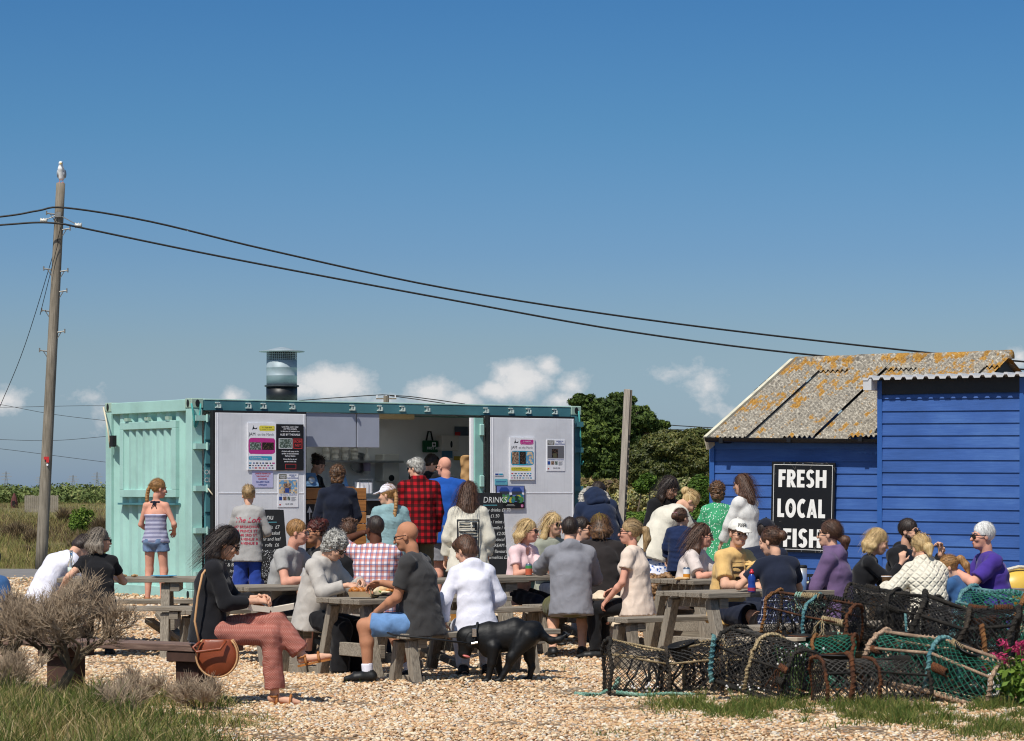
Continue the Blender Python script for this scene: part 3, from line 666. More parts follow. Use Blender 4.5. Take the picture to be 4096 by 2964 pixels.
# ---------- ground, road ----------
def ground():
    def ax(fine, lim0, lim1, step):
        a = list(np.arange(lim0, lim1, step)); return a
    xs = list(np.arange(-12, 12.01, .12)); q = 12.; s = .2
    while q < 9000: s *= 1.22; q += s; xs = [-q]+xs+[q]
    ys = list(np.arange(14, 60, .16)); q = 60.; s = .25
    while q < 12000: s *= 1.14; q += s; ys.append(q)
    q = 14.; s = .3
    while q > -400: s *= 1.3; q -= s; ys = [q]+ys
    X, Y = np.meshgrid(xs, ys); Z = zg(X, Y)
    near = sstep((62-Y)/4)*sstep((Y-15)/1)*sstep((11-np.abs(X))/2)
    Z = Z+near*(.012*np.sin(X*3.1+1.3*np.sin(Y*1.7))+.010*np.sin(Y*4.3+X*1.1)+RNG.normal(0, .004, X.shape))
    nx, ny = len(xs), len(ys); I = np.arange(nx*ny).reshape(ny, nx)
    F = np.stack([I[:-1, :-1].ravel(), I[:-1, 1:].ravel(), I[1:, 1:].ravel(), I[1:, :-1].ravel()], 1)
    t = NT('shingle_ground'); v = t.co()
    x, y, z = t.sep(v)
    cell = t.voro(34, v, out='Color'); cs = t.sep(cell)
    peb = t.ramp(cs[0], [(0, rgb('#6a4a2c')), (.15, rgb('#b98f5c')), (.35, rgb('#d0a878')), (.55, rgb('#c9b295')), (.7, rgb('#e0d3bd')), (.8, rgb('#a9753f')), (.9, rgb('#8f8a82')), (1, rgb('#eee5d4'))])
    dk = t.math('SUBTRACT', 1., t.math('MULTIPLY', t.voro(34, v), 1.2), 0, True)
    peb = t.mix(dk, sc(rgb('#6b5336'), .6), peb)
    grass = t.ramp(t.noise(1.1, 6, v), [(.32, rgb('#5c5432')), (.5, rgb('#6f6a3a')), (.62, rgb('#7a6a44')), (.75, rgb('#5c6a30'))])
    gm = t.math('MULTIPLY', t.math('SUBTRACT', y, 43.5), .6, 0, True)
    n1 = t.noise(.35, 4, v)
    # worn stony ground shows through the heath here and there
    bare = t.math('MULTIPLY', t.math('SUBTRACT', n1, .60), 12., 0, True)
    gm = t.math('MULTIPLY', gm, t.math('SUBTRACT', 1., t.math('MULTIPLY', bare, .8)))
    t.set('Base Color', t.mix(gm, peb, grass)); t.set('Roughness', .9)
    t.bump(t.math('SUBTRACT', 1., t.voro(34, v)), .6, .02)
    o = link('ground', nmesh('ground', np.stack([X.ravel(), Y.ravel(), Z.ravel()], 1), F, t.mat, True)); tag(o, kind='structure')
ground()
def road():
    V = []; F = []; n = 60
    for i in range(n+1):
        x = -60+i*2.0; c = 48.2+.012*x+.6*math.sin(x*.05)
        for j, o in enumerate((-2.5, -2.35, 2.35, 2.5)):
            V.append((x, c+o, float(zg(x, c+o))+(.03 if j in (1, 2) else -.02)))
        if i: b = (i-1)*4; F += [(b+j, b+4+j, b+5+j, b+1+j) for j in range(3)]
    me = bpy.data.meshes.new('road'); me.from_pydata(V, [], F)
    me.materials.append(M('asphalt', '#807c78', .9, .1, 3, .5, 90, .01)); o = link('road', me)
    tag(o, kind='structure')
    me.flip_normals()
road()
# ---------- shingle: loose stones ----------
def instancer(name, pts, scl, rot, val, mat, sub=2, shape='ICO'):
    me = bpy.data.meshes.new(name); me.vertices.add(len(pts)); me.vertices.foreach_set('co', np.ascontiguousarray(pts, np.float32).ravel())
    a = me.attributes.new('scl', 'FLOAT_VECTOR', 'POINT'); a.data.foreach_set('vector', np.ascontiguousarray(scl, np.float32).ravel())
    a = me.attributes.new('rt', 'FLOAT_VECTOR', 'POINT'); a.data.foreach_set('vector', np.ascontiguousarray(rot, np.float32).ravel())
    a = me.attributes.new('tint', 'FLOAT', 'POINT'); a.data.foreach_set('value', np.ascontiguousarray(val, np.float32))
    o = link(name, me); me.materials.append(mat)
    ng = bpy.data.node_groups.new(name+'_nodes', 'GeometryNodeTree')
    ng.interface.new_socket('Geometry', in_out='INPUT', socket_type='NodeSocketGeometry'); ng.interface.new_socket('Geometry', in_out='OUTPUT', socket_type='NodeSocketGeometry')
    gi = ng.nodes.new('NodeGroupInput'); go = ng.nodes.new('NodeGroupOutput')
    ic = ng.nodes.new('GeometryNodeMeshIcoSphere'); ic.inputs['Subdivisions'].default_value = sub; ic.inputs['Radius'].default_value = 1
    sm = ng.nodes.new('GeometryNodeSetShadeSmooth'); st = ng.nodes.new('GeometryNodeSetMaterial'); st.inputs['Material'].default_value = mat
    ip = ng.nodes.new('GeometryNodeInstanceOnPoints'); L = ng.links.new
    def att(n, t):
        q = ng.nodes.new('GeometryNodeInputNamedAttribute'); q.data_type = t; q.inputs['Name'].default_value = n; return q.outputs['Attribute']
    L(gi.outputs[0], ip.inputs['Points']); L(ic.outputs['Mesh'], sm.inputs['Geometry']); L(sm.outputs[0], st.inputs['Geometry']); L(st.outputs[0], ip.inputs['Instance'])
    L(att('scl', 'FLOAT_VECTOR'), ip.inputs['Scale']); L(att('rt', 'FLOAT_VECTOR'), ip.inputs['Rotation']); L(ip.outputs[0], go.inputs[0])
    md = o.modifiers.new('scatter', 'NODES'); md.node_group = ng
    return o
def pebbles():
    t = NT('pebble'); at = t.n('ShaderNodeAttribute', attribute_type='INSTANCER', attribute_name='tint')
    col = t.ramp(at.outputs['Fac'], [(0, rgb('#6e5238')), (.07, rgb('#a27646')), (.2, rgb('#c1935c')), (.36, rgb('#cfa878')), (.52, rgb('#d9bf98')), (.66, rgb('#e3d2b2')), (.75, rgb('#b98656')), (.83, rgb('#baac98')), (.9, rgb('#ebe0cc')), (.95, rgb('#958d84')), (1, rgb('#cf955e'))])
    t.set('Base Color', t.mix(t.math('MULTIPLY', t.noise(1.2, 4), .35), col, t.mix(.5, col, rgb('#f2e8d8')))); t.set('Roughness', .6)
    P = []; S = []
    for (y0, y1, n, r0, r1) in ((15.5, 19, 42000, .007, .019), (19, 23, 80000, .007, .020), (23, 27.5, 66000, .010, .023), (27.5, 34, 54000, .013, .028), (34, 46, 30000, .017, .034)):
        Y = RNG.uniform(y0, y1, n); X = RNG.uniform(-1, 1, n)*(Y*.19+.7)
        r = r0+(r1-r0)*RNG.random(n)**2.2
        keep = ~((X < -1.95-.55*sstep((Y-18.6)/2.6)+.2*np.sin(Y*4)+.14*np.sin(X*7+Y*2)) & (Y < 20.6)); X, Y, r = X[keep], Y[keep], r[keep]
        P.append(np.stack([X, Y, zg(X, Y)+.004+r*.15+RNG.uniform(-.004, .012, len(X))], 1)); S.append(r)
    P = np.concatenate(P); r = np.concatenate(S); n = len(P)
    S = np.stack([r*RNG.uniform(.9, 1.35, n), r*RNG.uniform(.65, 1., n), r*RNG.uniform(.42, .7, n)], 1)
    R = np.stack([RNG.normal(0, .3, n), RNG.normal(0, .3, n), RNG.uniform(0, 6.28, n)], 1)
    o = instancer('shingle', P, S, R, RNG.random(n), t.mat); tag(o, kind='stuff', label='loose tan and cream shingle covering the ground')
pebbles()
# ---------- blades ----------
def leafmat(name, stops, trans=.25, rough=.7, attr='tint'):
    t = NT(name); at = t.n('ShaderNodeAttribute', attribute_name=attr); col = t.ramp(at.outputs['Fac'], stops)
    t.set('Base Color', col); t.set('Roughness', rough); t.set('Specular IOR Level', .3)
    if trans:
        tr = t.n('ShaderNodeBsdfTranslucent'); t.put(tr.inputs[0], col); mxs = t.n('ShaderNodeMixShader'); mxs.inputs[0].default_value = trans
        out = t.t.nodes['Material Output']; t.t.links.new(t.b.outputs[0], mxs.inputs[1]); t.t.links.new(tr.outputs[0], mxs.inputs[2]); t.t.links.new(mxs.outputs[0], out.inputs[0])
    return t.mat
def blades(name, X, Y, Hh, W, mat, lean=.5, z=None, tint=None, seg=3):
    n = len(X); Z = zg(X, Y)-.01 if z is None else z; a = RNG.uniform(0, 6.28, n); d = np.stack([np.cos(a), np.sin(a)], 1); ln = RNG.uniform(.1, 1, n)*lean
    b = RNG.uniform(0, 6.28, n); sd = np.stack([np.cos(b), np.sin(b)], 1)
    V = np.zeros((n, seg*2+1, 3)); 
    for i in range(seg):
        t = i/seg; wv = W*(1-t*.55); c = np.stack([X, Y], 1)+d*(Hh*ln*t**1.8)[:, None]
        V[:, 2*i, :2] = c-sd*wv[:, None]/2; V[:, 2*i+1, :2] = c+sd*wv[:, None]/2; V[:, 2*i, 2] = V[:, 2*i+1, 2] = Z+Hh*t*(1-.25*ln*t)
    V[:, -1, :2] = np.stack([X, Y], 1)+d*(Hh*ln)[:, None]; V[:, -1, 2] = Z+Hh*(1-.25*ln)
    k = seg*2+1; base = np.arange(n)[:, None]*k; F = []
    for i in range(seg-1):
        F.append(np.concatenate([base+2*i, base+2*i+1, base+2*i+3], 1)); F.append(np.concatenate([base+2*i, base+2*i+3, base+2*i+2], 1))
    F.append(np.concatenate([base+2*seg-2, base+2*seg-1, base+2*seg], 1)); F = np.concatenate(F)
    me = nmesh(name, V.reshape(-1, 3), F, mat, True)
    tv = RNG.random(n) if tint is None else tint
    at = me.attributes.new('tint', 'FLOAT', 'POINT'); at.data.foreach_set('value', np.repeat(tv, k).astype(np.float32))
    return link(name, me)
GRASS = leafmat('grass_blade', [(0, rgb('#3a4a1f')), (.3, rgb('#566a2a')), (.55, rgb('#747e3c')), (.72, rgb('#978a50')), (.86, rgb('#b8a070')), (1, rgb('#d2bd92'))])
HEATH = leafmat('heath_blade', [(0, rgb('#5a4a38')), (.25, rgb('#7a6644')), (.45, rgb('#8d8452')), (.62, rgb('#737a3c')), (.8, rgb('#a8935c')), (1, rgb('#c2ab78'))], .2)
def lawns():
    # rough grass round the dry bushes, thinning into the shingle
    n = 95000; X = RNG.uniform(-4.6, -1.15, n); Y = RNG.uniform(16.4, 22.2, n)
    edge = -1.75-.55*sstep((Y-18.6)/2.6)+.22*np.sin(Y*4)+.16*np.sin(X*7+Y*2); k = RNG.random(n) < np.clip((edge+.12*RNG.normal(size=n)-X)*3+.2, 0, 1)
    k &= RNG.random(n) < np.clip((22.0-Y)*.8, .04, 1)
    X, Y = X[k], Y[k]; h = RNG.uniform(.05, .24, len(X))*np.clip(.5-(X+1.5)*.4, .35, .95)
    cl_ = np.sin(X*5.3+2*np.sin(Y*2.9))*np.sin(Y*4.1+1.5*np.sin(X*3.3)); k = RNG.random(len(X)) < np.clip(.72+.55*cl_, .12, 1); X, Y, h, cl_ = X[k], Y[k], h[k], cl_[k]; h = h*np.clip(.8+.5*cl_, .4, 1.4)*np.where(RNG.random(len(X)) < .05, 1.7, 1)
    o = blades('grass', X, Y, h, RNG.uniform(.004, .009, len(X)), GRASS, 1.1, tint=np.where(RNG.random(len(X)) < .26, RNG.uniform(.75, 1, len(X)), np.clip(RNG.random(len(X))*.75+.25*np.sin(X*3)*np.cos(Y*2.3), 0, 1))); tag(o, kind='stuff', label='long rough green grass with dry stems round the dry bushes')
    # short turf round the pots, and sprigs in the shingle
    n = 190000; X = RNG.uniform(.6, 4.6, n); Y = RNG.uniform(17.6, 22.6, n)
    m = np.exp(-((Y-(20.55+.3*np.sin(X*2)-(X-1.2)*.25))/.72)**2)*sstep((X-.75)/.6); m = np.maximum(m, .9*np.exp(-((X-3.45)/.7)**2-((Y-18.9)/.8)**2)); m = np.maximum(m, .5*np.exp(-((X-.95)/.4)**2-((Y-17.5)/.25)**2))
    cc_ = np.stack([RNG.uniform(.6, 4.6, 300), RNG.uniform(17.6, 22.6, 300)], 1); cr_ = RNG.uniform(.04, .2, 300); near_ = np.full(n, 9.)
    for q_, r_ in zip(cc_, cr_): near_ = np.minimum(near_, np.hypot(X-q_[0], (Y-q_[1])*.8)/r_)
    m = np.where(m > .3, m*np.where(near_ < 1, 1.2-.55*near_, .035), m*np.where(near_ < .7, .25, .01)); hcl = np.clip(1.35-near_*.75, .35, 1.3)
    k = RNG.random(n) < m; X, Y, hcl = X[k], Y[k], hcl[k]
    # small tufts in front of the dog and about the tables
    for (px, py, s, c) in ((1990, 2712, .22, 260), (2250, 2690, .3, 380), (1440, 2755, .08, 70), (1800, 2820, .06, 50), (1560, 2850, .1, 40), (2050, 2752, .3, 120), (60, 2420, .4, 160), (200, 2405, .5, 200), (2560, 2930, .22, 240), (2420, 2950, .1, 80)):
        Yc = float(EYE*FOC/(py-HZ)); X = np.append(X, XP(px, Yc)+RNG.normal(0, s, c)); Y = np.append(Y, Yc+RNG.normal(0, s*1.2, c))
    hcl = np.append(hcl, np.full(len(X)-len(hcl), .55)); h = RNG.uniform(.03, .13, len(X))*hcl; o = blades('turf', X, Y, h, RNG.uniform(.004, .009, len(X)), GRASS, 1.1, tint=.08+RNG.random(len(X))*.66); tag(o, kind='stuff', label='short green turf and sprigs growing in the shingle by the pots')
    # heath beyond the road
    X = []; Y = []
    for (y0, y1, n) in ((51, 62, 26000), (62, 85, 26000), (85, 130, 24000), (130, 330, 24000)):
        y = RNG.uniform(y0, y1, n); u = RNG.uniform(-.26, -.115, n)
        X.append(u*y); Y.append(y)
    y = RNG.uniform(44, 62, 9000); X.append(RNG.uniform(.0, .10, 9000)*y); Y.append(y)
    X = np.concatenate(X); Y = np.concatenate(Y); cl = np.sin(X*.9+Y*.21)+np.sin(X*.37-Y*.33+1)+.6*np.sin(Y*.9+X*1.7)
    k = RNG.random(len(X)) < np.clip(.55+.35*cl, .12, 1); X, Y, cl = X[k], Y[k], cl[k]
    s = np.clip(Y/60, .8, 2.2)
    h = RNG.uniform(.10, .34, len(X))*(1+.25*cl)*np.where(Y > 130, 1.1, 1.)
    tn = np.clip(.45+.17*np.sin(X*.5+Y*.13)+.12*np.sin(Y*.45)+RNG.normal(0, .18, len(X)), 0, 1)
    o = blades('heath_grass', X, Y, h, RNG.uniform(.008, .02, len(X))*s, HEATH, .8, tint=tn); tag(o, kind='stuff', label='dry tufted grass and heath stretching away beyond the road')
lawns()
# ---------- lettering ----------
def text_arrays(s, size, bold=0., align='LEFT', spacing=1.0, shear=0., line=1.0):
    cu = bpy.data.curves.new('lettering', 'FONT'); cu.body = s; cu.size = size; cu.offset = bold*size; cu.align_x = align; cu.space_character = spacing; cu.shear = shear; cu.space_line = line
    cu.resolution_u = 3; o = bpy.data.objects.new('lettering', cu); C.objects.link(o); dg = bpy.context.evaluated_depsgraph_get()
    me = bpy.data.meshes.new_from_object(o.evaluated_get(dg)); V = [tuple(v.co) for v in me.vertices]; F = [tuple(p.vertices) for p in me.polygons]
    bpy.data.objects.remove(o); bpy.data.curves.remove(cu); bpy.data.meshes.remove(me); return V, F
class Sheet:
    """things printed on a flat face: local x to the right, z up, the face looking along -y"""
    def __init__(s): s.layers = {}; s.d = .0016
    def mb(s, mat): return s.layers.setdefault(mat.name, (mat, MB()))[1]
    def text(s, mat, t, x, z, size, bold=0., align='LEFT', sx=1., y=None, **kw):
        V, F = text_arrays(t, size, bold, align, **kw); y = s.d if y is None else y
        s.mb(mat).add([(x+v[0]*sx, -y, z+v[1]) for v in V], F); return s
    def rect(s, mat, x0, x1, z0, z1, y=None):
        y = s.d*.6 if y is None else y
        s.mb(mat).add([(x0, -y, z0), (x1, -y, z0), (x1, -y, z1), (x0, -y, z1)], [(0, 1, 2, 3)]); return s
    def blob(s, mat, x0, x1, z0, z1, y=None, n=28, j=.08, seed=1):
        rg = np.random.default_rng(seed); y = s.d*.6 if y is None else y; V = []
        for i in range(n):
            a = 2*math.pi*i/n; c, q = math.cos(a), math.sin(a); e = .25
            V.append(((x0+x1)/2+(x1-x0)/2*math.copysign(abs(c)**e, c)*(1-j*rg.random()), -y, (z0+z1)/2+(z1-z0)/2*math.copysign(abs(q)**e, q)*(1-j*rg.random()*2)))
        s.mb(mat).add(V, [tuple(range(n))]); return s
    def disc(s, mat, x, z, r, y=None, n=20, rz=None):
        y = s.d*.6 if y is None else y
        s.mb(mat).add([(x+r*math.cos(2*math.pi*i/n), -y, z+(rz or r)*math.sin(2*math.pi*i/n)) for i in range(n)], [tuple(range(n))]); return s
    def poly(s, mat, pts, y=None):
        y = s.d*.6 if y is None else y; s.mb(mat).add([(p[0], -y, p[1]) for p in pts], [tuple(range(len(pts)))]); return s
    def build(s, name, parent):
        for nm, (mat, mb) in s.layers.items(): mb.build(name, mat, parent)
def flat(name, col, rough=.6): return M('print_'+name, col, rough, .03, 30)
W_ = flat('white', '#f1f1f4'); K_ = flat('black', '#101013'); CHALK = flat('chalk', '#d8d8d4', .9); MAG = flat('magenta', '#c2308a'); YEL = flat('yellow', '#e6d94a'); CYA = flat('cyan', '#2a9cc0'); GRY = flat('grey', '#6b6b70'); RED_ = flat('red', '#c23a3a'); BLU_ = flat('blue', '#274a96'); LIL = flat('lilac', '#c6c4e6'); OLV = flat('olive', '#5a573f')
PH1 = dot_cloth('photo_warm', rgb('#6a5040'), rgb('#b89a80'), 55, .5, warp=.5); PH2 = dot_cloth('photo_dark', rgb('#17130f'), rgb('#6a4a3a'), 60, .35, warp=.5); PH3 = dot_cloth('photo_sea', rgb('#6c9cc4'), rgb('#d8bf9a'), 30, .55, warp=.4); PH4 = dot_cloth('photo_green', rgb('#4a5a50'), rgb('#9aa8a0'), 60, .45, warp=.5)

# ---------- shipping container ----------
A0 = Vector((-4.099, 36.77, 0)); U = Vector((.8235, .5675, 0)).normalized(); VN = Vector((U.y, -U.x, 0))      # along the front, and out of the front
UANG = math.atan2(U.y, U.x); CZ0, CZ1 = .195, 2.775; CL_, CW = 6.15, 2.44
def onfront(t, out=0., z=0.): p = A0+U*t+VN*out; return (p.x, p.y, z)
def t_of(px):
    q = (px-CX)/FOC; return (q*A0.y-A0.x)/(U.x-U.y*q)
def z_of(px, py):
    t = t_of(px); return ZP(py, A0.y+U.y*t)
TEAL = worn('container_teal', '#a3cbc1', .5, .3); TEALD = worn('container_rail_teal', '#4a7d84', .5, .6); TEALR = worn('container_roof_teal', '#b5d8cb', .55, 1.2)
GASK = M('rubber_gasket', '#121416', .7, .1); PANEL = worn('white_panel', '#e4e5e8', .45, -1.2); INW = M('kitchen_white', '#f1f1ef', .5, .03, 3); STEEL = M('steel', '#b6b8ba', .28, .06, 10, metal=.9)
RUSTY = worn('rusty_casting', '#9ab3a2', .65, 2.6); CHROME = M('chrome', '#d8d8d8', .12, 0, metal=1)
def container():
    root = empty('shipping_container', onfront(0, 0, 0), UANG, label='turquoise shipping container fitted out as a food kiosk, open along its front', cat='shipping container')
    L, Wd, z0, z1 = CL_, CW, CZ0, CZ1          # local x along the front, y into the container
    T = .10
    b = MB()
    for x in (0, L-.16):
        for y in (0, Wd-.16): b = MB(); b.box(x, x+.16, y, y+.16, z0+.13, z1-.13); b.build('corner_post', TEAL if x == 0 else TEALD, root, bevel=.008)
    for x in (-.006, L-.172):
        for y in (-.006, Wd-.172):
            for za in (z0, z1-.128):
                b = MB(); b.box(x, x+.178, y, y+.178, za, za+.128)
                c = b.build('corner_casting', RUSTY if za > 1 else TEAL, root, bevel=.01)
                h = MB(); h.lathe([(.03, 0), (.03, .012)], 14, M=Matrix.Translation((x+.089, y+.005 if y < 1 else y+.185, za+.064)) @ Matrix.Rotation(math.pi/2, 4, 'X') @ Matrix.Scale(1.6, 4, (0, 1, 0)))
                if x < 1: h.build('lifting_hole', GASK, c); h = MB(); h.lathe([(.03, 0), (.03, .012)], 14, M=Matrix.Translation((x+.005, y+.089, za+.064)) @ Matrix.Rotation(-math.pi/2, 4, 'Y') @ Matrix.Scale(1.6, 4, (1, 0, 0)))
                h.build('lifting_hole', GASK, c)
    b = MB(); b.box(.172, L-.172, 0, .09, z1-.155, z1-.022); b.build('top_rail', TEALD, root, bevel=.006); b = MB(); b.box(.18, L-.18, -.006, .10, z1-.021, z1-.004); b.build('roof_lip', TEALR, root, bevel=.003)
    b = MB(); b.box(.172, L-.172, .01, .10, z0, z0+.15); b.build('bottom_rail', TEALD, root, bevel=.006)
    b = MB(); b.box(.172, L-.172, Wd-.09, Wd, z1-.12, z1-.02); b.build('back_rail', TEAL, root); b = MB(); b.box(.172, L-.172, Wd-.09, Wd, z0, z0+.15); b.build('back_rail', TEAL, root)
    # corrugated end wall with framed hatch
    def corr(mb, y0, y1, za, zb, x, depth, pitch, duty=.5):
        n = max(1, round((y1-y0)/pitch)); p = (y1-y0)/n; pts = []
        for i in range(n):
            a = y0+i*p; pts += [(x, a), (x, a+p*.30), (x+depth, a+p*.5), (x+depth, a+p*.80)]
        pts.append((x, y1)); V = [(q[0], q[1], z) for z in (za, zb) for q in pts]; m = len(pts)
        mb.add(V, [(i+1, i, m+i, m+i+1) for i in range(m-1)])
    b = MB(); corr(b, .16, Wd-.16, z0+.15, z1-.16, .045, .055, .278); b.build('end_wall', TEAL, root)
    b = MB(); b.box(.0, .10, .172, Wd-.172, z1-.16, z1-.01); b.build('end_rail', TEAL, root, bevel=.006); b = MB(); b.box(0, .10, .172, Wd-.172, z0, z0+.15); b.build('end_rail', TEAL, root, bevel=.006)
    # hatch: framed flap on the upper part of the end wall
    hz0, hz1, hy0, hy1 = 1.505, 2.50, .42, 2.00
    h = MB()
    for (ya, yb, za, zb) in ((hy0, hy1, hz0, hz0+.10), (hy0, hy1, hz1-.10, hz1), (hy0, hy0+.10, hz0+.1, hz1-.1), (hy1-.10, hy1, hz0+.1, hz1-.1)): h.box(-.012, .05, ya, yb, za, zb)
    hf = h.build('serving_hatch', TEAL, root, bevel=.005)
    b = MB(); corr(b, hy0+.10, hy1-.10, hz0+.1, hz1-.1, .008, .045, .2); b.build('hatch_panel', TEAL, hf)
    b = MB(); b.box(-.03, .055, hy0-.02, hy1+.02, hz0-.10, hz0-.075); b.build('hatch_sill', TEALD, hf)
    for y in (.62, 1.2, 1.78): b = MB(); b.box(-.03, .02, y-.05, y+.05, hz1+.012, hz1+.055); b.build('hatch_hinge', RUSTY, hf)
    # back, far end, floor, ceiling, roof
    b = MB(); b.box(.10, L-.02, Wd-.07, Wd-.03, z0+.15, z1-.06); b.build('back_wall', INW, root)
    b = MB(); b.box(L-.12, L-.04, .17, Wd-.17, z0+.1, z1-.06); b.build('far_wall', INW, root)
    b = MB(); b.box(.11, L-.13, .10, Wd-.075, z0+.10, z0+.15); b.build('floor', M('lino_floor', '#c4c4c0', .6), root)
    ra, rb_, rc, rd = 2.0, 4.3, 1.42, 1.86  # gap left in ceiling and roof for the added translucent panel
    for (xa, xb, ya, yb) in ((.11, L-.13, .09, rc), (.11, L-.13, rd, Wd-.075), (.11, ra, rc+.001, rd-.001), (rb_, L-.13, rc+.001, rd-.001)): b = MB(); b.box(xa, xb, ya, yb, z1-.10, z1-.07); b.build('ceiling', INW, root)
    t_ = NT('added_panel_plastic'); tr_ = t_.n('ShaderNodeBsdfTranslucent'); tr_.inputs[0].default_value = (.8, .82, .8, 1); t_.t.links.new(tr_.outputs[0], t_.t.nodes['Material Output'].inputs[0])
    b = MB(); b.box(ra, rb_, rc, rd, z1-.03, z1-.02); b.build('added_daylight_panel', t_.mat, root)  # invented translucent panel, out of view, added so sun brightens the kitchen
    b = MB(); n = 30; pts = []
    for i in range(n):
        x = .16+i*(L-.32)/n; p = (L-.32)/n; pts += [(x, z1-.022), (x+p*.3, z1-.022), (x+p*.42, z1-.002), (x+p*.88, z1-.002)]
    pts.append((L-.16, z1-.022)); m = len(pts)
    for ya, yb in ((.101, rc-.002), (rd+.002, Wd)): b = MB(); b.add([(q[0], y, q[1]) for y in (ya, yb) for q in pts], [(i, i+1, m+i+1, m+i) for i in range(m-1)]); b.build('roof', TEALR, root)
    for xa, xb in ((.16, ra-.002), (rb_+.002, L-.16)): b = MB(); b.box(xa, xb, rc-.01, rd+.01, z1-.03, z1-.023); b.build('roof', TEALR, root)
    # cam hooks along the top rail
    for px in (868, 990, 1050, 1165, 1405, 1515, 1605, 1705, 1940, 2040, 2110, 2215):
        t = t_of(px); b = MB(); b.box(t-.03, t+.03, -.03, -.001, z1-.12, z1-.105); b.box(t-.03, t+.03, -.03, -.001, z1-.06, z1-.045); b.box(t-.008, t+.008, -.025, -.001, z1-.105, z1-.06); b.box(t+.02, t+.035, -.05, -.03, z1-.12, z1-.07); b.build('lock_keeper', M('worn_white_steel', '#c2cfc9', .5, .3, 30), root)
    # folded doors: outer leaf seen edge on, inner insulated panel turned outward
    for side, (ta, tb) in (('a', (t_of(836), t_of(1197))), ('b', (t_of(1934), t_of(2268)))):
        z_a, z_b = .36, z1-.185
        r = MB(); r.box(ta, tb, -.17, -.10, z_a, z_b); d = r.build('folding_door', PANEL, root, bevel=.004)
        g = MB(); e = .03
        for (xa, xb, za, zb) in ((ta-e, ta, z_a-e, z_b+e), (tb, tb+.012, z_a-e, z_b+e), (ta, tb, z_b, z_b+e), (ta, tb, z_a-e, z_a)): g.box(xa, xb, -.165, -.085, za, zb)
        g.build('door_seal', GASK, d)
        g = MB(); g.box(ta+.035, ta+.042, -.174, -.168, z_a, z_b); g.box(tb-.03, tb-.022, -.174, -.168, z_a, z_b); g.box(ta+.045, tb-.03, -.1745, -.1695, 1.555, 1.565); g.build('door_trim', W_, d)
        # leaf behind, corrugated
        lo, hi = (.17, ta+.02) if side == 'a' else (tb-.02, L-.17)
        c = MB(); k = 7
        for i in range(k):
            za = z0+.2+i*(z1-z0-.42)/k; zb = za+(z1-z0-.42)/k; c.box(lo, hi+.0, -.07, -.02, za, zb-.05); c.box(lo, hi, -.045, -.02, zb-.05, zb)
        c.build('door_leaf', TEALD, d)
        if side == 'a':
            sh = Sheet(); [sh.text(CHALK, t_, .145, z_, .085, 0) for t_, z_ in (('OPEN', 1.80), ('CLOSED', 1.70), ('SPECIAL', 1.58))]
            for nm, (mt, mb) in sh.layers.items(): mb.build('chalk_writing', mt, d, loc=(0, -.0705, 0))
        for zz in (.52, 1.08, 1.62, 2.16, 2.52):
            xh = .02 if side == 'a' else L-.15
            hb = MB(); hb.box(xh, xh+.2 if side == 'a' else xh+.14, -.075, -.002, zz-.035, zz+.035); hb.tube([(.185 if side == 'a' else L-.165, -.08, zz-.05), (.185 if side == 'a' else L-.165, -.08, zz+.05)], .016, 8); hb.build('door_hinge', TEAL if side == 'a' else TEALD, d)
    # edge of the open right door with its lock boxes
    b = MB(); t = t_of(1895); b.box(t-.03, t_of(1920), -.08, 0, .4, z1-.19); dd = b.build('door_edge', M('edge_teal', '#8dbdb3', .5, .08), root)
    for zz in (2.42, 1.72): b = MB(); b.box(t+.03, t+.10, -.12, -.082, zz-.08, zz+.08); b.build('lock_box', TEAL, dd, bevel=.01)
    b = MB(); b.box(t-.075, t-.035, -.05, 0, .4, z1-.19); b.build('opening_frame', W_, root)
    # upper shutters
    for (pa, pb) in ((1200, 1427), (1432, 1521)):
        ta, tb = t_of(pa), t_of(pb); b = MB(); b.box(ta, tb, .02, .05, z_of(1300, 1788), z1-.16); b.build('overhead_shutter', M('shutter_grey', '#a2a7b4', .5, .05, 3), root, bevel=.003)
    # supports
    for x in (.3, L/2, L-.3):
        for y in (.2, Wd-.3): b = MB(); b.box(x-.15, x+.15, y-.1, y+.1, .06, z0-.002); b.build('footing', M('sleeper', '#4a4038', .9), root)
    return root
CONT = container()
def inC(t, y, z): p = A0+U*t-VN*y; return (p.x, p.y, z)
def on_panel(name, px0, px1, py0, py1, label, cat, th=.004, mat=None, out=.1765, tilt=0, **kw):
    """a board or sheet on the front of the folded doors; returns its Empty and size"""
    t0, t1 = t_of(px0), t_of(px1); zt, zb = z_of((px0+px1)/2, py0), z_of((px0+px1)/2, py1)
    r = empty(name, onfront(t0, out, zb), UANG, label=label, cat=cat, **kw); r.rotation_euler = (0, tilt, UANG)
    w, h = t1-t0, zt-zb; b = MB(); b.box(0, w, 0, th, 0, h); b.build('sheet' if th < .006 else 'board', mat or W_, r); return r, w, h
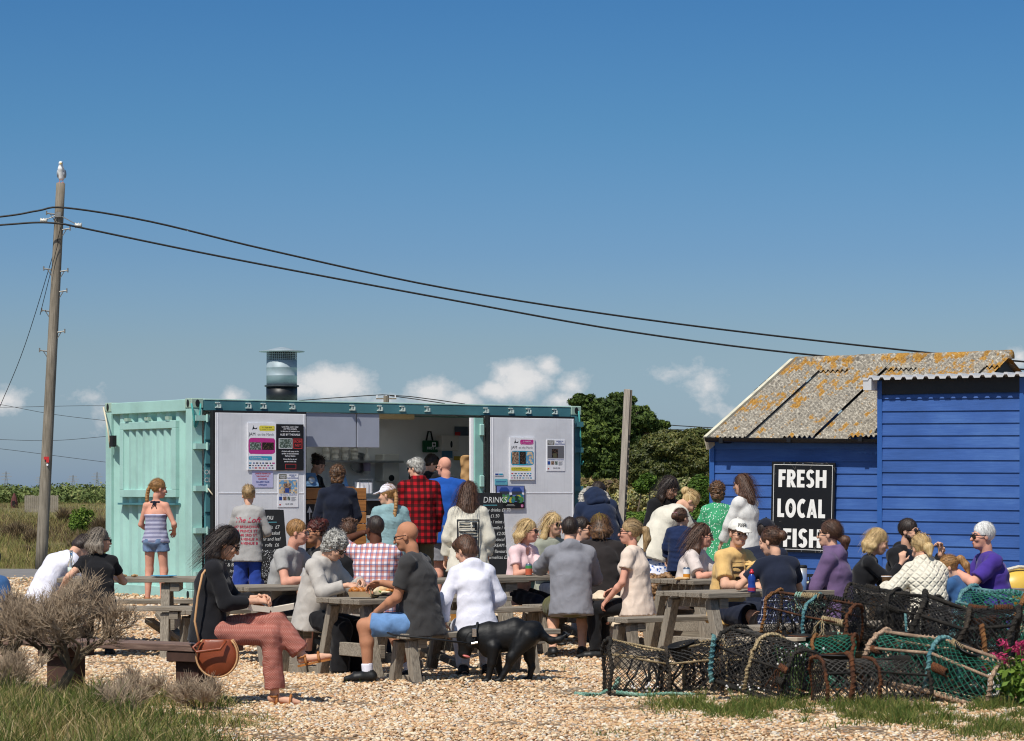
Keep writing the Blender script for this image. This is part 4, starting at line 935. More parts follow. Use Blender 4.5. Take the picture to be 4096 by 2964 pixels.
def jam(px0, px1, py0, py1, label, ban, pic, foot, date, th, out):
    r, w, h = on_panel('poster', px0, px1, py0, py1, label, 'poster', th, W_, out); s = Sheet()
    s.poly(K_, [(.16*w, .86*h), (.20*w, .93*h), (.22*w, .97*h), (.215*w, .92*h), (.26*w, .885*h), (.33*w, .88*h), (.34*w, .91*h), (.30*w, .87*h), (.22*w, .875*h)])
    s.blob(ban, .40*w, .96*w, .83*h, .955*h); s.text(K_ if ban is YEL else W_, date, .68*w, .90*h, .05*w, .02, 'CENTER'); s.text(K_ if ban is YEL else W_, 'Music • Photography • Art • Poetry • Theatre', .68*w, .865*h, .028*w, 0, 'CENTER')
    s.text(K_, 'JAM', .05*w, .735*h, .135*w, .0); s.text(GRY, 'on the Marsh', .345*w, .735*h, .118*w, -.004, sx=.9)
    s.blob(pic, .03*w, .97*w, .335*h, .69*h, j=.03)
    if pic is MAG: s.rect(PH4, .08*w, .48*w, .43*h, .59*h, .0013); s.rect(PH2, .51*w, .92*w, .43*h, .59*h, .0013)
    else: s.rect(PH1, .07*w, .35*w, .37*h, .665*h, .0013); s.rect(PH2, .38*w, .64*w, .37*h, .665*h, .0013); s.rect(PH3, .67*w, .94*w, .37*h, .665*h, .0013)
    s.blob(foot, .03*w, .88*w, .205*h, .30*h, j=.06, seed=4); c = K_ if foot is YEL else W_
    s.text(c, 'For full festival details:', .07*w, .262*h, .047*w, .01); s.text(c, 'www.jamconcert.org or 0800 988 7984', .07*w, .225*h, .040*w, .02)
    rg = random.Random(px0)
    for row in range(3):
        x = .05
        while x < .9: q = rg.uniform(.04, .12); s.rect(rg.choice([GRY, GRY, RED_, BLU_, CYA, K_, MAG]), x*w, (x+q*.8)*w, (.03+.052*row)*h, (.055+.052*row)*h); x += q+.03
    s.build('print', r)
def posters():
    jam(961, 1075, 1694, 1880, 'white festival poster with magenta picture band and yellow date splash beside the black poster', YEL, MAG, CYA, '5 – 15 July 2018', .012, .19)
    jam(2009, 2107, 1751, 1919, 'white festival poster with blue picture band and magenta date splash', MAG, CYA, YEL, '4 – 14 July 2019', .012, .19)
    r, w, h = on_panel('poster', 1077, 1185, 1698, 1882, 'black poster with white typewriter lettering advertising ales, beside the festival poster', 'poster', .012, K_, .19); s = Sheet()
    for t, z, q in (('Local Ales, Lager, Cider', .93, .064), ('and Wine available', .885, .064), ('to take away all weekend from', .835, .056), ('ALES BY THE RAILS', .755, .088), ('A short walk away in the', .40, .062), ('garden of the Dungeness', .35, .062), ('Railway Station', .30, .062), ('Come find us at our', .23, .062), ('garden drinks hut', .18, .062)): s.text(W_, t, .5*w, z*h, q*w, .02, 'CENTER')
    s.rect(W_, .08*w, .58*w, .47*h, .69*h); s.rect(PH4, .1*w, .56*w, .48*h, .68*h, .0013); s.rect(RED_, .62*w, .95*w, .47*h, .69*h); s.rect(K_, .645*w, .925*w, .487*h, .673*h, .0013); s.text(RED_, 'ROM\nNEY', .785*w, .60*h, .12*w, .03, 'CENTER', y=.002); s.rect(RED_, .32*w, .72*w, .03*h, .14*h); s.rect(K_, .335*w, .705*w, .04*h, .13*h, .0013); s.build('print', r)
    r, w, h = on_panel('notice', 982, 1065, 1884, 1950, 'small lilac paper notice about charter fishing under the festival poster', 'notice', .002, LIL); s = Sheet()
    for t, z, m in (('CHARTER FISHING ON', .80, RED_), ("'FAIR CHANCE' AT", .64, RED_), ('DUNGENESS', .48, RED_), ('CALL JERRY DILLER', .30, BLU_), ('01797363544', .12, BLU_)): s.text(m, t, .5*w, z*h, .125*h, .025, 'CENTER', sx=.85)
    s.build('print', r)
    for (a, b_, c, d, nm, col, lab) in ((1085, 1166, 1893, 2028, 'THE COASTAL COLLECTION', PH1, 'white leaflet with a chair picture headed the coastal collection'), (2157, 2230, 1759, 1884, 'THE PROSPECT COLLECTION', PH2, 'white leaflet with an interior picture headed the prospect collection')):
        r, w, h = on_panel('leaflet', a, b_, c, d, lab, 'leaflet', .006, W_); s = Sheet(); s.rect(OLV, .05*w, .42*w, .83*h, .97*h); s.text(W_, 'ROMNEY\nTWEED', .235*w, .90*h, .08*w, .02, 'CENTER', y=.002)
        for i, t in enumerate(('INSPIRED BY', 'YOUR', 'SURROUNDINGS')): s.text(BLU_, t, .72*w, (.93-.045*i)*h, .07*w, .02, 'CENTER')
        s.rect(PH3 if col is PH1 else GRY, .05*w, .95*w, .40*h, .80*h); s.rect(col, .28*w, .62*w, .42*h, .70*h, .0013); s.rect(BLU_ if col is PH1 else OLV, .35*w, .55*w, .42*h, .56*h, .0016)
        s.text(BLU_, nm, .5*w, .345*h, .066*w, .02, 'CENTER'); s.rect(BLU_, .05*w, .2*w, .2*h, .31*h); s.rect(PH1, .24*w, .42*w, .2*h, .31*h); s.rect(PH4, .46*w, .6*w, .2*h, .31*h)
        for i in range(6): s.rect(GRY, .65*w, (.9-.04*(i % 3))*w, (.29-.022*i)*h, (.298-.022*i)*h)
        s.text(K_, 'SAVE 10%!', .55*w, .07*h, .085*w, .01, 'CENTER'); s.rect(RED_, .06*w, .14*w, .05*h, .09*h); s.build('print', r)
    r, w, h = on_panel('picture_board', 1953, 2067, 1943, 2033, 'black edged picture board of blue roofs above round bushes over the drinks chalkboard', 'picture board', .014, K_, .192); s = Sheet()
    s.rect(flat('dusk', '#6b7ec0'), .02*w, .98*w, .28*h, .98*h); s.rect(W_, .02*w, .98*w, .6*h, .7*h, .0012)
    for (x, q) in ((.12, .34), (.55, .35)): s.rect(flat('wall', '#39404f'), x*w, (x+q)*w, .6*h, .75*h, .0014); s.poly(BLU_, [((x-.03)*w, .75*h), ((x+q+.02)*w, .75*h), ((x+q-.08)*w, .93*h), ((x+.05)*w, .93*h)], .0015)
    rg = random.Random(4); gs = [flat('bush'+str(i), c) for i, c in enumerate(('#2f5a35', '#4a8a5a', '#c9b83a', '#2c7a84', '#6b9a4a', '#1c3a2a'))]
    for i in range(26): s.disc(gs[i % 6], rg.uniform(.06, .94)*w, (.55-.26*i/26)*h, rg.uniform(.05, .09)*w, .0016+.00004*i)
    s.rect(K_, .0*w, 1*w, .0*h, .24*h, .003); s.rect(flat('fblue', '#3a5aa0'), .03*w, .12*w, .03*h, .19*h, .0034); s.text(W_, 'f', .06*w, .055*h, .14*h, .06, y=.0038); s.blob(MAG, .86*w, .95*w, .04*h, .18*h, .0034); s.disc(W_, .905*w, .11*h, .03*w, .0038); s.disc(MAG, .905*w, .11*h, .021*w, .0041); s.text(CHALK, 'the seafood shack by the lighthouse', .5*w, .16*h, .03*w, 0, 'CENTER', y=.0036) if False else None; s.rect(CHALK, .38*w, .62*w, .165*h, .175*h, .0034); s.rect(CHALK, .34*w, .66*w, .12*h, .128*h, .0034); s.rect(GRY, .34*w, .66*w, .06*h, .068*h, .0034); s.build('print', r)
    r, w, h = on_panel('sticker', 1950, 2001, 1916, 1939, 'torn turquoise card sticker above the picture board', 'sticker', .002, flat('aqua', '#68b5c6')); s = Sheet(); s.rect(BLU_, .1*w, .9*w, .55*h, .62*h); s.rect(BLU_, .1*w, .8*w, .3*h, .36*h); s.build('print', r)
    r, w, h = on_panel('sticker', 1950, 1984, 1892, 1903, 'narrow blue and white payment sticker just above the torn turquoise sticker', 'sticker', .002, W_); s = Sheet(); s.rect(BLU_, .05*w, .45*w, .2*h, .8*h); s.rect(CYA, .5*w, .95*w, .2*h, .8*h); s.build('print', r)
posters()

# ---------- roof flue ----------
def flue():
    t = t_of(1127); p = inC(t, 1.1, 0); Yd = p[1]; k = Yd/FOC
    zt = lambda py: ZP(py, Yd)
    r = empty('chimney_flue', (XP(1127, Yd), Yd, CZ1-.03), 0, label='round galvanised flue with mesh cowl and flat cap on the container roof', cat='flue')
    z = lambda py: zt(py)-(CZ1-.03)
    R = 61*k
    GALV = M('galvanised', '#9aa8ae', .55, .10, 6, .1, 20, metal=.1); MESH = M('mesh_dark', '#1a1c1e', .6)
    b = MB(); b.lathe([(R*1.02, 0), (R*1.02, z(1545))], 28); b.build('base_collar', M('black_sheet', '#17181b', .45, .2, 8), r, True)
    b = MB(); b.lathe([(R*1.13, z(1547)), (R*1.13, z(1541))], 28); b.build('flange', M('dark_steel', '#3c4044', .5, .2, 8), r)
    prof = []
    for py in (1541, 1505, 1504, 1502, 1501, 1473, 1472, 1470, 1469, 1441): prof.append((R*(1.012 if py in (1504, 1502, 1472, 1470) else 1.0), z(py)))
    b = MB(); b.lathe(prof, 32); b.build('duct', GALV, r, True)
    b = MB(); b.lathe([(R*.86, z(1441)), (R*.86, z(1405))], 24); b.build('cowl_core', MESH, r)
    b = MB()
    for i in range(44): a = 2*math.pi*i/44; b.tube([(R*.98*math.cos(a), R*.98*math.sin(a), z(1441)), (R*.98*math.cos(a), R*.98*math.sin(a), z(1405))], .0035, 4, caps=False)
    for q in range(5): zz = z(1441)+(z(1405)-z(1441))*(q+.5)/5; b.tube([(R*.98*math.cos(a), R*.98*math.sin(a), zz) for a in np.linspace(0, 2*math.pi, 33)[:-1]], .0035, 4, closed=True)
    b.build('cowl_mesh', GALV, r)
    b = MB(); b.lathe([(R*1.48, z(1408)), (R*1.5, z(1405)), (R*.9, z(1400)), (R*.35, z(1391)), (R*.05, z(1388))], 32); b.build('rain_cap', GALV, r, True)
flue()

# ---------- kitchen inside ----------
PINE = M('pine_plank', '#a9713a', .6, .22, 3, .2, 30, stretch=(1, 6, 12)); BLKB = M('chalkboard', '#1b1c1e', .75, .15, 8)
def kitchen():
    zc = z_of(1330, 1950)
    r = empty('service_counter', inC(0, 0, 0), UANG, label='timber service counter with plank front and black painted boards in the kiosk opening', cat='counter')
    ta, tb, tc = t_of(1197), t_of(1475), t_of(1900)
    f0 = CZ0+.15
    for i in range(5):
        b = MB(); za = zc-.16*(i+1)-(.0); b.box(ta+.02, tb, .06, .10, max(za, f0)+.006, za+.155); b.build('front_plank', PINE, r, bevel=.004)
    b = MB(); b.box(ta+.02, tb, .03, .42, zc, zc+.03) if False else b.box(t_of(1375), t_of(1424), .045, .065, zc-.165, zc+.012); b.build('end_block', PINE, r)
    b = MB(); b.box(tb+.003, tc-.05, .10, .62, zc-.25, zc-.21); b.build('worktop', M('worktop', '#cfcdc6', .5, .06, 5), r); b = MB(); b.box(ta+.02, tb, .101, .62, zc-.03, zc-.005); b.build('counter_top', M('worktop', '#cfcdc6'), r)
    b = MB(); b.box(tb+.003, tc-.05, .07, .10, f0, zc-.16); bp = b.build('painted_board', M('black_timber', '#1d1a17', .7, .3, 4, .3, 20, stretch=(8, 1, 1)), r)
    s = Sheet(); s.d = .004
    V, F = text_arrays('OFFSHORE', .33, .012); 
    s.mb(M('worn_white_paint', '#d9d5ca', .8, .2, 30)).add([(v[0]*.62, -.004, v[1]*1.0) for v in V], F); o = None
    for nm, (mt, mb) in s.layers.items(): o = mb.build('painted_letters', mt, bp, loc=(t_of(1425), .07, zc-.60))
    b = MB(); b.box(tb-.01, t_of(1530), .03, .25, zc-.175, zc-.15); b.build('shelf_edge', STEEL, r)
    r = empty('chalk_sign', inC(t_of(1228), .055, zc-.62), UANG, label='chalkboard sign with a chalk arrow fixed to the plank counter front', cat='chalkboard')
    b = MB(); b.box(0, t_of(1300)-t_of(1228), 0, .01, 0, .40); b.build('board', BLKB, r); s = Sheet()
    s.poly(CHALK, [(.03, .29), (.115, .29), (.072, .375)]); s.rect(CHALK, .065, .08, .20, .29); s.text(CHALK, 'H', .15, .22, .14, 0); s.text(CHALK, 'PLEASE', .07, .11, .075, 0); s.text(CHALK, 'LEAVE', .09, .04, .07, 0); s.build('chalk_writing', r)
    # trays, napkin holder
    for i, (a, b_, dz) in enumerate(((1264, 1320, .0), (1382, 1440, -.03))):
        t0, t1 = t_of(a), t_of(b_); q = empty('steel_tray', inC(t0, .28, zc+.02+dz), UANG, label=('tilted steel food tray in front of the cook', 'steel food tray standing behind the curly haired customer')[i], cat='tray')
        m = MB(); Mx = Matrix.Rotation(-.5, 4, 'X'); m.box(0, t1-t0, 0, .02, 0, .20, Mx); m.box(.03, t1-t0-.03, -.008, 0, .03, .17, Mx); m.build('pan', M('blue_steel', '#7fa3c4', .3, .1, metal=.4), q)
        m = MB(); m.lathe([(.05, 0), (.045, .03), (.015, .04)], 16, M=Mx @ Matrix.Translation(((t1-t0)/2, -.01, .08)) @ Matrix.Rotation(math.pi/2, 4, 'X')); m.build('knob', STEEL, q)
    t0, t1 = t_of(1455), t_of(1510); zb = z_of(1480, 1974); q = empty('napkin_holder', inC(t0, .12, zb), UANG, label='wire holder full of white napkins on the counter', cat='napkin holder'); wd = t1-t0
    m = MB(); 
    for y in (0, .14):
        m.tube([(0, y, 0), (0, y, .19), (wd, y, .19), (wd, y, 0)], .004, 5)
        for x in (.3, .7): m.tube([(wd*x, y, 0), (wd*x, y, .15)], .003, 4)
    m.build('wire_frame', STEEL, q); m = MB(); m.box(.01, wd-.01, .012, .125, .002, .15); m.build('napkins', W_, q)
    # back wall things
    Bk = CW-.09
    def pz(px, py):   # on the back wall
        q = (px-CX)/FOC; b0 = A0-VN*Bk; t = (q*b0.y-b0.x)/(U.x-U.y*q); return t, ZP(py, b0.y+U.y*t)
    def wallthing(name, px0, px1, py0, py1, label, cat, depth, mat, part='casing'):
        t0, zt = pz(px0, py0); t1, zb = pz(px1, py1); q = empty(name, inC(t0, Bk-.012, zb), UANG, label=label, cat=cat); m = MB(); m.box(0, t1-t0, -depth, 0, 0, zt-zb); m.build(part, mat, q, bevel=min(.01, depth*.3)); return q, t1-t0, zt-zb
    q, w, h = wallthing('water_heater', 1498, 1563, 1817, 1928, 'white boxy water heater on the kitchen back wall', 'water heater', .22, M('enamel', '#d5d2c8', .35, .03)); m = MB(); m.lathe([(.045, 0), (.045, .01)], 18, M=Matrix.Translation((w*.5, -.222, h*.14)) @ Matrix.Rotation(math.pi/2, 4, 'X')); m.build('dial', GASK, q)
    q, w, h = wallthing('towel_dispenser', 1742, 1810, 1742, 1804, 'white paper towel dispenser on the kitchen back wall', 'towel dispenser', .16, M('plastic_white', '#d8d4cc', .35, .03)); s = Sheet(); s.disc(K_, w*.55, h*.42, .02, .163, rz=.05); s.build('level_window', q)
    m = MB(); m.box(.04, w*.75, -.10, -.09, -.10, -.002); m.build('paper_towel', flat('towelblue', '#4a7a9a'), q)
    q, w, h = wallthing('first_aid_bag', 1686, 1736, 1762, 1810, 'green first aid bag with a white cross hanging on the wall', 'first aid bag', .10, cloth('firstaid', '#1f5a3c')); s = Sheet(); s.rect(W_, w*.5, w*.8, h*.48, h*.85, .103); s.rect(K_, w*.61, w*.69, h*.52, h*.80, .105); s.rect(K_, w*.54, w*.76, h*.62, h*.70, .105); s.text(W_, 'FIRST AID', w*.62, h*.25, .052, .01, 'CENTER', y=.103); s.build('print', q); m = MB(); m.tube([(w*.2, -.05, h), (w*.35, -.05, h+.13), (w*.55, -.05, h+.13), (w*.7, -.05, h)], .012, 6); m.build('handle', GASK, q)
    q, w, h = wallthing('safety_notice', 1564, 1592, 1822, 1875, 'blue and white safety notice beside the water heater', 'notice', .004, W_, 'sheet'); s = Sheet(); s.rect(flat('noticeblue', '#2f6ea8'), 0, w, 0, h*.6, .005); s.disc(flat('noticeblue', '#2f6ea8'), w*.45, h*.8, .045, .005); s.rect(W_, w*.42, w*.48, h*.76, h*.89, .006); s.build('print', q)
    q, w, h = wallthing('warning_label', 1814, 1857, 1825, 1841, 'yellow warning label on the kitchen back wall', 'label', .003, flat('hazard', '#c9a83a'), 'sheet')
    q, w, h = wallthing('notice_board', 1816, 1872, 1706, 1743, 'grey certificate with a red corner high on the kitchen wall', 'notice', .006, flat('cert', '#5a6676'), 'sheet'); s = Sheet(); s.rect(RED_, .02*w, .4*w, 0, .4*h, .008); s.build('print', q)
    t0, zt = pz(1270, 1850); q = empty('wall_shelf', inC(t0, Bk-.02, zt), UANG, label='steel shelf of stacked white cups on the kitchen wall', cat='shelf'); m = MB(); m.box(-.1, 1.25, -.28, 0, 0, .03); m.build('plank', STEEL, q)
    for i, (x, zz, hh) in enumerate(((.05, .03, .34), (.2, .03, .28), (.36, .03, .38), (.52, .03, .22))):
        k = empty('cup_stack', inC(t0+x, Bk-.15, zt+.031), UANG, label=('tall', 'medium', 'tallest', 'shortest')[i]+' stack of white takeaway cups on the kitchen shelf', cat='cups', group='cup stacks on the kitchen shelf'); m = MB(); m.lathe([(.045, 0)]+[(.045+.012*(j % 2), hh*j/8) for j in range(1, 9)], 14); m.build('cups', M('cup_white', '#d6d2c8', .6), k)
    t0, zt = pz(1450, 1800); q = empty('spray_bottle', inC(t0, Bk-.12, zt-.35), UANG, label='white cleaning bottle hanging on the kitchen rail', cat='bottle'); m = MB(); m.lathe([(.045, 0), (.05, .02), (.05, .24), (.02, .30), (.02, .38), (.03, .40)], 14); m.build('bottle_body', M('plastic_white', '#d8d4cc', .35, .03), q); m = MB(); m.lathe([(.0515, .05), (.0515, .18)], 14); m.build('bottle_label', flat('bl', '#b8a8c0'), q)
    t0, zt = pz(1422, 1852); q = empty('frying_pan', inC(t0, Bk-.05, zt), UANG, label='round steel pan hanging on the kitchen wall', cat='pan'); m = MB(); m.lathe([(.13, 0), (.15, .07), (.14, .07), (.12, .012)], 20, M=Matrix.Rotation(math.pi/2, 4, 'X')); m.build('pan_bowl', STEEL, q); m = MB(); m.tube([(-.08, -.04, .1), (-.12, -.05, .32)], .012, 6); m.build('handle', GASK, q)
    t0, zt = pz(1280, 1785); q = empty('hanging_rail', inC(t_of(1330), 1.5, zt), UANG, label='thin steel hanging rail below the overhead shutters', cat='rail'); m = MB(); m.tube([(-.9, 0, 0), (1.1, 0, 0)], .012, 6); m.build('rod', STEEL, q)
    for i, (px, c, L) in enumerate(((1345, '#3a3d42', .25), (1395, '#20262c', .3), (1320, '#7a2326', .3))):
        q = empty('kitchen_utensil', inC(t_of(px), 1.5, zt-.02), UANG, label=('grey', 'black', 'red handled')[i]+' utensil hanging from the kitchen rail', cat='utensil'); m = MB(); m.tube([(0, 0, 0), (0, 0, -L)], .01, 5); m.build('shaft', M('ut'+c, c, .5), q); m = MB(); m.ico((0, 0, -L-.05), (.045, .012, .07), 1); m.build('blade', M('ut'+c, c, .5), q, True)
    p = inC(t_of(1600), 1.2, 0); q = empty('strip_light', inC(t_of(1522), 1.0, CZ1-.20), UANG, label='unlit fluorescent strip light on the kiosk ceiling', cat='light'); m = MB(); m.box(0, 1.15, -.06, .06, 0, .085); m.build('diffuser', M('diffuser', '#d8cfa8', .4, .03), q, bevel=.015)
    q = empty('preparation_bench', inC(t_of(1560), 1.75, CZ0+.15), UANG, label='steel preparation bench and sink along the kitchen wall', cat='bench'); m = MB(); m.box(-1.6, 1.4, 0, .55, .86, .90); m.build('bench_top', STEEL, q); m = MB(); m.box(-1.6, 1.4, .05, .55, .05, .855); m.build('cupboard', M('cup', '#6f7378', .5), q)
    m = MB(); m.tube([(.35, .2, .9), (.35, .2, 1.25), (.30, .15, 1.38), (.22, .1, 1.36), (.2, .08, 1.25)], .022, 8); m.build('tap', M('hose', '#3a3a38', .5), q)
    for i, (px, py, w_, h_) in enumerate(((1905, 1850, .30, .5),)):
        t0 = t_of(1850); q = empty('paper_bag', inC(t0, .1, z_of(1870, 1950)), UANG, label='creased brown paper bag hanging by the kiosk opening', cat='paper bag'); f = Field(); f.econe((.15, 0, .05), (.2, 0, .42), (1, 0, 0), .09, .05, .15, .09, .02, flat=True); f.build('bag_body', M('kraft', '#b08a5a', .8, .1), q, .014, .012, .12, 5)
kitchen()
# ---------- ropes and leads on the container ----------
ROPE_T = M('teal_rope', '#4aa19c', .9, .3, 60); CABLE_W = M('cream_cable', '#d8cdb0', .6, .1)
def lead(name, pts, r, mat, label, cat='rope'):
    o = MB().tube(pts, r, 6).build(name, mat, None, True); return tag(o, label, cat)
lead('loop_rope', [onfront(.05+.02*math.sin(a), .02+.02*a/6, CZ1-.09-.17*math.sin(a/2)) if False else onfront(-.02+.13*t, .035+.02*math.sin(t*9), CZ1-.07-.30*math.sin(math.pi*t)) for a, t in ((i, i/12) for i in range(13))], .013, ROPE_T, 'blue green rope looped through the corner casting nearest the pole')
lead('loop_rope', [onfront(CL_-.06+.07*t, .03+.02*math.sin(t*7), CZ1-.07-.75*math.sin(math.pi*t*.62)) for t in np.linspace(0, 1, 12)], .011, ROPE_T, 'long blue green rope hanging from the corner casting nearest the trees')
e_ = A0+VN*-CW; lead('wall_cable', [tuple(Vector((e_.x, e_.y, 0))-U*(.03+.05*math.sin(t*3.1))+VN*(.12*math.sin(t*3.1)+.2*t)+Vector((0, 0, CZ1-.06-.55*t))) for t in np.linspace(0, 1, 12)], .012, CABLE_W, 'cream cable drooping from the far corner of the container end')
b = MB(); p = A0-VN*(CW-.28)-U*.04; o = empty('junction_box', (p.x, p.y, 2.18), UANG, label='small black junction box on the container end wall', cat='junction box'); b.box(-.02, .04, -.05, .05, 0, .15); b.build('casing', GASK, o)
lead('door_cord', [onfront(.17+.38*t, .12+.03*math.sin(t*6), 1.62-.22*math.sin(t*math.pi)*(1-.3*t)+.1*t) for t in np.linspace(0, 1, 10)], .009, CABLE_W, 'cream cord tied between the door hinge and folded door')
# ---------- blue clad hut ----------
HC = Vector((2.633, 37.8, 0)); HW = Vector((.829, -.559, 0)).normalized(); HN = Vector((HW.y, -HW.x, 0)); HANG = math.atan2(HW.y, HW.x)
def onhut(t, out=0., z=0.): p = HC+HW*t+HN*out; return (p.x, p.y, z)
def ht(px, out=0.):
    b = HC+HN*out; q = (px-CX)/FOC; return (q*b.y-b.x)/(HW.x-HW.y*q)
def hz(px, py, out=0.):
    t = ht(px, out); return ZP(py, (HC+HN*out).y+HW.y*t)
def bluewood():
    t = NT('blue_cladding'); v = t.co((1.2, 1, 14)); n = t.noise(3, 6, v, .65); w = t.noise(1.2, 3, t.co((1, 1, 2)))
    t.set('Base Color', t.ramp(t.math('ADD', t.math('MULTIPLY', n, .35), t.math('MULTIPLY', w, .65)), [(.26, rgb('#234882')), (.5, rgb('#32599c')), (.74, rgb('#4a72b0'))]))
    t.set('Roughness', .55); t.bump(t.noise(2.2, 8, t.co((1.5, 1, 34)), .7), .35, .006); return t.mat
BLUEW = bluewood(); BLUET = M('blue_trim', '#2c5aa0', .5, .06, 4, .1, 40); BLKF = M('black_fascia', '#0f1013', .5, .15, 5)
def roofmat():
    t = NT('lichen_roof'); v = t.co(); st = t.co((2.2, 1, 1))
    base = t.ramp(t.noise(26, 8, v, .7), [(.3, rgb('#4f4b45')), (.43, rgb('#7d776d')), (.54, rgb('#a09888')), (.66, rgb('#d8d1c2'))])
    x, y, z = t.sep(v)
    big = t.noise(1.6, 4, v); fine = t.noise(9, 6, t.co((1, .55, .55)), .62)
    hi = t.math('MULTIPLY', t.math('SUBTRACT', z, 2.85), .06)
    k = t.math('ADD', t.math('ADD', t.math('MULTIPLY', fine, .8), t.math('MULTIPLY', big, .45)), hi)
    org = t.math('MULTIPLY', t.math('SUBTRACT', k, .655), 22., 0, True)
    col = t.mix(org, base, t.ramp(t.noise(40, 3, v), [(.35, rgb('#8d6428')), (.6, rgb('#b88a3c')), (.75, rgb('#cdb070'))]))
    spot = t.math('LESS_THAN', t.voro(9, v), .12); col = t.mix(t.math('MULTIPLY', spot, .6), col, rgb('#4a443c'))
    t.set('Base Color', col); t.set('Roughness', .95); t.bump(t.noise(70, 6, v, .7), .7, .012); return t.mat
LICH = roofmat()
def hut():
    root = empty('fish_hut', onhut(0), HANG, label='blue clad hut with lichen covered corrugated roof and taller blue extension', cat='hut')
    p = HN*.02
    te = ht(3513, .30); tR = ht(4098, .30); tM = ht(4036, -2.2); ze = hz(2853, 1752); zb = .22
    eave = ze+.01
    def clad(mb, x0, x1, za, zt, y, step=.1525, sl=-.008, th=.022):
        z = za
        while z < zt-.01:
            zt_ = min(z+step, zt)
            V = [(x0, y-th, z), (x1, y-th, z+sl*(x1-x0)), (x1, y-.006, zt_+sl*(x1-x0)), (x0, y-.006, zt_), (x0, y, z), (x1, y, z+sl*(x1-x0))]
            mb.add(V, [(0, 1, 2, 3), (4, 5, 1, 0)]); z += step
    b = MB(); clad(b, .05, te, .30, eave-.02, 0); b.box(.05, te, .002, .06, .2, eave); b.build('front_wall', BLUEW, root)
    b = MB(); b.box(-.02, .05, -.04, .05, .2, eave-.05); b.build('corner_trim', BLUET, root)
    D = 4.44; RZ = 1.03
    b = MB(); b.add([(0, .05, .2), (0, D, .2), (0, D, eave), (0, D/2, eave+RZ-.05), (0, .05, eave)], [(0, 4, 3, 2, 1)]); b.build('gable_wall', BLUEW, root)
    b = MB(); b.box(.0, tM, D-.05, D, .2, eave); b.build('back_wall', BLUEW, root); b = MB(); b.add([(tM-.06, .3, .2), (tM-.06, D, .2), (tM-.06, D, eave), (tM-.06, D/2, eave+RZ-.03), (tM-.06, .3, eave)], [(0, 1, 2, 3, 4)]); b.build('gable_wall', BLKF, root)
    # corrugated roof in overlapping sheets
    sheet_e = [-.10, ht(3006)+.0, ht(3135)+.0, ht(3268), ht(3412), ht(3412)+.95, ht(3412)+1.9]
    slope = RZ/(D/2); oh = .17; nrm = Vector((0, -slope, 1)).normalized()
    edges = [.06]
    for px in (2996, 3140, 3270, 3412): edges.append(ht(px))
    while edges[-1] < tM-.2: edges.append(min(edges[-1]+.92, tM))
    roofz = lambda y: eave+.03+slope*y
    for i in range(len(edges)-1):
        xa, xb = edges[i], min(edges[i+1]+.05, tM); n = int((xb-xa)/.073*6); lift = (.05 if i % 2 == 0 else .0)
        for (y0, y1, lf_) in ((-oh, D/2-.02, 0),):
            xs = np.linspace(xa, xb, n+1); V = []
            rows = 8
            for r in range(rows+1):
                y = y0+(y1-y0)*r/rows
                for x in xs: V.append((x, y, roofz(y)+lift+.018*math.cos(2*math.pi*x/.073)))
            m = n+1; F = [(r*m+k, r*m+k+1, (r+1)*m+k+1, (r+1)*m+k) for r in range(rows) for k in range(n)]
            V2 = [(v[0], v[1], v[2]-.012) for v in V[:m]]; q = len(V); V += V2; F += [(q+k, q+k+1, k+1, k) for k in range(n)]
            MB().add(V, F).build('roof_sheet', LICH, root, True)
    b = MB(); b.add([(.06, D/2, roofz(D/2)), (tM, D/2, roofz(D/2)), (tM, D+oh, roofz(-oh)), (.06, D+oh, roofz(-oh))], [(0, 1, 2, 3)]); b.build('back_roof', LICH, root)
    # ridge cap: rounded roll with corrugated wing
    rp = [.05]; 
    while rp[-1] < tM-.1: rp.append(min(rp[-1]+.95, tM))
    for i in range(len(rp)-1):
        xa, xb = rp[i], rp[i+1]+.03; R = .085+(.008 if i % 2 else 0); V = []; prof = []
        for a in np.linspace(-.25, math.pi+.25, 12): prof.append((D/2-R*math.cos(a), roofz(D/2)+.0+R*math.sin(a)))
        n = 24; xs = np.linspace(xa, xb, n+1)
        V = [(x, q[0], q[1]) for x in (xa, xb) for q in prof]; m = len(prof); F = [(k, k+1, m+k+1, m+k) for k in range(m-1)]+[tuple(range(m))[::-1], tuple(range(m, 2*m))]
        mb = MB().add(V, F)
        n = int((xb-xa)/.073*6); xs = np.linspace(xa, xb, n+1); V = []
        for y in (D/2-.10, D/2-.36):
            for x in xs: V.append((x, y, roofz(y)+.045+.018*math.cos(2*math.pi*x/.073)))
        m = n+1; q = len(V); F = [(k+1, k, m+k, m+k+1) for k in range(n)]; V += [(v[0], v[1], v[2]-.016) for v in V[m:]]; F += [(m+k, m+k+1, q+k+1, q+k)[::-1] for k in range(n)]
        mb.add(V, F); mb.build('ridge_cap', LICH if i != 4 else M('pale_ridge', '#c2b9a4', .9, .15, 8), root, True)
    # barge board and gutter
    b = MB(); b.bar((.03, -oh-.03, roofz(-oh)-.03), (.03, D/2-.05, roofz(D/2)-.03), .05, .19, up=(0, 0, 1)); b.build('barge_board', M('cream_paint', '#d8d2ba', .6, .15, 4), root)
    for (a, c) in ((.62, .70), (.72, .80), (.56, .60)):
        b = MB(); y0 = -oh+(D/2+oh)*a; y1 = -oh+(D/2+oh)*c; b.bar((-.002, y0, roofz(y0)-.0), (-.002, y1, roofz(y1)-.0), .012, .17); b.build('torn_felt', BLKF, root)
    g0, g1 = .03, te+.1; b = MB(); V = []; n = 9
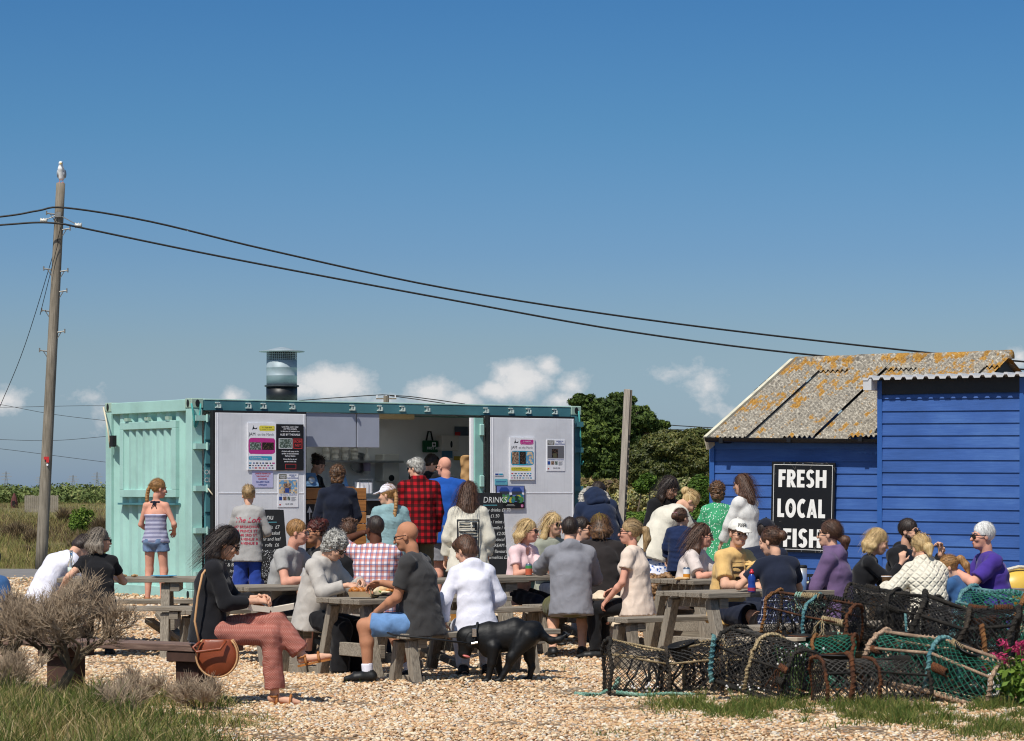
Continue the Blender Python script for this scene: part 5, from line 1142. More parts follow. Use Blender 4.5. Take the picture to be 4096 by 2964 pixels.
    for x, dz in ((g0, 0), (g1, -.05)):
        for a in np.linspace(math.pi, 2*math.pi, n): V.append((x, -oh-.03+.062*math.cos(a), eave-.005+dz+.062*math.sin(a)))
    b.add(V, [(k, k+1, n+k+1, n+k) for k in range(n-1)]+[tuple(range(n)), tuple(range(n, 2*n))[::-1]]); g = b.build('gutter', BLKF, root, True)
    for x in (.28, 1.28, 2.3): m = MB(); m.box(x-.03, x+.03, -oh-.10, -.0, eave-.085, eave-.02); m.build('gutter_bracket', BLKF, g, bevel=.004)
    b = MB(); b.box(.05, te, -.028, -.004, eave-.16, eave-.02); b.build('eave_board', BLUET, root)
    # extension, taller and proud of the front
    o = -.30; zt = hz(3600, 1512, .30)
    b = MB(); clad(b, te+.06, tR-.03, .30, zt-.205, o); b.box(te+.02, tR, o+.004, o+.25, .2, zt-.02); ex = b.build('extension_wall', BLUEW, root)
    b = MB(); b.box(te, te+.065, o-.03, o+.25, .2, zt-.03); b.build('corner_trim', BLUET, root)
    b = MB(); b.box(tR-.05, tR+.02, o-.035, o+.25, .2, zt-.03); b.build('corner_trim', BLUET, root)
    b = MB(); b.box(te+.066, tR-.03, o-.03, o+.002, zt-.202, zt-.012); b.build('fascia', BLKF, root)
    b = MB(); n = 24; p_ = .152; xs = []
    x = te-.12
    prof = []
    while x < tR+.1: prof += [(x, 0), (x+.075, 0), (x+.095, .034), (x+.132, .034)]; x += p_
    V = []
    for y, z in ((o-.20, zt), (1.22, zt-.01)):
        for q in prof: V.append((q[0], y, z+q[1]))
    m = len(prof); k0 = len(V); F = [(k, k+1, m+k+1, m+k) for k in range(m-1)]
    V += [(v[0], v[1], v[2]-.028) for v in V[:m]]; F += [(k0+k, k0+k+1, k+1, k) for k in range(m-1)]
    b.add(V, F); b.build('sheet_roof', M('white_sheet', '#c9c9c9', .45, .06, 4), root)
    b = MB(); b.box(te-.115, te+.0, o-.19, o+.2, zt-.15, zt-.004); b.build('soffit_end', M('white_sheet', '#c9c9c9', .45, .06, 4), root)
    return root
hut()
def hutsign():
    zt, zb_ = hz(3215, 1846), hz(3215, 2206); t0, t1 = ht(3092), ht(3345)
    r = empty('fish_sign', onhut(t0, .075, zb_), HANG, label='black board with white capitals FRESH LOCAL FISH on the blue hut wall', cat='sign'); r.rotation_euler = (0, .02, HANG)
    w, h = t1-t0, zt-zb_
    t = NT('sign_black'); v = t.co((1, 1, 1)); cr = t.voro(4.5, t.co((1, 1, 1)), 'DISTANCE_TO_EDGE'); n = t.noise(2.2, 3)
    crk = t.math('MULTIPLY', t.math('LESS_THAN', cr, .006), t.math('GREATER_THAN', n, .56)); t.set('Base Color', t.mix(t.math('MULTIPLY', crk, .6), rgb('#0c0c0e'), rgb('#8a857c'))); t.set('Roughness', .45)
    b = MB(); b.box(0, w, 0, .02, 0, h); b.build('board', t.mat, r, bevel=.003)
    s = Sheet(); s.d = .003; m = M('sign_white', '#ecebe6', .6, .03, 20)
    e = .035*w
    for (a, b_, c, d) in ((e, w-e, e, e+.006), (e, w-e, h-e-.006, h-e), (e, e+.006, e+.006, h-e-.006), (w-e-.006, w-e, e+.006, h-e-.006)): s.rect(m, a, b_, c, d, .002)
    G = heavy_letters()
    for word, x0, x1, z0, z1 in (('FRESH', .115, .87, .72, .915), ('LOCAL', .105, .86, .385, .59), ('FISH', .205, .80, .055, .26)):
        wd = sum(G[c][0] for c in word)+.09*(len(word)-1); sx = (x1-x0)*w/wd; x = x0*w; sz = (z1-z0)*h
        for c in word:
            for poly in G[c][1]: 
                mb = s.mb(m); V = [(x+q[0]*sx, -.003, z0*h+q[1]*sz) for q in poly[0]]; mb.add(V, poly[1])
            x += (G[c][0]+.09)*sx
    s.build('lettering', r)
    for (x, z) in ((.2, .985), (.5, .985), (.8, .985), (.2, .015), (.5, .015), (.8, .015)): b = MB(); b.lathe([(.008, 0), (.008, .006)], 8, M=Matrix.Translation((x*w, -.001, z*h)) @ Matrix.Rotation(math.pi/2, 4, 'X')); b.build('screw', STEEL, r)
def heavy_letters():
    """broad display capitals, each (width, list of (points, faces)) on a unit height"""
    def R(x0, x1, z0, z1): return ([(x0, z0), (x1, z0), (x1, z1), (x0, z1)], [(0, 1, 2, 3)])
    def Q(*p): return (list(p), [tuple(range(len(p)))])
    def arc(cx, cz, ro, rzo, ri, rzi, a0, a1, n=20):
        V = []
        for i in range(n+1):
            a = (a0+(a1-a0)*i/n)*D2R; V += [(cx+ro*math.cos(a), cz+rzo*math.sin(a)), (cx+ri*math.cos(a), cz+rzi*math.sin(a))]
        return (V, [(2*i, 2*i+2, 2*i+3, 2*i+1) for i in range(n)] if a1 > a0 else [(2*i+1, 2*i+3, 2*i+2, 2*i) for i in range(n)])
    s = .26; G = {}
    G['F'] = (.52, [R(0, s, 0, 1), R(s, .52, .80, 1), R(s, .48, .42, .61)])
    G['E'] = (.55, [R(0, s, 0, 1), R(s, .55, .80, 1), R(s, .51, .41, .59), R(s, .55, 0, .20)])
    G['H'] = (.76, [R(0, s, 0, 1), R(.76-s, .76, 0, 1), R(s, .76-s, .40, .60)])
    G['L'] = (.53, [R(0, s, 0, 1), R(s, .53, 0, .21)])
    G['I'] = (.26, [R(0, s, 0, 1)])
    G['O'] = (.82, [arc(.41, .5, .41, .52, .155, .28, 0, 360, 36)])
    G['C'] = (.66, [arc(.41, .5, .41, .52, .155, .28, 55, 305, 30)])
    G['A'] = (.80, [Q((0, 0), (.25, 0), (.43, .66), (.40, 1), (.265, 1)), Q((.55, 0), (.80, 0), (.535, 1), (.40, 1), (.37, .66)), R(.26, .54, .17, .33)])
    G['R'] = (.64, [R(0, s, 0, 1), arc(.32, .70, .30, .30, .07, .10, -90, 90, 16), R(s, .32, .80, 1.0), R(s, .32, .40, .60), Q((.20, .40), (.40, .44), (.68, 0), (.40, 0))])
    G['S'] = (.62, [arc(.33, .72, .30, .30, .07, .115, 30, 262, 22), arc(.29, .285, .31, .30, .06, .115, 82, -150, 22)])
    return G
hutsign()

# ---------- post, pole, cables, gull ----------
def woodmat(name, cols, st=(3, 60, 60), bmp=.5):
    t = NT(name); v = t.co(st); n = t.noise(1.4, 7, v, .62); n2 = t.noise(2.2, 3, t.co())
    t.set('Base Color', t.ramp(t.math('ADD', t.math('MULTIPLY', n, .75), t.math('MULTIPLY', n2, .25)), [(.3, rgb(cols[0])), (.46, rgb(cols[1])), (.6, rgb(cols[2])), (.74, rgb(cols[3]))])); t.set('Roughness', .85); t.bump(n, bmp, .006); return t.mat
GREYW = woodmat('weathered_wood', ('#5c5348', '#82786a', '#9c9282', '#b5ab99')); GREYV = woodmat('weathered_wood_upright', ('#5c5348', '#82786a', '#9c9282', '#b5ab99'), (60, 60, 3))
POLEW = woodmat('pole_wood', ('#574f42', '#7c7364', '#958b7b', '#aca291'), (40, 40, 2.2)); BLKC = M('black_cable', '#15130f', .6, .35, 25)
def pole():
    Y = 50.; zb = float(zg(XP(165, Y), Y)); base = Vector((XP(163, Y), Y, zb-.05)); top = Vector((XP(243, Y), Y, ZP(733, Y)))
    r = empty('utility_pole', base, 0, label='tall leaning wooden utility pole with climbing steps and a gull on top', cat='utility pole'); q = top-base
    b = MB(); n = 12; b.tube([q*(i/n) for i in range(n+1)], [.104-(.104-.077)*i/n for i in range(n+1)], 18); b.build('shaft', POLEW, r, True)
    at = lambda py: q*((ZP(py, Y)-base.z)/q.z)
    MET = M('grey_steel', '#8a8780', .5, .15, 20, metal=.4)
    for py, sg in ((858, -1), (920, 1), (1080, -1), (1087, 1), (1168, 1), (1246, -1), (1330, 1), (1406, -1)):
        p = at(py); m = MB(); m.tube([p+Vector((sg*.07, -.03, 0)), p+Vector((sg*.21, -.05, .02))], .013, 6); m.tube([p+Vector((sg*.075, -.03, -.11)), p+Vector((sg*.15, -.04, .01))], .008, 5); m.tube([p+Vector((sg*.21, -.05, -.015)), p+Vector((sg*.21, -.05, .06))], .013, 6); m.build('climbing_step', MET, r)
    p = at(1834); m = MB(); m.box(p.x-.03, p.x+.06, p.y-.125, p.y-.11, p.z-.02, p.z+.03); m.box(p.x+.01, p.x+.06, p.y-.125, p.y-.11, p.z-.07, p.z-.02); m.build('red_plate', M('redplate', '#c22a2a', .5), r); m = MB(); m.lathe([(.018, 0), (.018, .01)], 10, M=Matrix.Translation((p.x+.03, p.y-.11, p.z-.11)) @ Matrix.Rotation(math.pi/2, 4, 'X')); m.build('tag_disc', W_, r)
    for (px, py) in ((181, 886), (319, 905)):
        w_ = Vector((XP(px, Y), Y-.16, ZP(py, Y)))-base; m = MB(); m.lathe([(.035, -.06), (.05, -.05), (.03, -.02), (.05, 0), (.03, .02), (.05, .05), (.035, .06)], 12, M=Matrix.Translation(w_) @ Matrix.Rotation(math.pi/2, 4, 'Y')); m.build('insulator', M('porcelain', '#c9c6bc', .3, .08), r, True)
        m = MB(); m.tube([w_, at(860)+Vector((.0, -.1, 0))], .008, 5); m.build('stay_wire', MET, r)
    p = at(862); m = MB(); m.box(p.x-.05, p.x+.05, p.y-.13, p.y-.09, p.z-.04, p.z+.05); m.build('bracket', MET, r)
    def cable(name, pts, rad, label, Yf):
        P = [Vector((XP(px, Yf(px)), Yf(px), ZP(py, Yf(px)))) for px, py in pts]; out = []
        for i in range(len(P)-1):
            a, b_, c, d = P[max(i-1, 0)], P[i], P[i+1], P[min(i+2, len(P)-1)]
            for k in range(6):
                t = k/6; out.append(.5*((2*b_)+(c-a)*t+(2*a-5*b_+4*c-d)*t*t+(3*b_-a-3*c+d)*t**3))
        out.append(P[-1]); o = MB().tube(out, rad, 7).build(name, BLKC, None, True); return tag(o, label, 'cable')
    Yr = lambda px: 49.85+max(0, px-260)*.0006
    cable('overhead_cable', [(-500, 915), (0, 867), (150, 843), (262, 831), (600, 886), (1083, 1002), (1806, 1157), (2700, 1294), (3765, 1416), (4600, 1488)], .017, 'upper thick black overhead cable sagging from pole to hut', Yr)
    cable('overhead_cable', [(-500, 935), (0, 900), (150, 890), (250, 896), (330, 912), (903, 1030), (1806, 1200), (2528, 1328), (3300, 1425), (4096, 1478), (4600, 1512)], .017, 'lower thick black overhead cable sagging from pole to hut', lambda px: Yr(px)-.12)
    cable('stay_cable', [(244, 905), (215, 1010), (100, 1380), (0, 1625), (-100, 1850)], .006, 'thin stay wire slanting from the pole to the ground', lambda px: 49.86+max(0, (244-px))*.004)
    cable('pole_cable', [(236, 958), (210, 1060), (160, 1260)], .006, 'short slack wire hanging beside the pole', lambda px: 49.88)
    far = lambda px: 130.
    for i, (pts, lab) in enumerate((([(-300, 1622), (0, 1629), (420, 1623), (900, 1640)], 'upper faint wire crossing behind the pole'), ([(-200, 1590), (0, 1618), (200, 1655), (420, 1682), (900, 1730)], 'faint wire falling steeply behind the pole'), ([(-300, 1745), (0, 1758), (210, 1762), (430, 1745), (900, 1700)], 'faint sagging wire above the heath'), ([(-300, 1768), (0, 1795), (420, 1848), (900, 1900)], 'lowest faint wire falling towards the container'))):
        o = cable('distant_wire', pts, .010, lab, far)
    # gull
    g = empty('gull', (top.x+.005, top.y, top.z), 0, label='white gull standing on top of the utility pole', cat='gull'); s = 1/230
    f = Field(); f.econe((0, .05, .115), (0, -.01, .25), (1, 0, 0), .060, .075, .052, .055, .03); f.cone((0, -.01, .25), (0, -.03, .325), .042, .030, .03); f.ell((0, -.035, .345), (.036, .045, .036), k=.015); f.build('body', M('gull_white', '#e9e9e6', .8, .04, 20), g, .008)
    f = Field()
    for sg in (1, -1): f.ell((sg*.058, .06, .17), (.022, .10, .075), k=.01)
    f.ell((0, .15, .12), (.03, .09, .02), k=.02); f.build('wings', M('gull_grey', '#a3a9b0', .8, .05, 20), g, .008)
    m = MB(); m.tube([(.008, -.075, .338), (.014, -.115, .325), (.015, -.12, .315)], [.014, .009, .003], 6); m.build('beak', M('beak', '#d9b23a', .5), g)
    for sg in (1, -1): m = MB(); m.ico((sg*.028+.006, -.062, .352), .006, 1); m.build('eye', EYE_M, g)
    for sg in (1, -1): m = MB(); m.tube([(sg*.03, .02, .13), (sg*.03, .02, .012)], .006, 5); m.box(sg*.03-.022, sg*.03+.022, -.04, .03, .004, .012); m.build('leg', M('gull_leg', '#c98f80', .6), g)
pole()
def distant_pole():
    Y = 120.; x = XP(1545, Y); zb = float(zg(x, Y)); r = empty('utility_pole', (x, Y, zb), 0, label='distant wooden pole with crossarm rising behind the container roof', cat='utility pole')
    m = MB(); m.tube([(0, 0, 0), (0, 0, ZP(1583, Y)-zb)], .12, 10); m.build('shaft', POLEW, r); m = MB(); m.box(-.42, .42, -.06, .06, ZP(1597, Y)-zb, ZP(1592, Y)-zb); m.build('crossarm', POLEW, r)
    for dx in (-.38, 0, .38): m = MB(); m.tube([(dx, 0, ZP(1592, Y)-zb), (dx, 0, ZP(1580, Y)-zb)], .03, 6); m.build('insulator', W_, r)
    for i, (pts, lab) in enumerate((([(1195, 1602), (1330, 1592), (1460, 1583), (1530, 1579)], 'faint wire from the flue to the distant crossarm pole'), ([(1530, 1579), (1640, 1586), (1750, 1600), (1860, 1616)], 'upper faint wire from the distant crossarm pole towards the trees'), ([(1560, 1583), (1660, 1596), (1780, 1614)], 'lower faint wire from the distant crossarm pole towards the trees'), ([(2600, 1692), (2700, 1702), (2860, 1712)], 'upper faint wire above the shrub by the hut'), ([(2600, 1716), (2760, 1720), (2870, 1716)], 'lower faint wire above the shrub by the hut'))):
        o = MB().tube([(XP(px, Y), Y, ZP(py, Y)) for px, py in pts], .02, 5).build('distant_wire', BLKC); tag(o, lab, 'wire')
distant_pole()
def tall_post():
    Y = 33.; b0 = Vector((XP(2465, Y), Y, float(zg(XP(2465, Y), Y)))); t0 = Vector((XP(2509, Y), Y, ZP(1557, Y)))
    r = empty('timber_post', b0, 0, label='tall grey square timber post with slotted side standing before the trees', cat='post'); q = t0-b0
    m = MB(); m.bar((0, 0, 0), q, .07, .09, up=(0, -1, 0)); m.build('shaft', woodmat('pale_post', ('#7a7062', '#a0968a', '#b8ae9e', '#cdc3b2'), (60, 60, 3)), r, bevel=.004)
    sd = Vector((.045, .01, 0)); m = MB(); m.bar(sd, q+sd-Vector((0, 0, .01)), .026, .08, up=(0, -1, 0)); m.build('side_batten', M('slot_wood', '#6b6256', .85, .2, 10), r)
    k = 0
    for i in range(22): a = .08+i*.033; p = q*a; m = MB(); m.bar(p+sd+Vector((.004, -.038, 0)), q*(a+.022)+sd+Vector((.004, -.038, 0)), .014, .012, up=(0, -1, 0)); m.build('slot', GASK, r)
tall_post()
# ---------- picnic tables ----------
def boards(mb, x0, x1, y0, n, bw, gap, z0, th, rg):
    for i in range(n):
        a = y0+i*(bw+gap); e = rg.uniform(-.008, .008); mb.box(x0+e, x1+rg.uniform(-.008, .008), a, a+bw, z0+rg.uniform(-.002, .002), z0+th)
def picnic(corner, ang, L=1.5, label='', sink=0., seed=1, z=None):
    """corner: world xy of the near left corner of the top; local x along the boards, y away from the viewer"""
    rg = random.Random(seed); gz = float(zg(corner[0], corner[1]+.4)) if z is None else z
    r = empty('picnic_table', (corner[0], corner[1], gz), ang, label=label, cat='picnic table', group='weathered picnic tables on the shingle')
    H = .715-sink; Wd = .70
    b = MB(); boards(b, 0, L, 0, 7, .087, .0152, H-.042, .042, rg); b.build('tabletop', GREYW, r, bevel=.004)
    for x in (.16, L-.25):
        b = MB(); b.box(x, x+.09, .03, Wd-.03, H-.13, H-.045); b.build('cross_beam', GREYW, r, bevel=.004)
        for y0, y1 in ((.10, -.12), (Wd-.10, Wd+.12)):
            b = MB(); b.bar((x-.045, y0, H-.06), (x-.045, y1, -.02), .085, .075, up=(0, 1, 0)); b.build('leg', GREYV, r, bevel=.004)
        b = MB(); b.box(x-.002, x+.05, -.06, Wd+.06, .22, .33); b.build('rail', GREYW, r, bevel=.004)
    for sgn in (-1, 1):
        y0 = -.70 if sgn < 0 else Wd+.40
        s = MB(); boards(s, 0, L, y0, 3, .092, .012, .425-sink, .042, rg); be = s.build('bench', GREYW, r, bevel=.004)
        for x in (.13, L-.22):
            b = MB(); b.box(x, x+.085, y0+.02, y0+.28, .35-sink, .422-sink); b.build('bench_beam', GREYW, be, bevel=.004)
            for ya, yb in ((y0+.07, y0-.03), (y0+.23, y0+.33)): b = MB(); b.bar((x-.04, ya, .40-sink), (x-.04, yb, -.03), .08, .07, up=(0, 1, 0)); b.build('bench_leg', GREYV, be, bevel=.004)
            b = MB(); b.box(x-.0, x+.05, y0-.0, y0+.30, .02, .11); b.build('bench_rail', GREYW, be, bevel=.004)
        b = MB(); ya = y0+.28 if sgn < 0 else y0+.02; b.bar((L-.42, ya, .33), (L-.12, .30 if sgn < 0 else Wd-.3, .05), .09, .05); b.build('brace', GREYW, r, bevel=.004)
        b = MB(); b.bar((.19, ya, .06), (.19, .02 if sgn < 0 else Wd-.02, .06), .05, .09); b.build('tie_beam', GREYW, r, bevel=.004)
    return r
T1 = picnic((-1.237, 23.32), UANG, 1.5, 'picnic table where the bald man and the old woman in a grey hoodie eat', .015, 1, 0.)
T2 = picnic((1.615, 23.75), UANG, 1.55, 'picnic table where the man in a yellow tee leans on his arm', 0, 2)
T4 = picnic((XP(1992, 27.6), 27.6), UANG, 1.55, 'picnic table between the blonde in a pink tee and the man in a grey hoodie', 0, 4)
T5 = picnic((XP(1560, 27.2), 26.9), UANG, 1.6, 'picnic table beyond the man in a red check shirt', 0, 5)
T6 = picnic((XP(2760, 27.4), 27.0), UANG, 1.4, 'picnic table with the orange drinks can in front of the dark haired woman in sunglasses', 0, 6)
T7 = picnic((XP(1000, 25.9), 25.75), UANG, 1.4, 'picnic table under the forearm of the man in a pale grey tee and spectacles', 0, 7)
T8 = picnic((XP(228, 27.4), 27.4), .06, 1.32, 'picnic table with a clear water bottle, nearest the utility pole', .0, 8)
T9 = picnic((XP(3636, 24.9), 24.9), UANG, 1.4, 'picnic table carrying a kraft paper coffee cup', 0, 9)
TZ = .715
def on_table(T, x, y, z=TZ): 
    a = T.rotation_euler.z; c, s = math.cos(a), math.sin(a); return (T.location.x+c*x-s*y, T.location.y+s*x+c*y, T.location.z+z)
# red painted low bench along the left
def low_bench():
    a = Vector((-4.55, 22.75, 0)); b = Vector((-2.08, 21.16, 0)); d = (b-a).normalized(); ang = math.atan2(d.y, d.x); L = (b-a).length
    r = empty('plank_bench', (a.x, a.y, 0), ang, label='long low bench of faded red planks behind the dry bush', cat='bench'); RW = woodmat('faded_red_wood', ('#4a3a32', '#6e564b', '#866f62', '#a39386'), (3, 50, 50))
    for i in range(2): m = MB(); m.box(0, L, -.17+i*.175, -.005+i*.175, .40, .45); m.build('seat_plank', RW, r, bevel=.004)
    for x in (.35, 1.35, L-.32): m = MB(); m.box(x-.11, x+.11, -.10, .10, -.05, .32); m.build('support_post', M('dark_post', '#4a3228', .85, .25, 8), r, bevel=.006); m = MB(); m.box(x-.15, x+.15, -.16, .16, .322, .398); m.build('bearer', M('dark_post', '#4a3228', .85, .25, 8), r, bevel=.006)
    m = MB(); m.box(-.1, 1.75, .02, .14, .0, .07); m.build('ground_rail', RW, r)
low_bench()

# ---------- small things on the tables ----------
GLASS = M('clear_glass', '#f2f7f6', .03, 0, trans=.92, ior=1.3); KRAFT = M('kraft_card', '#b58a5c', .8, .06, 30); WHITEP = M('white_card', '#e2ded2', .7, .04)
def bottle(T, x, y, label):
    r = empty('glass_bottle', on_table(T, x, y), 0, label=label, cat='bottle'); m = MB(); m.lathe([(.03, 0), (.034, .01), (.034, .12), (.028, .15), (.014, .185), (.013, .235), (.016, .238), (.016, .25)], 16); m.build('bottle_body', GLASS, r, True)
    m = MB(); m.lathe([(.0347, .04), (.0347, .10)], 16); m.build('bottle_label', flat('blabel', '#c4d2c6'), r, True); m = MB(); m.lathe([(.030, .012), (.030, .08)], 12); m.build('water', M('water', '#dfeeee', .02, 0, trans=.9, ior=1.2), r, True)
    m = MB(); m.lathe([(.0165, .25), (.0165, .262)], 12); m.build('cap', STEEL, r); return r
def cup(T, x, y, label, mat, h=.105, r0=.031, r1=.042, lid=None):
    r = empty('paper_cup', on_table(T, x, y), 0, label=label, cat='cup'); m = MB(); m.lathe([(r0, 0), (r1, h), (r1+.003, h+.003), (r1-.002, h+.002), (r1-.006, h*.8)], 20); m.build('cup_wall', mat, r, True)
    m = MB(); m.lathe([(r1+.0035, h-.006), (r1+.0035, h+.001)], 20); m.build('rim', W_, r); return r
def rest(name, label, cat, T, x, y, builder, z=TZ):
    r = empty(name, on_table(T, x, y, z), 0, label=label, cat=cat); builder(r); return r
bottle(T8, .12, .16, 'clear water bottle with a pale label beside the person in white'); bottle(T4, .86, .10, 'clear glass bottle beside the man in the grey hoodie')
cup(T9, .12, .42, 'kraft paper coffee cup near the blonde woman in black', KRAFT, .12, .033, .045)
def plate(r):
    m = MB(); m.lathe([(.07, 0), (.08, .004), (.12, .016), (.125, .018), (.118, .014)], 26); m.build('dish', W_, r, True); m = MB(); m.lathe([(.126, .0155), (.1265, .0185)], 26); m.build('blue_rim', flat('platerim', '#4a9ac0'), r)
rest('plate', 'white plate with a blue rim on the table by the container', 'plate', T8, 1.0, .2, plate)
def shells(r):
    for i in range(6): m = MB(); m.ico((.09*i-.2+.01*(i % 2), .03*(i % 3), .015), (.04, .03, .016), 1); m.build('crust', M('crust', '#a8855a', .8, .3, 30), r)
rest('food_scraps', 'bread scraps lying beside the clear water bottle', 'food', T8, .45, .25, shells)
FOOD = M('golden_food', '#b8702a', .45, .35, 30); GREENS = M('greens', '#5f7a2f', .6, .2, 30)
def tray_food(r):
    m = MB(); m.box(-.085, .085, -.06, .06, 0, .006)
    for (a, b, c, d) in (((-.085, -.06), (.085, -.06), (.1, -.075), (-.1, -.075)), ((.085, -.06), (.085, .06), (.1, .075), (.1, -.075)), ((.085, .06), (-.085, .06), (-.1, .075), (.1, .075)), ((-.085, .06), (-.085, -.06), (-.1, -.075), (-.1, .075))): m.add([(a[0], a[1], 0), (b[0], b[1], 0), (c[0], c[1], .045), (d[0], d[1], .045)], [(0, 1, 2, 3)])
    m.build('card_tray', M('pale_card', '#cbb08a', .8), r); rg = random.Random(3)
    for i in range(7): m = MB(); m.ico((rg.uniform(-.07, .07), rg.uniform(-.045, .045), .045+rg.uniform(0, .02)), (.032, .024, .022), 2); m.build('morsel', FOOD, r, True)
rest('food_tray', 'open card tray of golden fried pieces in front of the old woman', 'food tray', T1, .16, .25, tray_food)
def wrap(r):
    m = MB(); m.lathe([(.11, 0), (.13, .012)], 20); m.build('black_plate', GASK, r); f = Field(); f.econe((-.1, 0, .03), (.06, 0, .04), (0, 1, 0), .09, .012, .05, .02, .02); f.cone((-.1, -.02, .03), (-.19, 0, .08), .05, .01, .03); f.build('paper', M('greaseproof', '#e0cfa8', .8, .05), r, .012, .006, .08, 3)
    f = Field(); f.ell((.0, 0, .06), (.075, .055, .03)); f.ell((.03, -.01, .085), (.06, .05, .022)); f.build('bread', M('bread', '#d9b483', .8, .15, 20), r, .01, .003, .05, 2); m = MB(); m.ico((-.08, -.05, .04), (.05, .015, .012), 1); m.build('salad', GREENS, r); m = MB(); m.ico((.04, -.05, .05), (.045, .02, .018), 2); m.build('filling', FOOD, r)
rest('wrapped_sandwich', 'bread roll in greaseproof paper on a black plate by the bald man', 'sandwich', T1, .42, .26, wrap)
def can(r):
    m = MB(); m.lathe([(.026, 0), (.033, .008), (.033, .105), (.027, .117), (.027, .119)], 18); m.build('can_body', STEEL, r, True); m = MB(); m.lathe([(.0335, .01), (.0335, .055)], 18); m.build('orange_band', flat('can_orange', '#e0922a'), r); m = MB(); m.lathe([(.0335, .056), (.0335, .1)], 18); m.build('white_band', W_, r)
rest('drinks_can', 'orange and white drinks can on the table by the beige tee', 'can', T6, .10, .22, can)
def can2(r):
    m = MB(); m.lathe([(.026, 0), (.033, .008), (.033, .105), (.027, .117), (.027, .119)], 18); m.build('can_body', STEEL, r, True); m = MB(); m.lathe([(.0335, .01), (.0335, .07)], 18); m.build('red_band', flat('can_red', '#c05a3a'), r); m = MB(); m.lathe([(.0335, .071), (.0335, .1)], 18); m.build('green_band', flat('can_green', '#3f8a4a'), r)
rest('drinks_can', 'red and green drinks can by the grey hoodie elbow', 'can', T4, .50, .2, can2)
def tumbler(r):
    t = NT('tumbler_blue'); z = t.sep(t.co())[2]; t.set('Base Color', t.ramp(t.math('MULTIPLY', z, 4.6), [(.1, rgb('#7a9fd0')), (.55, rgb('#a8bcd8')), (.8, rgb('#c9c6c0'))])); t.set('Metallic', .6); t.set('Roughness', .28)
    m = MB(); m.lathe([(.036, 0), (.038, .01), (.044, .19)], 20); m.build('tumbler_wall', t.mat, r, True); m = MB(); m.lathe([(.045, .191), (.045, .205), (.038, .215)], 20); m.build('lid', GASK, r, True)
rest('travel_tumbler', 'steel travel tumbler fading to blue beside the purple fleece', 'tumbler', T2, 1.12, .12, tumbler)
def crust(r): 
    f = Field(); f.ell((0, 0, .015), (.06, .02, .014)); f.ell((-.05, .01, .012), (.04, .015, .011)); f.build('bread', M('bread', '#d9b483', .8, .15, 20), r, .008, .002, .04)
rest('bread_crust', 'piece of bread beside the orange drinks can', 'food', T6, -.0+.03, .18, crust)
def chipbag(r):
    f = Field(); f.econe((0, 0, 0), (.03, 0, .14), (1, 0, 0), .06, .02, .03, .012, .01, flat=True); f.build('paper', KRAFT, r, .01, .004, .06, 2); m = MB(); m.lathe([(.1, -.0), (.115, .012)], 20, c=(.0, 0, .0)); m.build('plate_rim', GASK, r)
rest('food_wrapper', 'crumpled brown food wrapper on a dark plate near the bearded man', 'wrapper', T9, .38, .45, chipbag)
def tomato(r):
    rg = random.Random(5)
    for i in range(5): m = MB(); m.ico((rg.uniform(-.07, .07), rg.uniform(-.03, .03), .02), .022, 1); m.build('morsel', M('tomato', '#c25a2a', .4, .2, 30), r, True)
rest('food_pieces', 'small orange food pieces on the bench beside the white hoodie', 'food', T5, .42, -.56, tomato, .468)
def jumper(r):
    f = Field(); f.econe((-.22, 0, .03), (.10, .0, .05), (0, 1, 0), .11, .03, .13, .04, .03); f.cone((.02, .0, .05), (.2, -.06, .0), .07, .06, .03); f.cone((.2, -.08, .0), (.16, -.14, -.22), .05, .035, .03); f.cone((.16, -.14, -.22), (.06, -.15, -.36), .04, .03, .03); f.build('knit', cloth('cream_knit', '#dcc9ae'), r, .012, .006, .09, 4)
rest('folded_jumper', 'cream knitted jumper draped over the bench edge', 'jumper', T4, .80, -.55, jumper, .468)

# ---------- menu boards ----------
def aboard(px0, px1, py0, Y, label, lines, hh, hdr, ang=UANG-.0, tilt=.16):
    x0, x1 = XP(px0, Y), XP(px1, Y); gz = float(zg(x0, Y)); r = empty('menu_board', (x0, Y, gz), ang, label=label, cat='chalkboard'); w = (x1-x0)/math.cos(ang); h = hh
    Mx = Matrix.Rotation(-tilt, 4, 'X'); m = MB(); m.box(0, w, 0, .018, .04, h, Mx); bd = m.build('board', BLKB, r, bevel=.003); m = MB(); m.box(.0, w, .30, .318, .04, h-.02, Matrix.Translation((0, .0, 0)) @ Matrix.Rotation(.02, 4, 'X')); m.build('rear_board', BLKB, r)
    s = Sheet(); s.d = .003; z = h-.12; s.text(CHALK, hdr, .07, z, .10, 0, shear=.2); s.rect(flat('chalkcyan', '#69b7c4'), .07, w*.75, z-.035, z-.028); z -= .11
    for t in lines: s.text(CHALK, t, .04, z, .058, .0, shear=.2); z -= .072
    for nm, (mt, mb) in s.layers.items(): o = mb.build('chalk_writing', mt, bd); o.matrix_local = Mx
    return r
aboard(1035, 1160, 0, 34.2, 'black food chalkboard leaning below the black poster', ['Crab rolls  £7', 'in a bun, salad', 'tartar and leaf', 'Fish rolls  £6', 'Lobster  £12', 'changes with', 'season', 'Fried Potatoes', 'with Fennel', 'Fish Flatbread', 'red cabbage'], 1.18, 'Menu')
aboard(870, 990, 0, 33.9, 'dark chalkboard with small print behind the blue trousers', ['£3.50', 'Fried Potatoes', 'Salad & Basil', 'lattes  iced', 'flatbreads', 'cod and roe', 'Seasonal greens', 'sandwiches'], .88, 'Today')
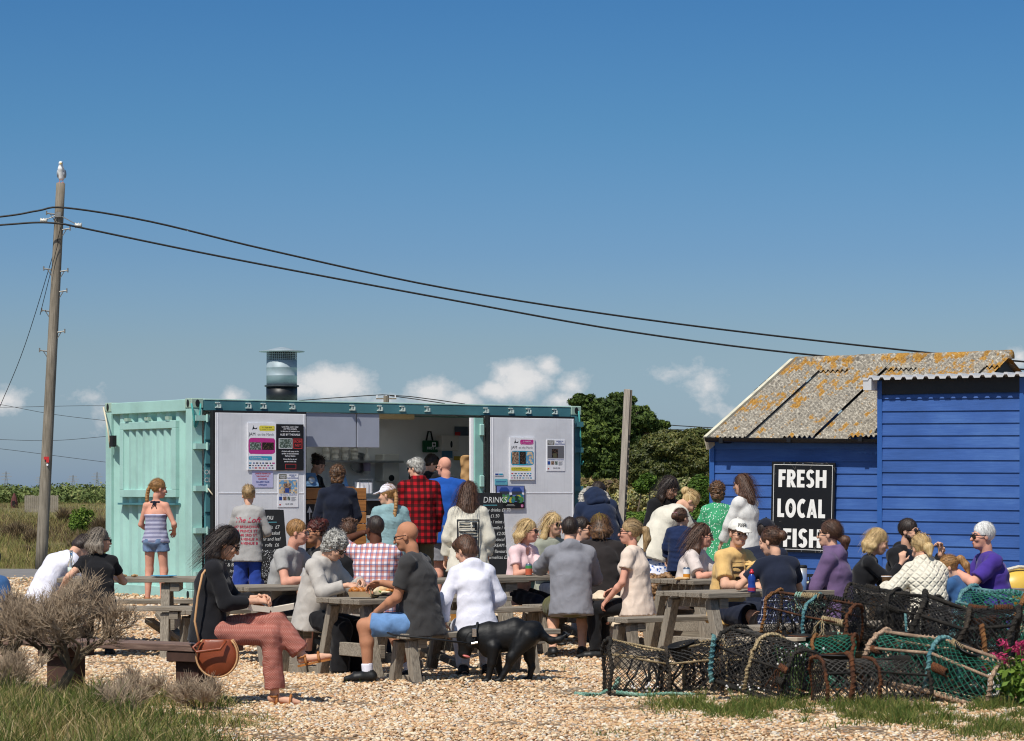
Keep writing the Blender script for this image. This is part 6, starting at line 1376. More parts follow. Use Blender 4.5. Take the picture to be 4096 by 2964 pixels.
aboard(1945, 2045, 0, 34.5, 'black drinks price chalkboard standing below the picture board', ['Fizzy drinks £1.70', 'Tea  £1.50', 'green / mint /', 'chamomile / decaf', 'Coffee  £2.00', 'ask for decaf', 'ICE CREAM £2.55', 'many flavours', 'Carmelitas £2.50'], 1.38, 'DRINKS', tilt=.14)

# ---------- floats, crates ----------
def yellow_float():
    Y = 31.; r = empty('buoy', (XP(4075, Y), Y, float(zg(XP(4075, Y), Y))+.3), .3, label='large yellow buoy behind the man in purple', cat='buoy'); f = Field(); f.ell((0, 0, .12), (.27, .2, .2)); f.cone((.2, 0, .12), (.36, 0, .12), .06, .05, .05); f.build('float_body', M('buoy_yellow', '#dfb84e', .4, .06, 4), r, .015)
    m = MB(); m.tube([(-.2, -.05, .3), (-.05, -.1, .34), (.1, -.1, .33), (.2, -.02, .28)], .02, 7); m.build('rope', M('pale_rope', '#cfc7b4', .9, .2, 60), r); m = MB(); m.box(-.5, .5, -.2, .4, -.32, -.1); m.build('pallet', GREYW, r)
yellow_float()
def crate():
    Y = 31.; r = empty('fish_crate', (XP(3195, Y), Y, float(zg(XP(3195, Y), Y))+.28), .1, label='black slatted plastic crate on a pallet below the sign', cat='crate'); m = MB(); w, h = .30, .26
    for y in (0, .3):
        for i in range(11): x = i*w/10; m.box(x-.006, x+.006, y-.006, y+.006, 0, h)
        for z in (0, h*.5, h): m.box(-.008, w+.008, y-.009, y+.009, z-.012, z+.012)
    for x in (0, w):
        for z in (0, h*.5, h): m.box(x-.008, x+.008, 0.01, .29, z-.01, z+.01)
    m.build('slats', GASK, r); m = MB(); m.box(-.2, .6, -.1, .5, -.12, -.02); m.build('pallet', GREYW, r); m = MB(); m.box(-.1, .5, -.05, .45, -.28, -.122); m.build('pallet_block', GREYW, r)
crate()
def rope_heap():
    Y = 31.; r = empty('rope_heap', (XP(3275, Y), Y, float(zg(XP(3275, Y), Y))+.34), 0, label='coiled pale and green rope heap beside the black crate', cat='rope'); rg = random.Random(2)
    for c in ('#c9bfa4', '#3f9a86'):
        pts = []; 
        for i in range(70): a = i*.55; q = .09+.06*math.sin(i*.31+ord(c[2])); pts.append((q*math.cos(a)*1.3, q*math.sin(a), .03+.09*abs(math.sin(i*.17))+rg.uniform(0, .02)))
        MB().tube(pts, .012, 5).build('rope_strand', M('heap'+c, c, .9, .2, 50), r, True)
    m = MB(); m.box(-.3, .3, -.2, .2, -.34, .012); m.build('trestle', GREYW, r)
rope_heap()
# ---------- lobster pots ----------
def ropemat(name, a, b, sc_=70):
    t = NT('rope_'+name); n = t.noise(9, 4); w = t.n('ShaderNodeTexWave'); w.inputs['Scale'].default_value = sc_/2; w.inputs['Distortion'].default_value = 2.5; t.t.links.new(t.co(rot=(.5, .6, .4)), w.inputs['Vector'])
    t.set('Base Color', t.mix(t.math('MULTIPLY', w.outputs[1], .35), t.ramp(n, [(.35, rgb(a)), (.62, rgb(b))]), sc(rgb(a), .55))); t.set('Roughness', .95); t.bump(w.outputs[1], .8, .008); return t.mat
NETK = M('net_black', '#1c1a18', .7, .25, 30); NETG = M('net_green', '#22705a', .7, .2, 30); NETGR = M('net_grey', '#3a3733', .75, .3, 30)
RK = ropemat('black', '#15130f', '#3a342c'); RO = ropemat('orange', '#6e4526', '#a5733f'); RC = ropemat('cream', '#8f7a58', '#c9b288'); RB = ropemat('rust', '#3c2416', '#7a4826'); RT = ropemat('teal', '#3a7380', '#7aa9a6'); RP = ropemat('pinkish', '#9c8068', '#c9a98c'); RG = ropemat('seagreen', '#5b9683', '#a9cdb8'); RD = ropemat('darkbrown', '#1c1814', '#54483a')
RUBK = M('black_hose', '#151515', .5, .2, 20)
def wrapped(mb, pts, r, core=None, turns=0, rw=None):
    """a bar bound with rope: core tube plus an open helix"""
    mb.tube(pts, r, 7)
    P = [Vector(p) for p in pts]; seg = [(P[i+1]-P[i]).length for i in range(len(P)-1)]; L = sum(seg)
    if turns == 0: turns = int(L/(r*2.6))
    n = turns*6; out = []; acc = 0; j = 0
    for i in range(n+1):
        s = L*i/n
        while j < len(seg)-1 and s > acc+seg[j]: acc += seg[j]; j += 1
        t = (s-acc)/max(seg[j], 1e-6); c = P[j].lerp(P[j+1], min(1, t)); d = (P[j+1]-P[j]).normalized(); u = d.orthogonal().normalized(); v = d.cross(u); a = 2*math.pi*i/6
        out.append(c+(u*math.cos(a)+v*math.sin(a))*r*.95)
    mb.tube(out, (rw or r*.55), 4, caps=False)
def pot(loc, rz, L, Wd, H, frame, net, label, tilt=(0, 0), rope=.0125, base=True, hoops=3, cell=.046, eye=None, netr=.0031, flatf=.35, extra_rope=None, hose=False):
    r = empty('lobster_pot', loc, rz, label=label, cat='lobster pot', group='lobster pots heaped on the shingle'); r.rotation_euler = (tilt[0], tilt[1], rz)
    # section: flat base, upright sides, rounded top
    def prof(n=20):
        P = []; h0 = H*flatf
        P.append((-Wd/2, 0)); P.append((-Wd/2, h0))
        for i in range(1, n): a = math.pi-math.pi*i/n; P.append((Wd/2*math.copysign(abs(math.cos(a))**.8, math.cos(a)), h0+(H-h0)*abs(math.sin(a))**.8))
        P.append((Wd/2, h0)); P.append((Wd/2, 0)); return P
    pr = prof(); acc = [0]
    for i in range(1, len(pr)): acc.append(acc[-1]+math.hypot(pr[i][0]-pr[i-1][0], pr[i][1]-pr[i-1][1]))
    S = acc[-1]
    def at(s):
        s = max(0, min(S, s))
        for i in range(1, len(acc)):
            if s <= acc[i]+1e-9: t = (s-acc[i-1])/max(1e-9, acc[i]-acc[i-1]); return (pr[i-1][0]+(pr[i][0]-pr[i-1][0])*t, pr[i-1][1]+(pr[i][1]-pr[i-1][1])*t)
        return pr[-1]
    rg = random.Random(label)
    for i in range(hoops):
        x = -L/2+L*i/(hoops-1); m = MB(); wrapped(m, [(x+rg.uniform(-.01, .01), p[0], p[1]+.01) for p in pr], rope); m.build('hoop', frame[i % len(frame)], r, True)
    m = MB()
    for y in (-Wd/2, Wd/2): wrapped(m, [(-L/2, y, .012), (0, y, .008), (L/2, y, .012)], rope*1.1)
    for x in (-L/2, L/2): m.tube([(x, -Wd/2, .012), (x, Wd/2, .012)], rope, 6)
    m.build('base_frame', frame[0], r, True)
    m = MB(); y0, z0 = at(S*.5); wrapped(m, [(-L/2, y0, z0+.006), (0, y0, z0-.006), (L/2, y0, z0+.006)], rope*.9); 
    for s in (.27, .73): y0, z0 = at(S*s); m.tube([(-L/2, y0, z0), (0, y0, z0-.004), (L/2, y0, z0)], rope*.8, 6)
    m.build('top_bar', frame[-1], r, True)
    # netting: two families of diagonal twine over the shell and across both ends
    m = MB(); nl = int((L+S)/cell)
    for fam in (1, -1):
        for i in range(nl+1):
            c = i*cell; pts = []
            for k in range(0, 25):
                s = S*k/24; x = (c-s) if fam > 0 else (c-(S-s))
                if 0 <= x <= L:
                    y, z = at(s); sag = .012*math.sin(math.pi*x/L)*math.sin(2*math.pi*s/S*2); pts.append((x-L/2, y*(1-.03*rg.random()), z*(1-.02*rg.random())+.004-abs(sag)))
            if len(pts) > 1: m.tube(pts, netr, 3, caps=False)
    for x in (-L/2, 0., L/2):
        k = int((Wd+H)/cell)
        for fam in (1, -1):
            for i in range(k+1):
                c = -Wd/2-H+i*cell*1.0 if fam > 0 else -Wd/2+i*cell; pts = []
                for q in range(11):
                    z = H*q/10; y = c+z if fam > 0 else c-z
                    h0 = H*flatf; lim = Wd/2 if z < h0 else Wd/2*math.sqrt(max(0, 1-((z-h0)/(H-h0))**2))
                    if abs(y) < lim: pts.append((x, y, z+.01))
                if len(pts) > 1: m.tube(pts, netr, 3, caps=False)
    m.build('netting', net, r)
    if base:
        m = MB()
        for i in range(5): y = -Wd/2+Wd*(i+.5)/5; m.box(-L/2, L/2, y-.018, y+.018, -.004, .008)
        m.build('base_slats', M('pot_slat', '#2b2620', .85, .3, 10), r)
    if eye:   # funnel mouth
        m = MB(); R = .10; V = []; y0, z0 = at(S*eye[1]); n = 20
        for rr, dz in ((R*1.08, .02), (R, .03), (R*.8, -.05), (R*.55, -.12)):
            for k in range(n): a = 2*math.pi*k/n; V.append((eye[0]+rr*math.cos(a), y0+rr*math.sin(a)*.75, z0+dz))
        m.add(V, [(j*n+k, j*n+(k+1) % n, (j+1)*n+(k+1) % n, (j+1)*n+k) for j in range(3) for k in range(n)]); m.build('funnel', RUBK, r, True)
    if hose:
        for y in (-Wd/2-.012,):
            m = MB(); m.tube([(-L/2-.02, y, .03), (L/2+.02, y, .03)], .03, 9); hs_ = m.build('hose_fender', RUBK, r, True); m = MB()
            for i in range(9): x = -L/2+L*i/8; m.tube([(x+.01*math.sin(a), y+.036*math.cos(a), .03+.036*math.sin(a)) for a in np.linspace(0, 6.28, 10)[:-1]], .012, 5, closed=True)
            m.build('hose_binding', RUBK, hs_, True)
    lc = [(RC, .22), (RB, .5), (RT, .12), (RG, .15), (RK, .9)]
    for col, pr_ in lc:
        if rg.random() > pr_: continue
        m = MB()
        for q in range(rg.randint(2, 4)):
            x0 = rg.uniform(-L/2, L/2); s0 = rg.choice((.18, .27, .5, .5, .73, .82)); ln = rg.uniform(.06, .2); y0, z0 = at(S*s0); tn = max(3, int(ln/.016)); hp_ = []
            for i in range(tn*7): a = 2*math.pi*i/7; u = x0+ln*i/(tn*7); hp_.append((max(-L/2, min(L/2, u)), y0+(rope+.012)*math.cos(a), z0+(rope+.012)*math.sin(a)))
            m.tube(hp_, .009, 4, caps=False)
            if rg.random() < .7:
                p = (x0, y0-.02*(1 if y0 < 0 else -1), z0)
                for k in range(5): e = [p]; [e.append((e[-1][0]+rg.uniform(-.03, .04), e[-1][1]-rg.uniform(.0, .025), max(.01, e[-1][2]-rg.uniform(.02, .05)))) for _ in range(4)]; m.tube(e, .0045, 3, caps=False)
        m.build('lashing', col, r, True)
    # knotted ends and shreds inside
    m = MB()
    for i in range(16):
        x = rg.uniform(-L/2, L/2)*.8; y = rg.uniform(-Wd/2, Wd/2)*.7; p = [(x, y, H*.75)]; 
        for k in range(4): p.append((p[-1][0]+rg.uniform(-.06, .06), p[-1][1]+rg.uniform(-.05, .05), p[-1][2]-H*.17))
        m.tube(p, .009, 4)
    m.build('inner_net', NETK, r)
    if extra_rope:
        col, pts, rad = extra_rope; m = MB(); wrapped(m, pts, rad); m.build('hauling_rope', col, r, True)
    bpy.context.view_layer.update(); warp_pot(r, len(label)*7+int(L*100))
    return r
def warp_pot(r, seed):
    ph = np.random.default_rng(seed).uniform(0, 6.3, 9)
    for o in r.children_recursive:
        me = o.data; n = len(me.vertices); P = np.zeros(n*3, np.float32); me.vertices.foreach_get('co', P); P = P.reshape(-1, 3); Q = P.copy(); k = .35+P[:, 2]*1.6
        Q[:, 0] += k*(.022*np.sin(P[:, 1]*9+ph[0])+.016*np.sin(P[:, 2]*13+ph[1])); Q[:, 1] += k*(.030*np.sin(P[:, 0]*7+ph[2])+.014*np.sin(P[:, 0]*17+ph[3])); Q[:, 2] += k*(.026*np.sin(P[:, 0]*8+ph[4])+.016*np.sin(P[:, 1]*11+P[:, 0]*6+ph[5])); Q[:, 2] *= 1-.10*np.sin(P[:, 0]*3+ph[6])**2
        me.vertices.foreach_set('co', Q.ravel()); me.update()
def gp(px, py, dz=0.):
    """a point on the ground seen at this place"""
    Y = EYE*FOC/(py-HZ)
    for _ in range(6): Y = (EYE-float(zg(XP(px, Y), Y)))*FOC/(py-HZ)
    return (XP(px, Y), Y, float(zg(XP(px, Y), Y))+dz)
def at_Y(px, Y, z): return (XP(px, Y), Y, z)
def pots():
    P = []
    pot(at_Y(2660, 22.05, .02), .06, .88, .50, .40, [RK, RD, RC], NETK, 'black netted lobster pot lying apart from the heap nearest the dog', eye=(.12, .5), hose=False, cell=.055, extra_rope=(RG, [(-.40, -.27, .03), (-.2, -.29, .02), (0, -.28, .04), (.2, -.29, .02)], .014))
    pot(at_Y(3060, 21.35, .14), -.75, .66, .48, .38, [RK, RC, RK], NETGR, 'lobster pot with a blue twisted rope down its corner', tilt=(.16, .24), extra_rope=(RT, [(-.31, -.26, .38), (-.32, -.27, .25), (-.30, -.28, .1), (-.26, -.30, .02)], .017))
    pot(at_Y(2900, 22.45, .02), -.25, .60, .46, .38, [RC, RO, RC], NETK, 'lobster pot with cream and orange bound rim behind the pale board', eye=None)
    pot(at_Y(3480, 20.9, .02), .10, .76, .44, .37, [RB, RB, RK], NETGR, 'rust roped lobster pot standing in the turf, frontmost of the heap', cell=.05, eye=(-.25, .5), extra_rope=(RB, [(-.22, -.235, .0), (-.2, -.24, .2), (-.18, -.15, .38), (-.16, 0, .42)], .016))
    pot(at_Y(3255, 22.3, .05), -.10, .62, .50, .42, [RO, RO, RB], NETG, 'orange bound lobster pot half hidden behind the rust roped one', eye=(-.12, .46))
    pot(at_Y(3760, 21.0, .13), -.72, 1.05, .46, .36, [RP, RT, RP], NETG, 'green netted lobster pot with pinkish rope frame and black funnel', rope=.016, cell=.055, eye=(.22, .5), tilt=(.04, .16))
    pot(at_Y(3235, 22.7, .36), -.35, .66, .50, .42, [RO, RT, RB], NETK, 'lobster pot with orange and turquoise lashing tilted on top of the heap', tilt=(.12, .20), hose=True, cell=.055, extra_rope=(RG, [(.1, -.29, .06), (.22, -.34, -.04), (.30, -.36, -.14), (.40, -.36, -.17)], .016))
    pot(at_Y(3560, 23.0, .40), -.38, .70, .52, .40, [RD, RK, RK], NETK, 'grey black lobster pot with a blue frayed cord on top of the heap', tilt=(.1, .17), cell=.045, extra_rope=(RT, [(.15, -.27, .30), (.17, -.29, .15), (.16, -.30, .0), (.20, -.30, -.08)], .010))
    pot(at_Y(3845, 21.9, .30), -.30, .72, .56, .44, [RK, RD, RK], NETK, 'tightly wound black lobster pot with an orange hauling rope', tilt=(.08, .16), rope=.019, cell=.038, extra_rope=(RO, [(.12, -.26, .36), (.20, -.33, .22), (.23, -.34, .06), (.30, -.35, -.10), (.32, -.36, -.25)], .017))
    pot(at_Y(4085, 23.0, .34), -.58, 1.05, .52, .40, [RT, RO, RT], NETG, 'green netted lobster pot with a turquoise rope rim behind the valerian', tilt=(.15, .26), rope=.017, cell=.055)
    pot(at_Y(3640, 23.4, .05), -.2, .8, .5, .36, [RC, RO, RK], NETK, 'orange rimmed lobster pot at the back below the grey black one')
    pot(at_Y(3330, 23.3, .03), -.25, .7, .5, .36, [RK, RB, RK], NETK, 'dark lobster pot at the back under the orange and turquoise one')
    pot(at_Y(4060, 22.4, .03), -.3, .8, .5, .36, [RP, RK, RK], NETK, 'dark lobster pot under the turquoise rimmed one')
    pot(at_Y(3860, 23.6, .30), -.1, .6, .45, .34, [RO, RC, RB], NETK, 'orange roped lobster pot behind the tightly wound black one')
    # pale board on the second row
    r = empty('driftwood_board', at_Y(3080, 22.0, .44), -.25, label='pale broken board lying on the pots', cat='board'); m = MB(); m.add([(q[0], q[1], z) for z in (0, .025) for q in ((-.26, -.02), (-.13, -.12), (.02, -.16), (.22, -.06), (.27, .03), (-.05, .10))], [(5, 4, 3, 2, 1, 0), (6, 7, 8, 9, 10, 11)]+[(i, (i+1) % 6, (i+1) % 6+6, i+6) for i in range(6)]); m.build('slab', M('pale_wood', '#c4b298', .9, .15, 12, .4, 40), r)
    r = empty('rope_toggle', at_Y(3975, 20.7, .12), 0, label='white plastic toggle hanging on the orange rope', cat='toggle'); f = Field(); f.econe((0, 0, .0), (0, 0, .14), (1, 0, 0), .045, .018, .045, .018, .02); f.ell((0, 0, .02), (.018, .05, .018), k=.005, op='sub'); f.ell((0, 0, .12), (.022, .05, .022), k=.005, op='sub'); f.build('toggle_body', M('plastic_white', '#d8d4cc', .35, .03), r, .006)
    r = empty('timber_stub', at_Y(3985, 20.75, -.02), .1, label='short timber stub below the white toggle', cat='post'); m = MB(); m.box(-.05, .05, -.04, .04, 0, .15); m.build('stub', M('stub', '#7a5f40', .85, .2, 10), r, bevel=.004)
    o = MB(); wrapped(o, [gp(2300, 2785, .02), gp(2345, 2795, .03), gp(2400, 2790, .02), gp(2460, 2765, .03), gp(2475, 2740, .05)], .014); o = o.build('loose_rope', RG, None, True); tag(o, 'frayed sea green rope end lying loose on the shingle', 'rope')
pots()

# ---------- dry bush, scrub, flowers ----------
def twigs(root, base, n_main, H, R, mat, seed, depth=5, spread=1.0, r0=.022, name='branch', bend=.5, fine=2):
    rg = random.Random(seed); big = MB(); thin = MB()
    def grow(p, d, L, r, lev):
        pts = [p]; q = p; dd = d
        for i in range(3):
            dd = (dd+Vector((rg.gauss(0, .22), rg.gauss(0, .22), rg.gauss(.04, .16)))*bend).normalized(); q = q+dd*L/3; pts.append(q)
        (big if lev < 2 else thin).tube(pts, [r, r*.9, r*.8, r*.62], 5 if lev < 2 else 3, caps=False)
        if lev >= depth:
            for i in range(2):
                e = (dd+Vector((rg.gauss(0, .5), rg.gauss(0, .5), rg.gauss(.25, .3)))).normalized(); thin.tube([pts[-1], pts[-1]+e*rg.uniform(.05, .11)], [.0020, .0009], 3, caps=False)
            return
        k = rg.choice((2, 2, 3)) if lev < depth-1 else rg.choice((3, 4))
        for i in range(k):
            u = rg.choice((1, 2, 3, 3)); e = (dd+Vector((rg.gauss(0, .55), rg.gauss(0, .55), rg.gauss(.22, .35)))*spread).normalized(); grow(pts[u], e, L*rg.uniform(.58, .82), max(.0019, r*.58), lev+1)
    for i in range(n_main):
        a = 2*math.pi*i/n_main+rg.uniform(-.4, .4); grow(Vector(base), Vector((math.cos(a)*R, math.sin(a)*R*.7, rg.uniform(.5, 1.0))).normalized(), H*.36*rg.uniform(.8, 1.2), r0, 0)
    big.build(name, mat, root, True); return thin
BARK = M('grey_bark', '#6b5d48', .9, .3, 12, .4, 50); TWIG = M('dry_twig', '#a6927a', .9, .3, 18)
def dry_bush():
    p = (XP(225, 20.6), 20.6, .10); r = empty('dry_bush', p, 0, label='large dry leafless bush of tangled grey twigs before the plank bench', cat='bush')
    f = MB(); f.tube([(-.12, 0, -.06), (-.02, .0, .05), (.05, .0, .10), (.11, .02, .2)], [.045, .042, .035, .03], 8); f.build('trunk', BARK, r, True)
    t = twigs(r, (.10, .02, .2), 6, .66, .9, BARK, 3, 6, .95, .020); t.build('twigs', TWIG, r)
    f = MB(); f.tube([(-.42, .05, -.06), (-.40, .03, .12), (-.36, .0, .3)], [.028, .025, .022], 7); f.build('trunk', BARK, r, True)
    t = twigs(r, (-.36, .0, .28), 5, .5, .9, BARK, 8, 6, .95, .016); t.build('twigs', TWIG, r)
    t = twigs(r, (-.05, .05, .3), 6, .58, 1.0, BARK, 21, 6, .9, .013); t.build('twigs', TWIG, r)
    p = (XP(150, 20.2), 20.2, .1); 
    r = empty('dry_bush', (XP(20, 20.3), 20.3, .08), 0, label='smaller dry bush with bare forked stems below the beanie child', cat='bush'); t = twigs(r, (0, 0, 0), 7, .5, .7, BARK, 5, 5, .9, .014); t.build('twigs', TWIG, r)
    r = empty('dry_scrub', (XP(800, 20.2), 20.2, .03), 0, label='low dry scrub tangle below the brown handbag', cat='scrub'); t = twigs(r, (0, 0, 0), 5, .26, 1.7, BARK, 12, 5, .9, .008, 'stem'); t.build('twigs', TWIG, r)
    r = empty('dry_scrub', (XP(560, 20.6), 20.6, .06), 0, label='low dry scrub between the bush and the handbag', cat='scrub'); t = twigs(r, (0, 0, 0), 5, .24, 1.7, BARK, 14, 5, .9, .007, 'stem'); t.build('twigs', TWIG, r)
    r = empty('dry_scrub', (XP(470, 19.0), 19.0, .06), 0, label='small pale dead stem tuft standing in the grass', cat='scrub'); t = twigs(r, (0, 0, 0), 6, .26, .5, BARK, 16, 4, .7, .005, 'stem'); t.build('twigs', TWIG, r)
dry_bush()
def leafball(name, centers, radii, n, size, mat, root, seed, flat_=1.0, hollow=.55, up=.25, lumpy=.2):
    """leaf clusters through the outer part of several overlapping lobes"""
    rg = np.random.default_rng(seed); w = np.array([r[0]*r[1]*r[2] for r in radii])**.67; w = w/w.sum(); idx = rg.choice(len(radii), n, p=w)
    v = rg.normal(size=(n, 3)); v /= np.linalg.norm(v, axis=1)[:, None]; rad = hollow+(1-hollow)*rg.random(n)**.55; lump = 1+lumpy*np.sin(v[:, 0]*7+idx)*np.sin(v[:, 1]*6)*np.sin(v[:, 2]*8+idx*2)
    Cn = np.array(centers)[idx]; Rr = np.array(radii)[idx]; P = Cn+v*Rr*(rad*lump)[:, None]
    nr = v*.9+rg.normal(size=(n, 3))*.6+np.array([0, 0, up]); nr /= np.linalg.norm(nr, axis=1)[:, None]
    a = np.cross(nr, rg.normal(size=(n, 3))); a /= np.linalg.norm(a, axis=1)[:, None]; b = np.cross(nr, a); s = size*rg.uniform(.6, 1.35, n)
    a = a*s[:, None]; b = b*(s*.5)[:, None]
    V = np.stack([P-a, P+b*1.0+nr*s[:, None]*.12, P+a, P-b+nr*s[:, None]*.12], 1).reshape(-1, 3); F = np.arange(n*4).reshape(n, 4)
    k = V[:, 2] > .02
    me = nmesh(name, V, F, mat, False); at = me.attributes.new('tint', 'FLOAT', 'POINT')
    tn = np.clip(.5+rg.normal(0, .2, n)+.14*np.sin(P[:, 0]*2.3+P[:, 2]*3), 0, 1); at.data.foreach_set('value', np.repeat(tn, 4).astype(np.float32)); return link(name, me, root)
LF1 = leafmat('cypress_leaf', [(0, rgb('#222f12')), (.4, rgb('#3c4f20')), (.7, rgb('#586b2c')), (1, rgb('#788840'))], .15); LF2 = leafmat('oak_leaf', [(0, rgb('#2a3217')), (.35, rgb('#454e24')), (.65, rgb('#5d6130')), (.86, rgb('#76703c')), (1, rgb('#98986a'))], .12, .5)
LF3 = leafmat('variegated_leaf', [(0, rgb('#3d4a20')), (.3, rgb('#6b7440')), (.55, rgb('#9a9a68')), (.8, rgb('#c4bd92')), (1, rgb('#d8c25a'))], .2); LF4 = leafmat('bright_leaf', [(0, rgb('#33481a')), (.45, rgb('#527027')), (.75, rgb('#728d36')), (1, rgb('#9aaa50'))], .25); LF5 = leafmat('belt_leaf', [(0, rgb('#46562c')), (.5, rgb('#66753f')), (.8, rgb('#838c52')), (1, rgb('#98925e'))], .15); LF6 = leafmat('heather_leaf', [(0, rgb('#54453a')), (.5, rgb('#7c6a52')), (1, rgb('#a08c66'))], .2)
def tree(name, label, cat, px, Y, lobes, n, size, mat, seed, trunk_h=1.0, tr=.12, group=None, hollow=.45):
    z0 = float(zg(XP(px, Y), Y)); r = empty(name, (XP(px, Y), Y, z0), 0, label=label, cat=cat, group=group); cs = []; rs = []
    for (lx, ly, rx, rz) in lobes:     # picture placement of each lobe, as metres round the trunk
        cs.append((XP(lx, Y)-XP(px, Y), ((lx*7+ly*3) % 10-5)*.08*rx*Y/FOC, ZP(ly, Y)-z0)); rs.append((rx*Y/FOC, rx*Y/FOC*.8, rz*Y/FOC))
    if name == 'cypress_tree':
        rg_ = np.random.default_rng(seed); c0 = list(zip(cs, rs))
        for c_, r_ in c0:
            for q in range(9): v = rg_.normal(size=3); v /= np.linalg.norm(v); f_ = rg_.uniform(.2, .42); cs.append(tuple(np.array(c_)+v*np.array(r_)*1.02+np.array([0, 0, .1]))); rs.append((r_[0]*f_*1.25, r_[1]*f_, r_[2]*f_*.8))
    leafball('crown', cs, rs, n, size, mat, r, seed, hollow=hollow, lumpy=.30 if name == 'cypress_tree' else .15)
    m = MB(); m.tube([(0, 0, -.1), (.05, 0, trunk_h*.5), (0, .05, trunk_h)], [tr*1.3, tr, tr*.8], 9)
    rg = random.Random(seed)
    for c in cs: m.tube([(0, .03, trunk_h*.7), (c[0]*.5+rg.uniform(-.1, .1), c[1]*.5, (trunk_h+c[2])*.5), c], [tr*.6, tr*.4, tr*.15], 6)
    m.build('trunk', BARK, r, True); return r
def trees():
    tree('cypress_tree', 'dark green wind shaped cypress tree beside the container', 'tree', 2440, 78, [(2345, 1640, 62, 44), (2420, 1650, 82, 58), (2490, 1665, 75, 55), (2560, 1690, 70, 45), (2610, 1722, 55, 26), (2380, 1730, 90, 60), (2480, 1750, 90, 60), (2340, 1800, 70, 60), (2420, 1830, 70, 50), (2335, 1880, 60, 50), (2410, 1905, 70, 45), (2490, 1895, 70, 50), (2300, 1700, 50, 50), (2570, 1600+75, 30, 30), (2640, 1712, 26, 16)], 85000, .062, LF1, 2, 2.2, .22, hollow=.5)
    tree('holm_oak', 'broad rounded brown green evergreen between post and hut', 'tree', 2700, 66, [(2680, 1790, 130, 66), (2790, 1775, 95, 62), (2600, 1830, 100, 70), (2760, 1850, 120, 75), (2860, 1830, 80, 80), (2640, 1880, 120, 60), (2550, 1890, 70, 60), (2820, 1900, 100, 60)], 90000, .046, LF2, 5, 1.0, .16, hollow=.62)
    for i, (px, Y, lob, n, s, m_, lab, h) in enumerate((
        (2720, 46, [(2640, 1975, 95, 55), (2740, 1965, 95, 55), (2815, 1985, 80, 55), (2570, 1990, 70, 50), (2700, 2040, 130, 55), (2500, 2010, 60, 50)], 26000, .032, LF3, 'pale variegated shrub behind the people by the hut', .7),
        (2790, 44, [(2800, 1950, 48, 50), (2835, 1975, 45, 60), (2780, 2000, 45, 40)], 10000, .03, LF4, 'bright green leafy shrub beside the hut corner', .7),
        (2570, 45, [(2592, 1925, 34, 28), (2570, 1945, 34, 25)], 2600, .05, LF4, 'small bright bush under the rounded evergreen', .7),
        (2560, 41, [(2540, 2090, 80, 40), (2620, 2080, 90, 40), (2700, 2090, 70, 34), (2800, 2075, 60, 40), (2480, 2110, 60, 34)], 18000, .03, LF4, 'low dark green hedge at the foot of the leaning post', .4),
        (2390, 48, [(2350, 1960, 60, 44), (2430, 1962, 70, 44), (2500, 1990, 50, 40), (2380, 2030, 80, 40), (2480, 2040, 70, 40)], 8000, .07, HEATH, 'scrubby dry shrub under the cypress', .5))):
        tree('shrub', lab, 'shrub', px, Y, lob, n, s, m_, 20+i, h, .04, 'shrubs behind the tables')
    # heath bushes at the left
    for i, (px, Y, rx, py, m_, lab) in enumerate(((330, 92, 42, 2036, LF4, 'dark green gorse bush beyond the road'), (405, 90, 34, 2046, LF6, 'brown heather clump by the container edge'), (70, 84, 60, 2076, LF6, 'brown heather clump far behind the person in white'), (255, 120, 16, 2022, LF6, 'small brown clump beside the board fence'), (140, 74, 40, 2102, LF6, 'brown heather clump halfway to the board fence'), (370, 60, 44, 2160, LF6, 'brown heather clump behind the grey haired woman'), (110, 62, 44, 2170, LF6, 'brown heather clump close to the pole foot'), (300, 64, 36, 2148, LF6, 'brown heather clump between pole and container'))):
        x0 = XP(px, Y); z0 = float(zg(x0, Y)); r = empty('heath_bush', (x0, Y, z0), 0, label=lab, cat='bush', group='bushes on the heath'); zc = max(.18, ZP(py, Y)-z0); w_ = rx*Y/FOC
        if m_ is LF4: leafball('foliage', [(0, 0, zc*.55), (w_*.6, .2, zc*.45), (-w_*.6, -.2, zc*.4)], [(w_*.6, w_*.5, zc*.55)]*3, 4500, .045, m_, r, 60+i, hollow=.4)
        else:
            n = 1500; a_ = RNG.uniform(0, 6.28, n); q = np.sqrt(RNG.random(n)); o = blades('foliage', q*np.cos(a_)*w_, q*np.sin(a_)*w_*.7, zc*(1-.55*q**2)*RNG.uniform(.6, 1.15, n), RNG.uniform(.012, .03, n)*max(1, Y/70), m_, .7, z=np.full(n, -.02)); o.parent = r
        mm = MB()
        for q in range(7): mm.tube([(0, 0, -.05), (.05*math.cos(q), .05*math.sin(q), zc*.3), (.5*w_*math.cos(q*2), .3*w_*math.sin(q), zc*.6)], [.016, .012, .006], 4)
        mm.build('stems', BARK, r)
    # far belt of willow scrub
    rg = np.random.default_rng(4)
    X0 = -75; cs = []; rs = []
    for i in range(150):
        x = X0+rg.uniform(0, 90); cs.append((x, 345+rg.uniform(-18, 18), .2+rg.uniform(.3, 1.1))); q = rg.uniform(1.6, 3.2); rs.append((q*1.5, q*1.2, q*rg.uniform(.36, .52)))
    o = leafball('distant_scrub', cs, rs, 90000, .21, LF5, None, 9, hollow=.55); tag(o, kind='stuff', label='belt of green scrub along the horizon beyond the heath')
    # board fence, marker, pylons
    Y = 190.; r = empty('board_fence', (XP(98, Y), Y, .2), 0, label='short run of grey upright board fence on the heath behind the pole', cat='fence'); m = MB()
    x = 0; W0 = XP(226, Y)-XP(98, Y); rr = random.Random(3)
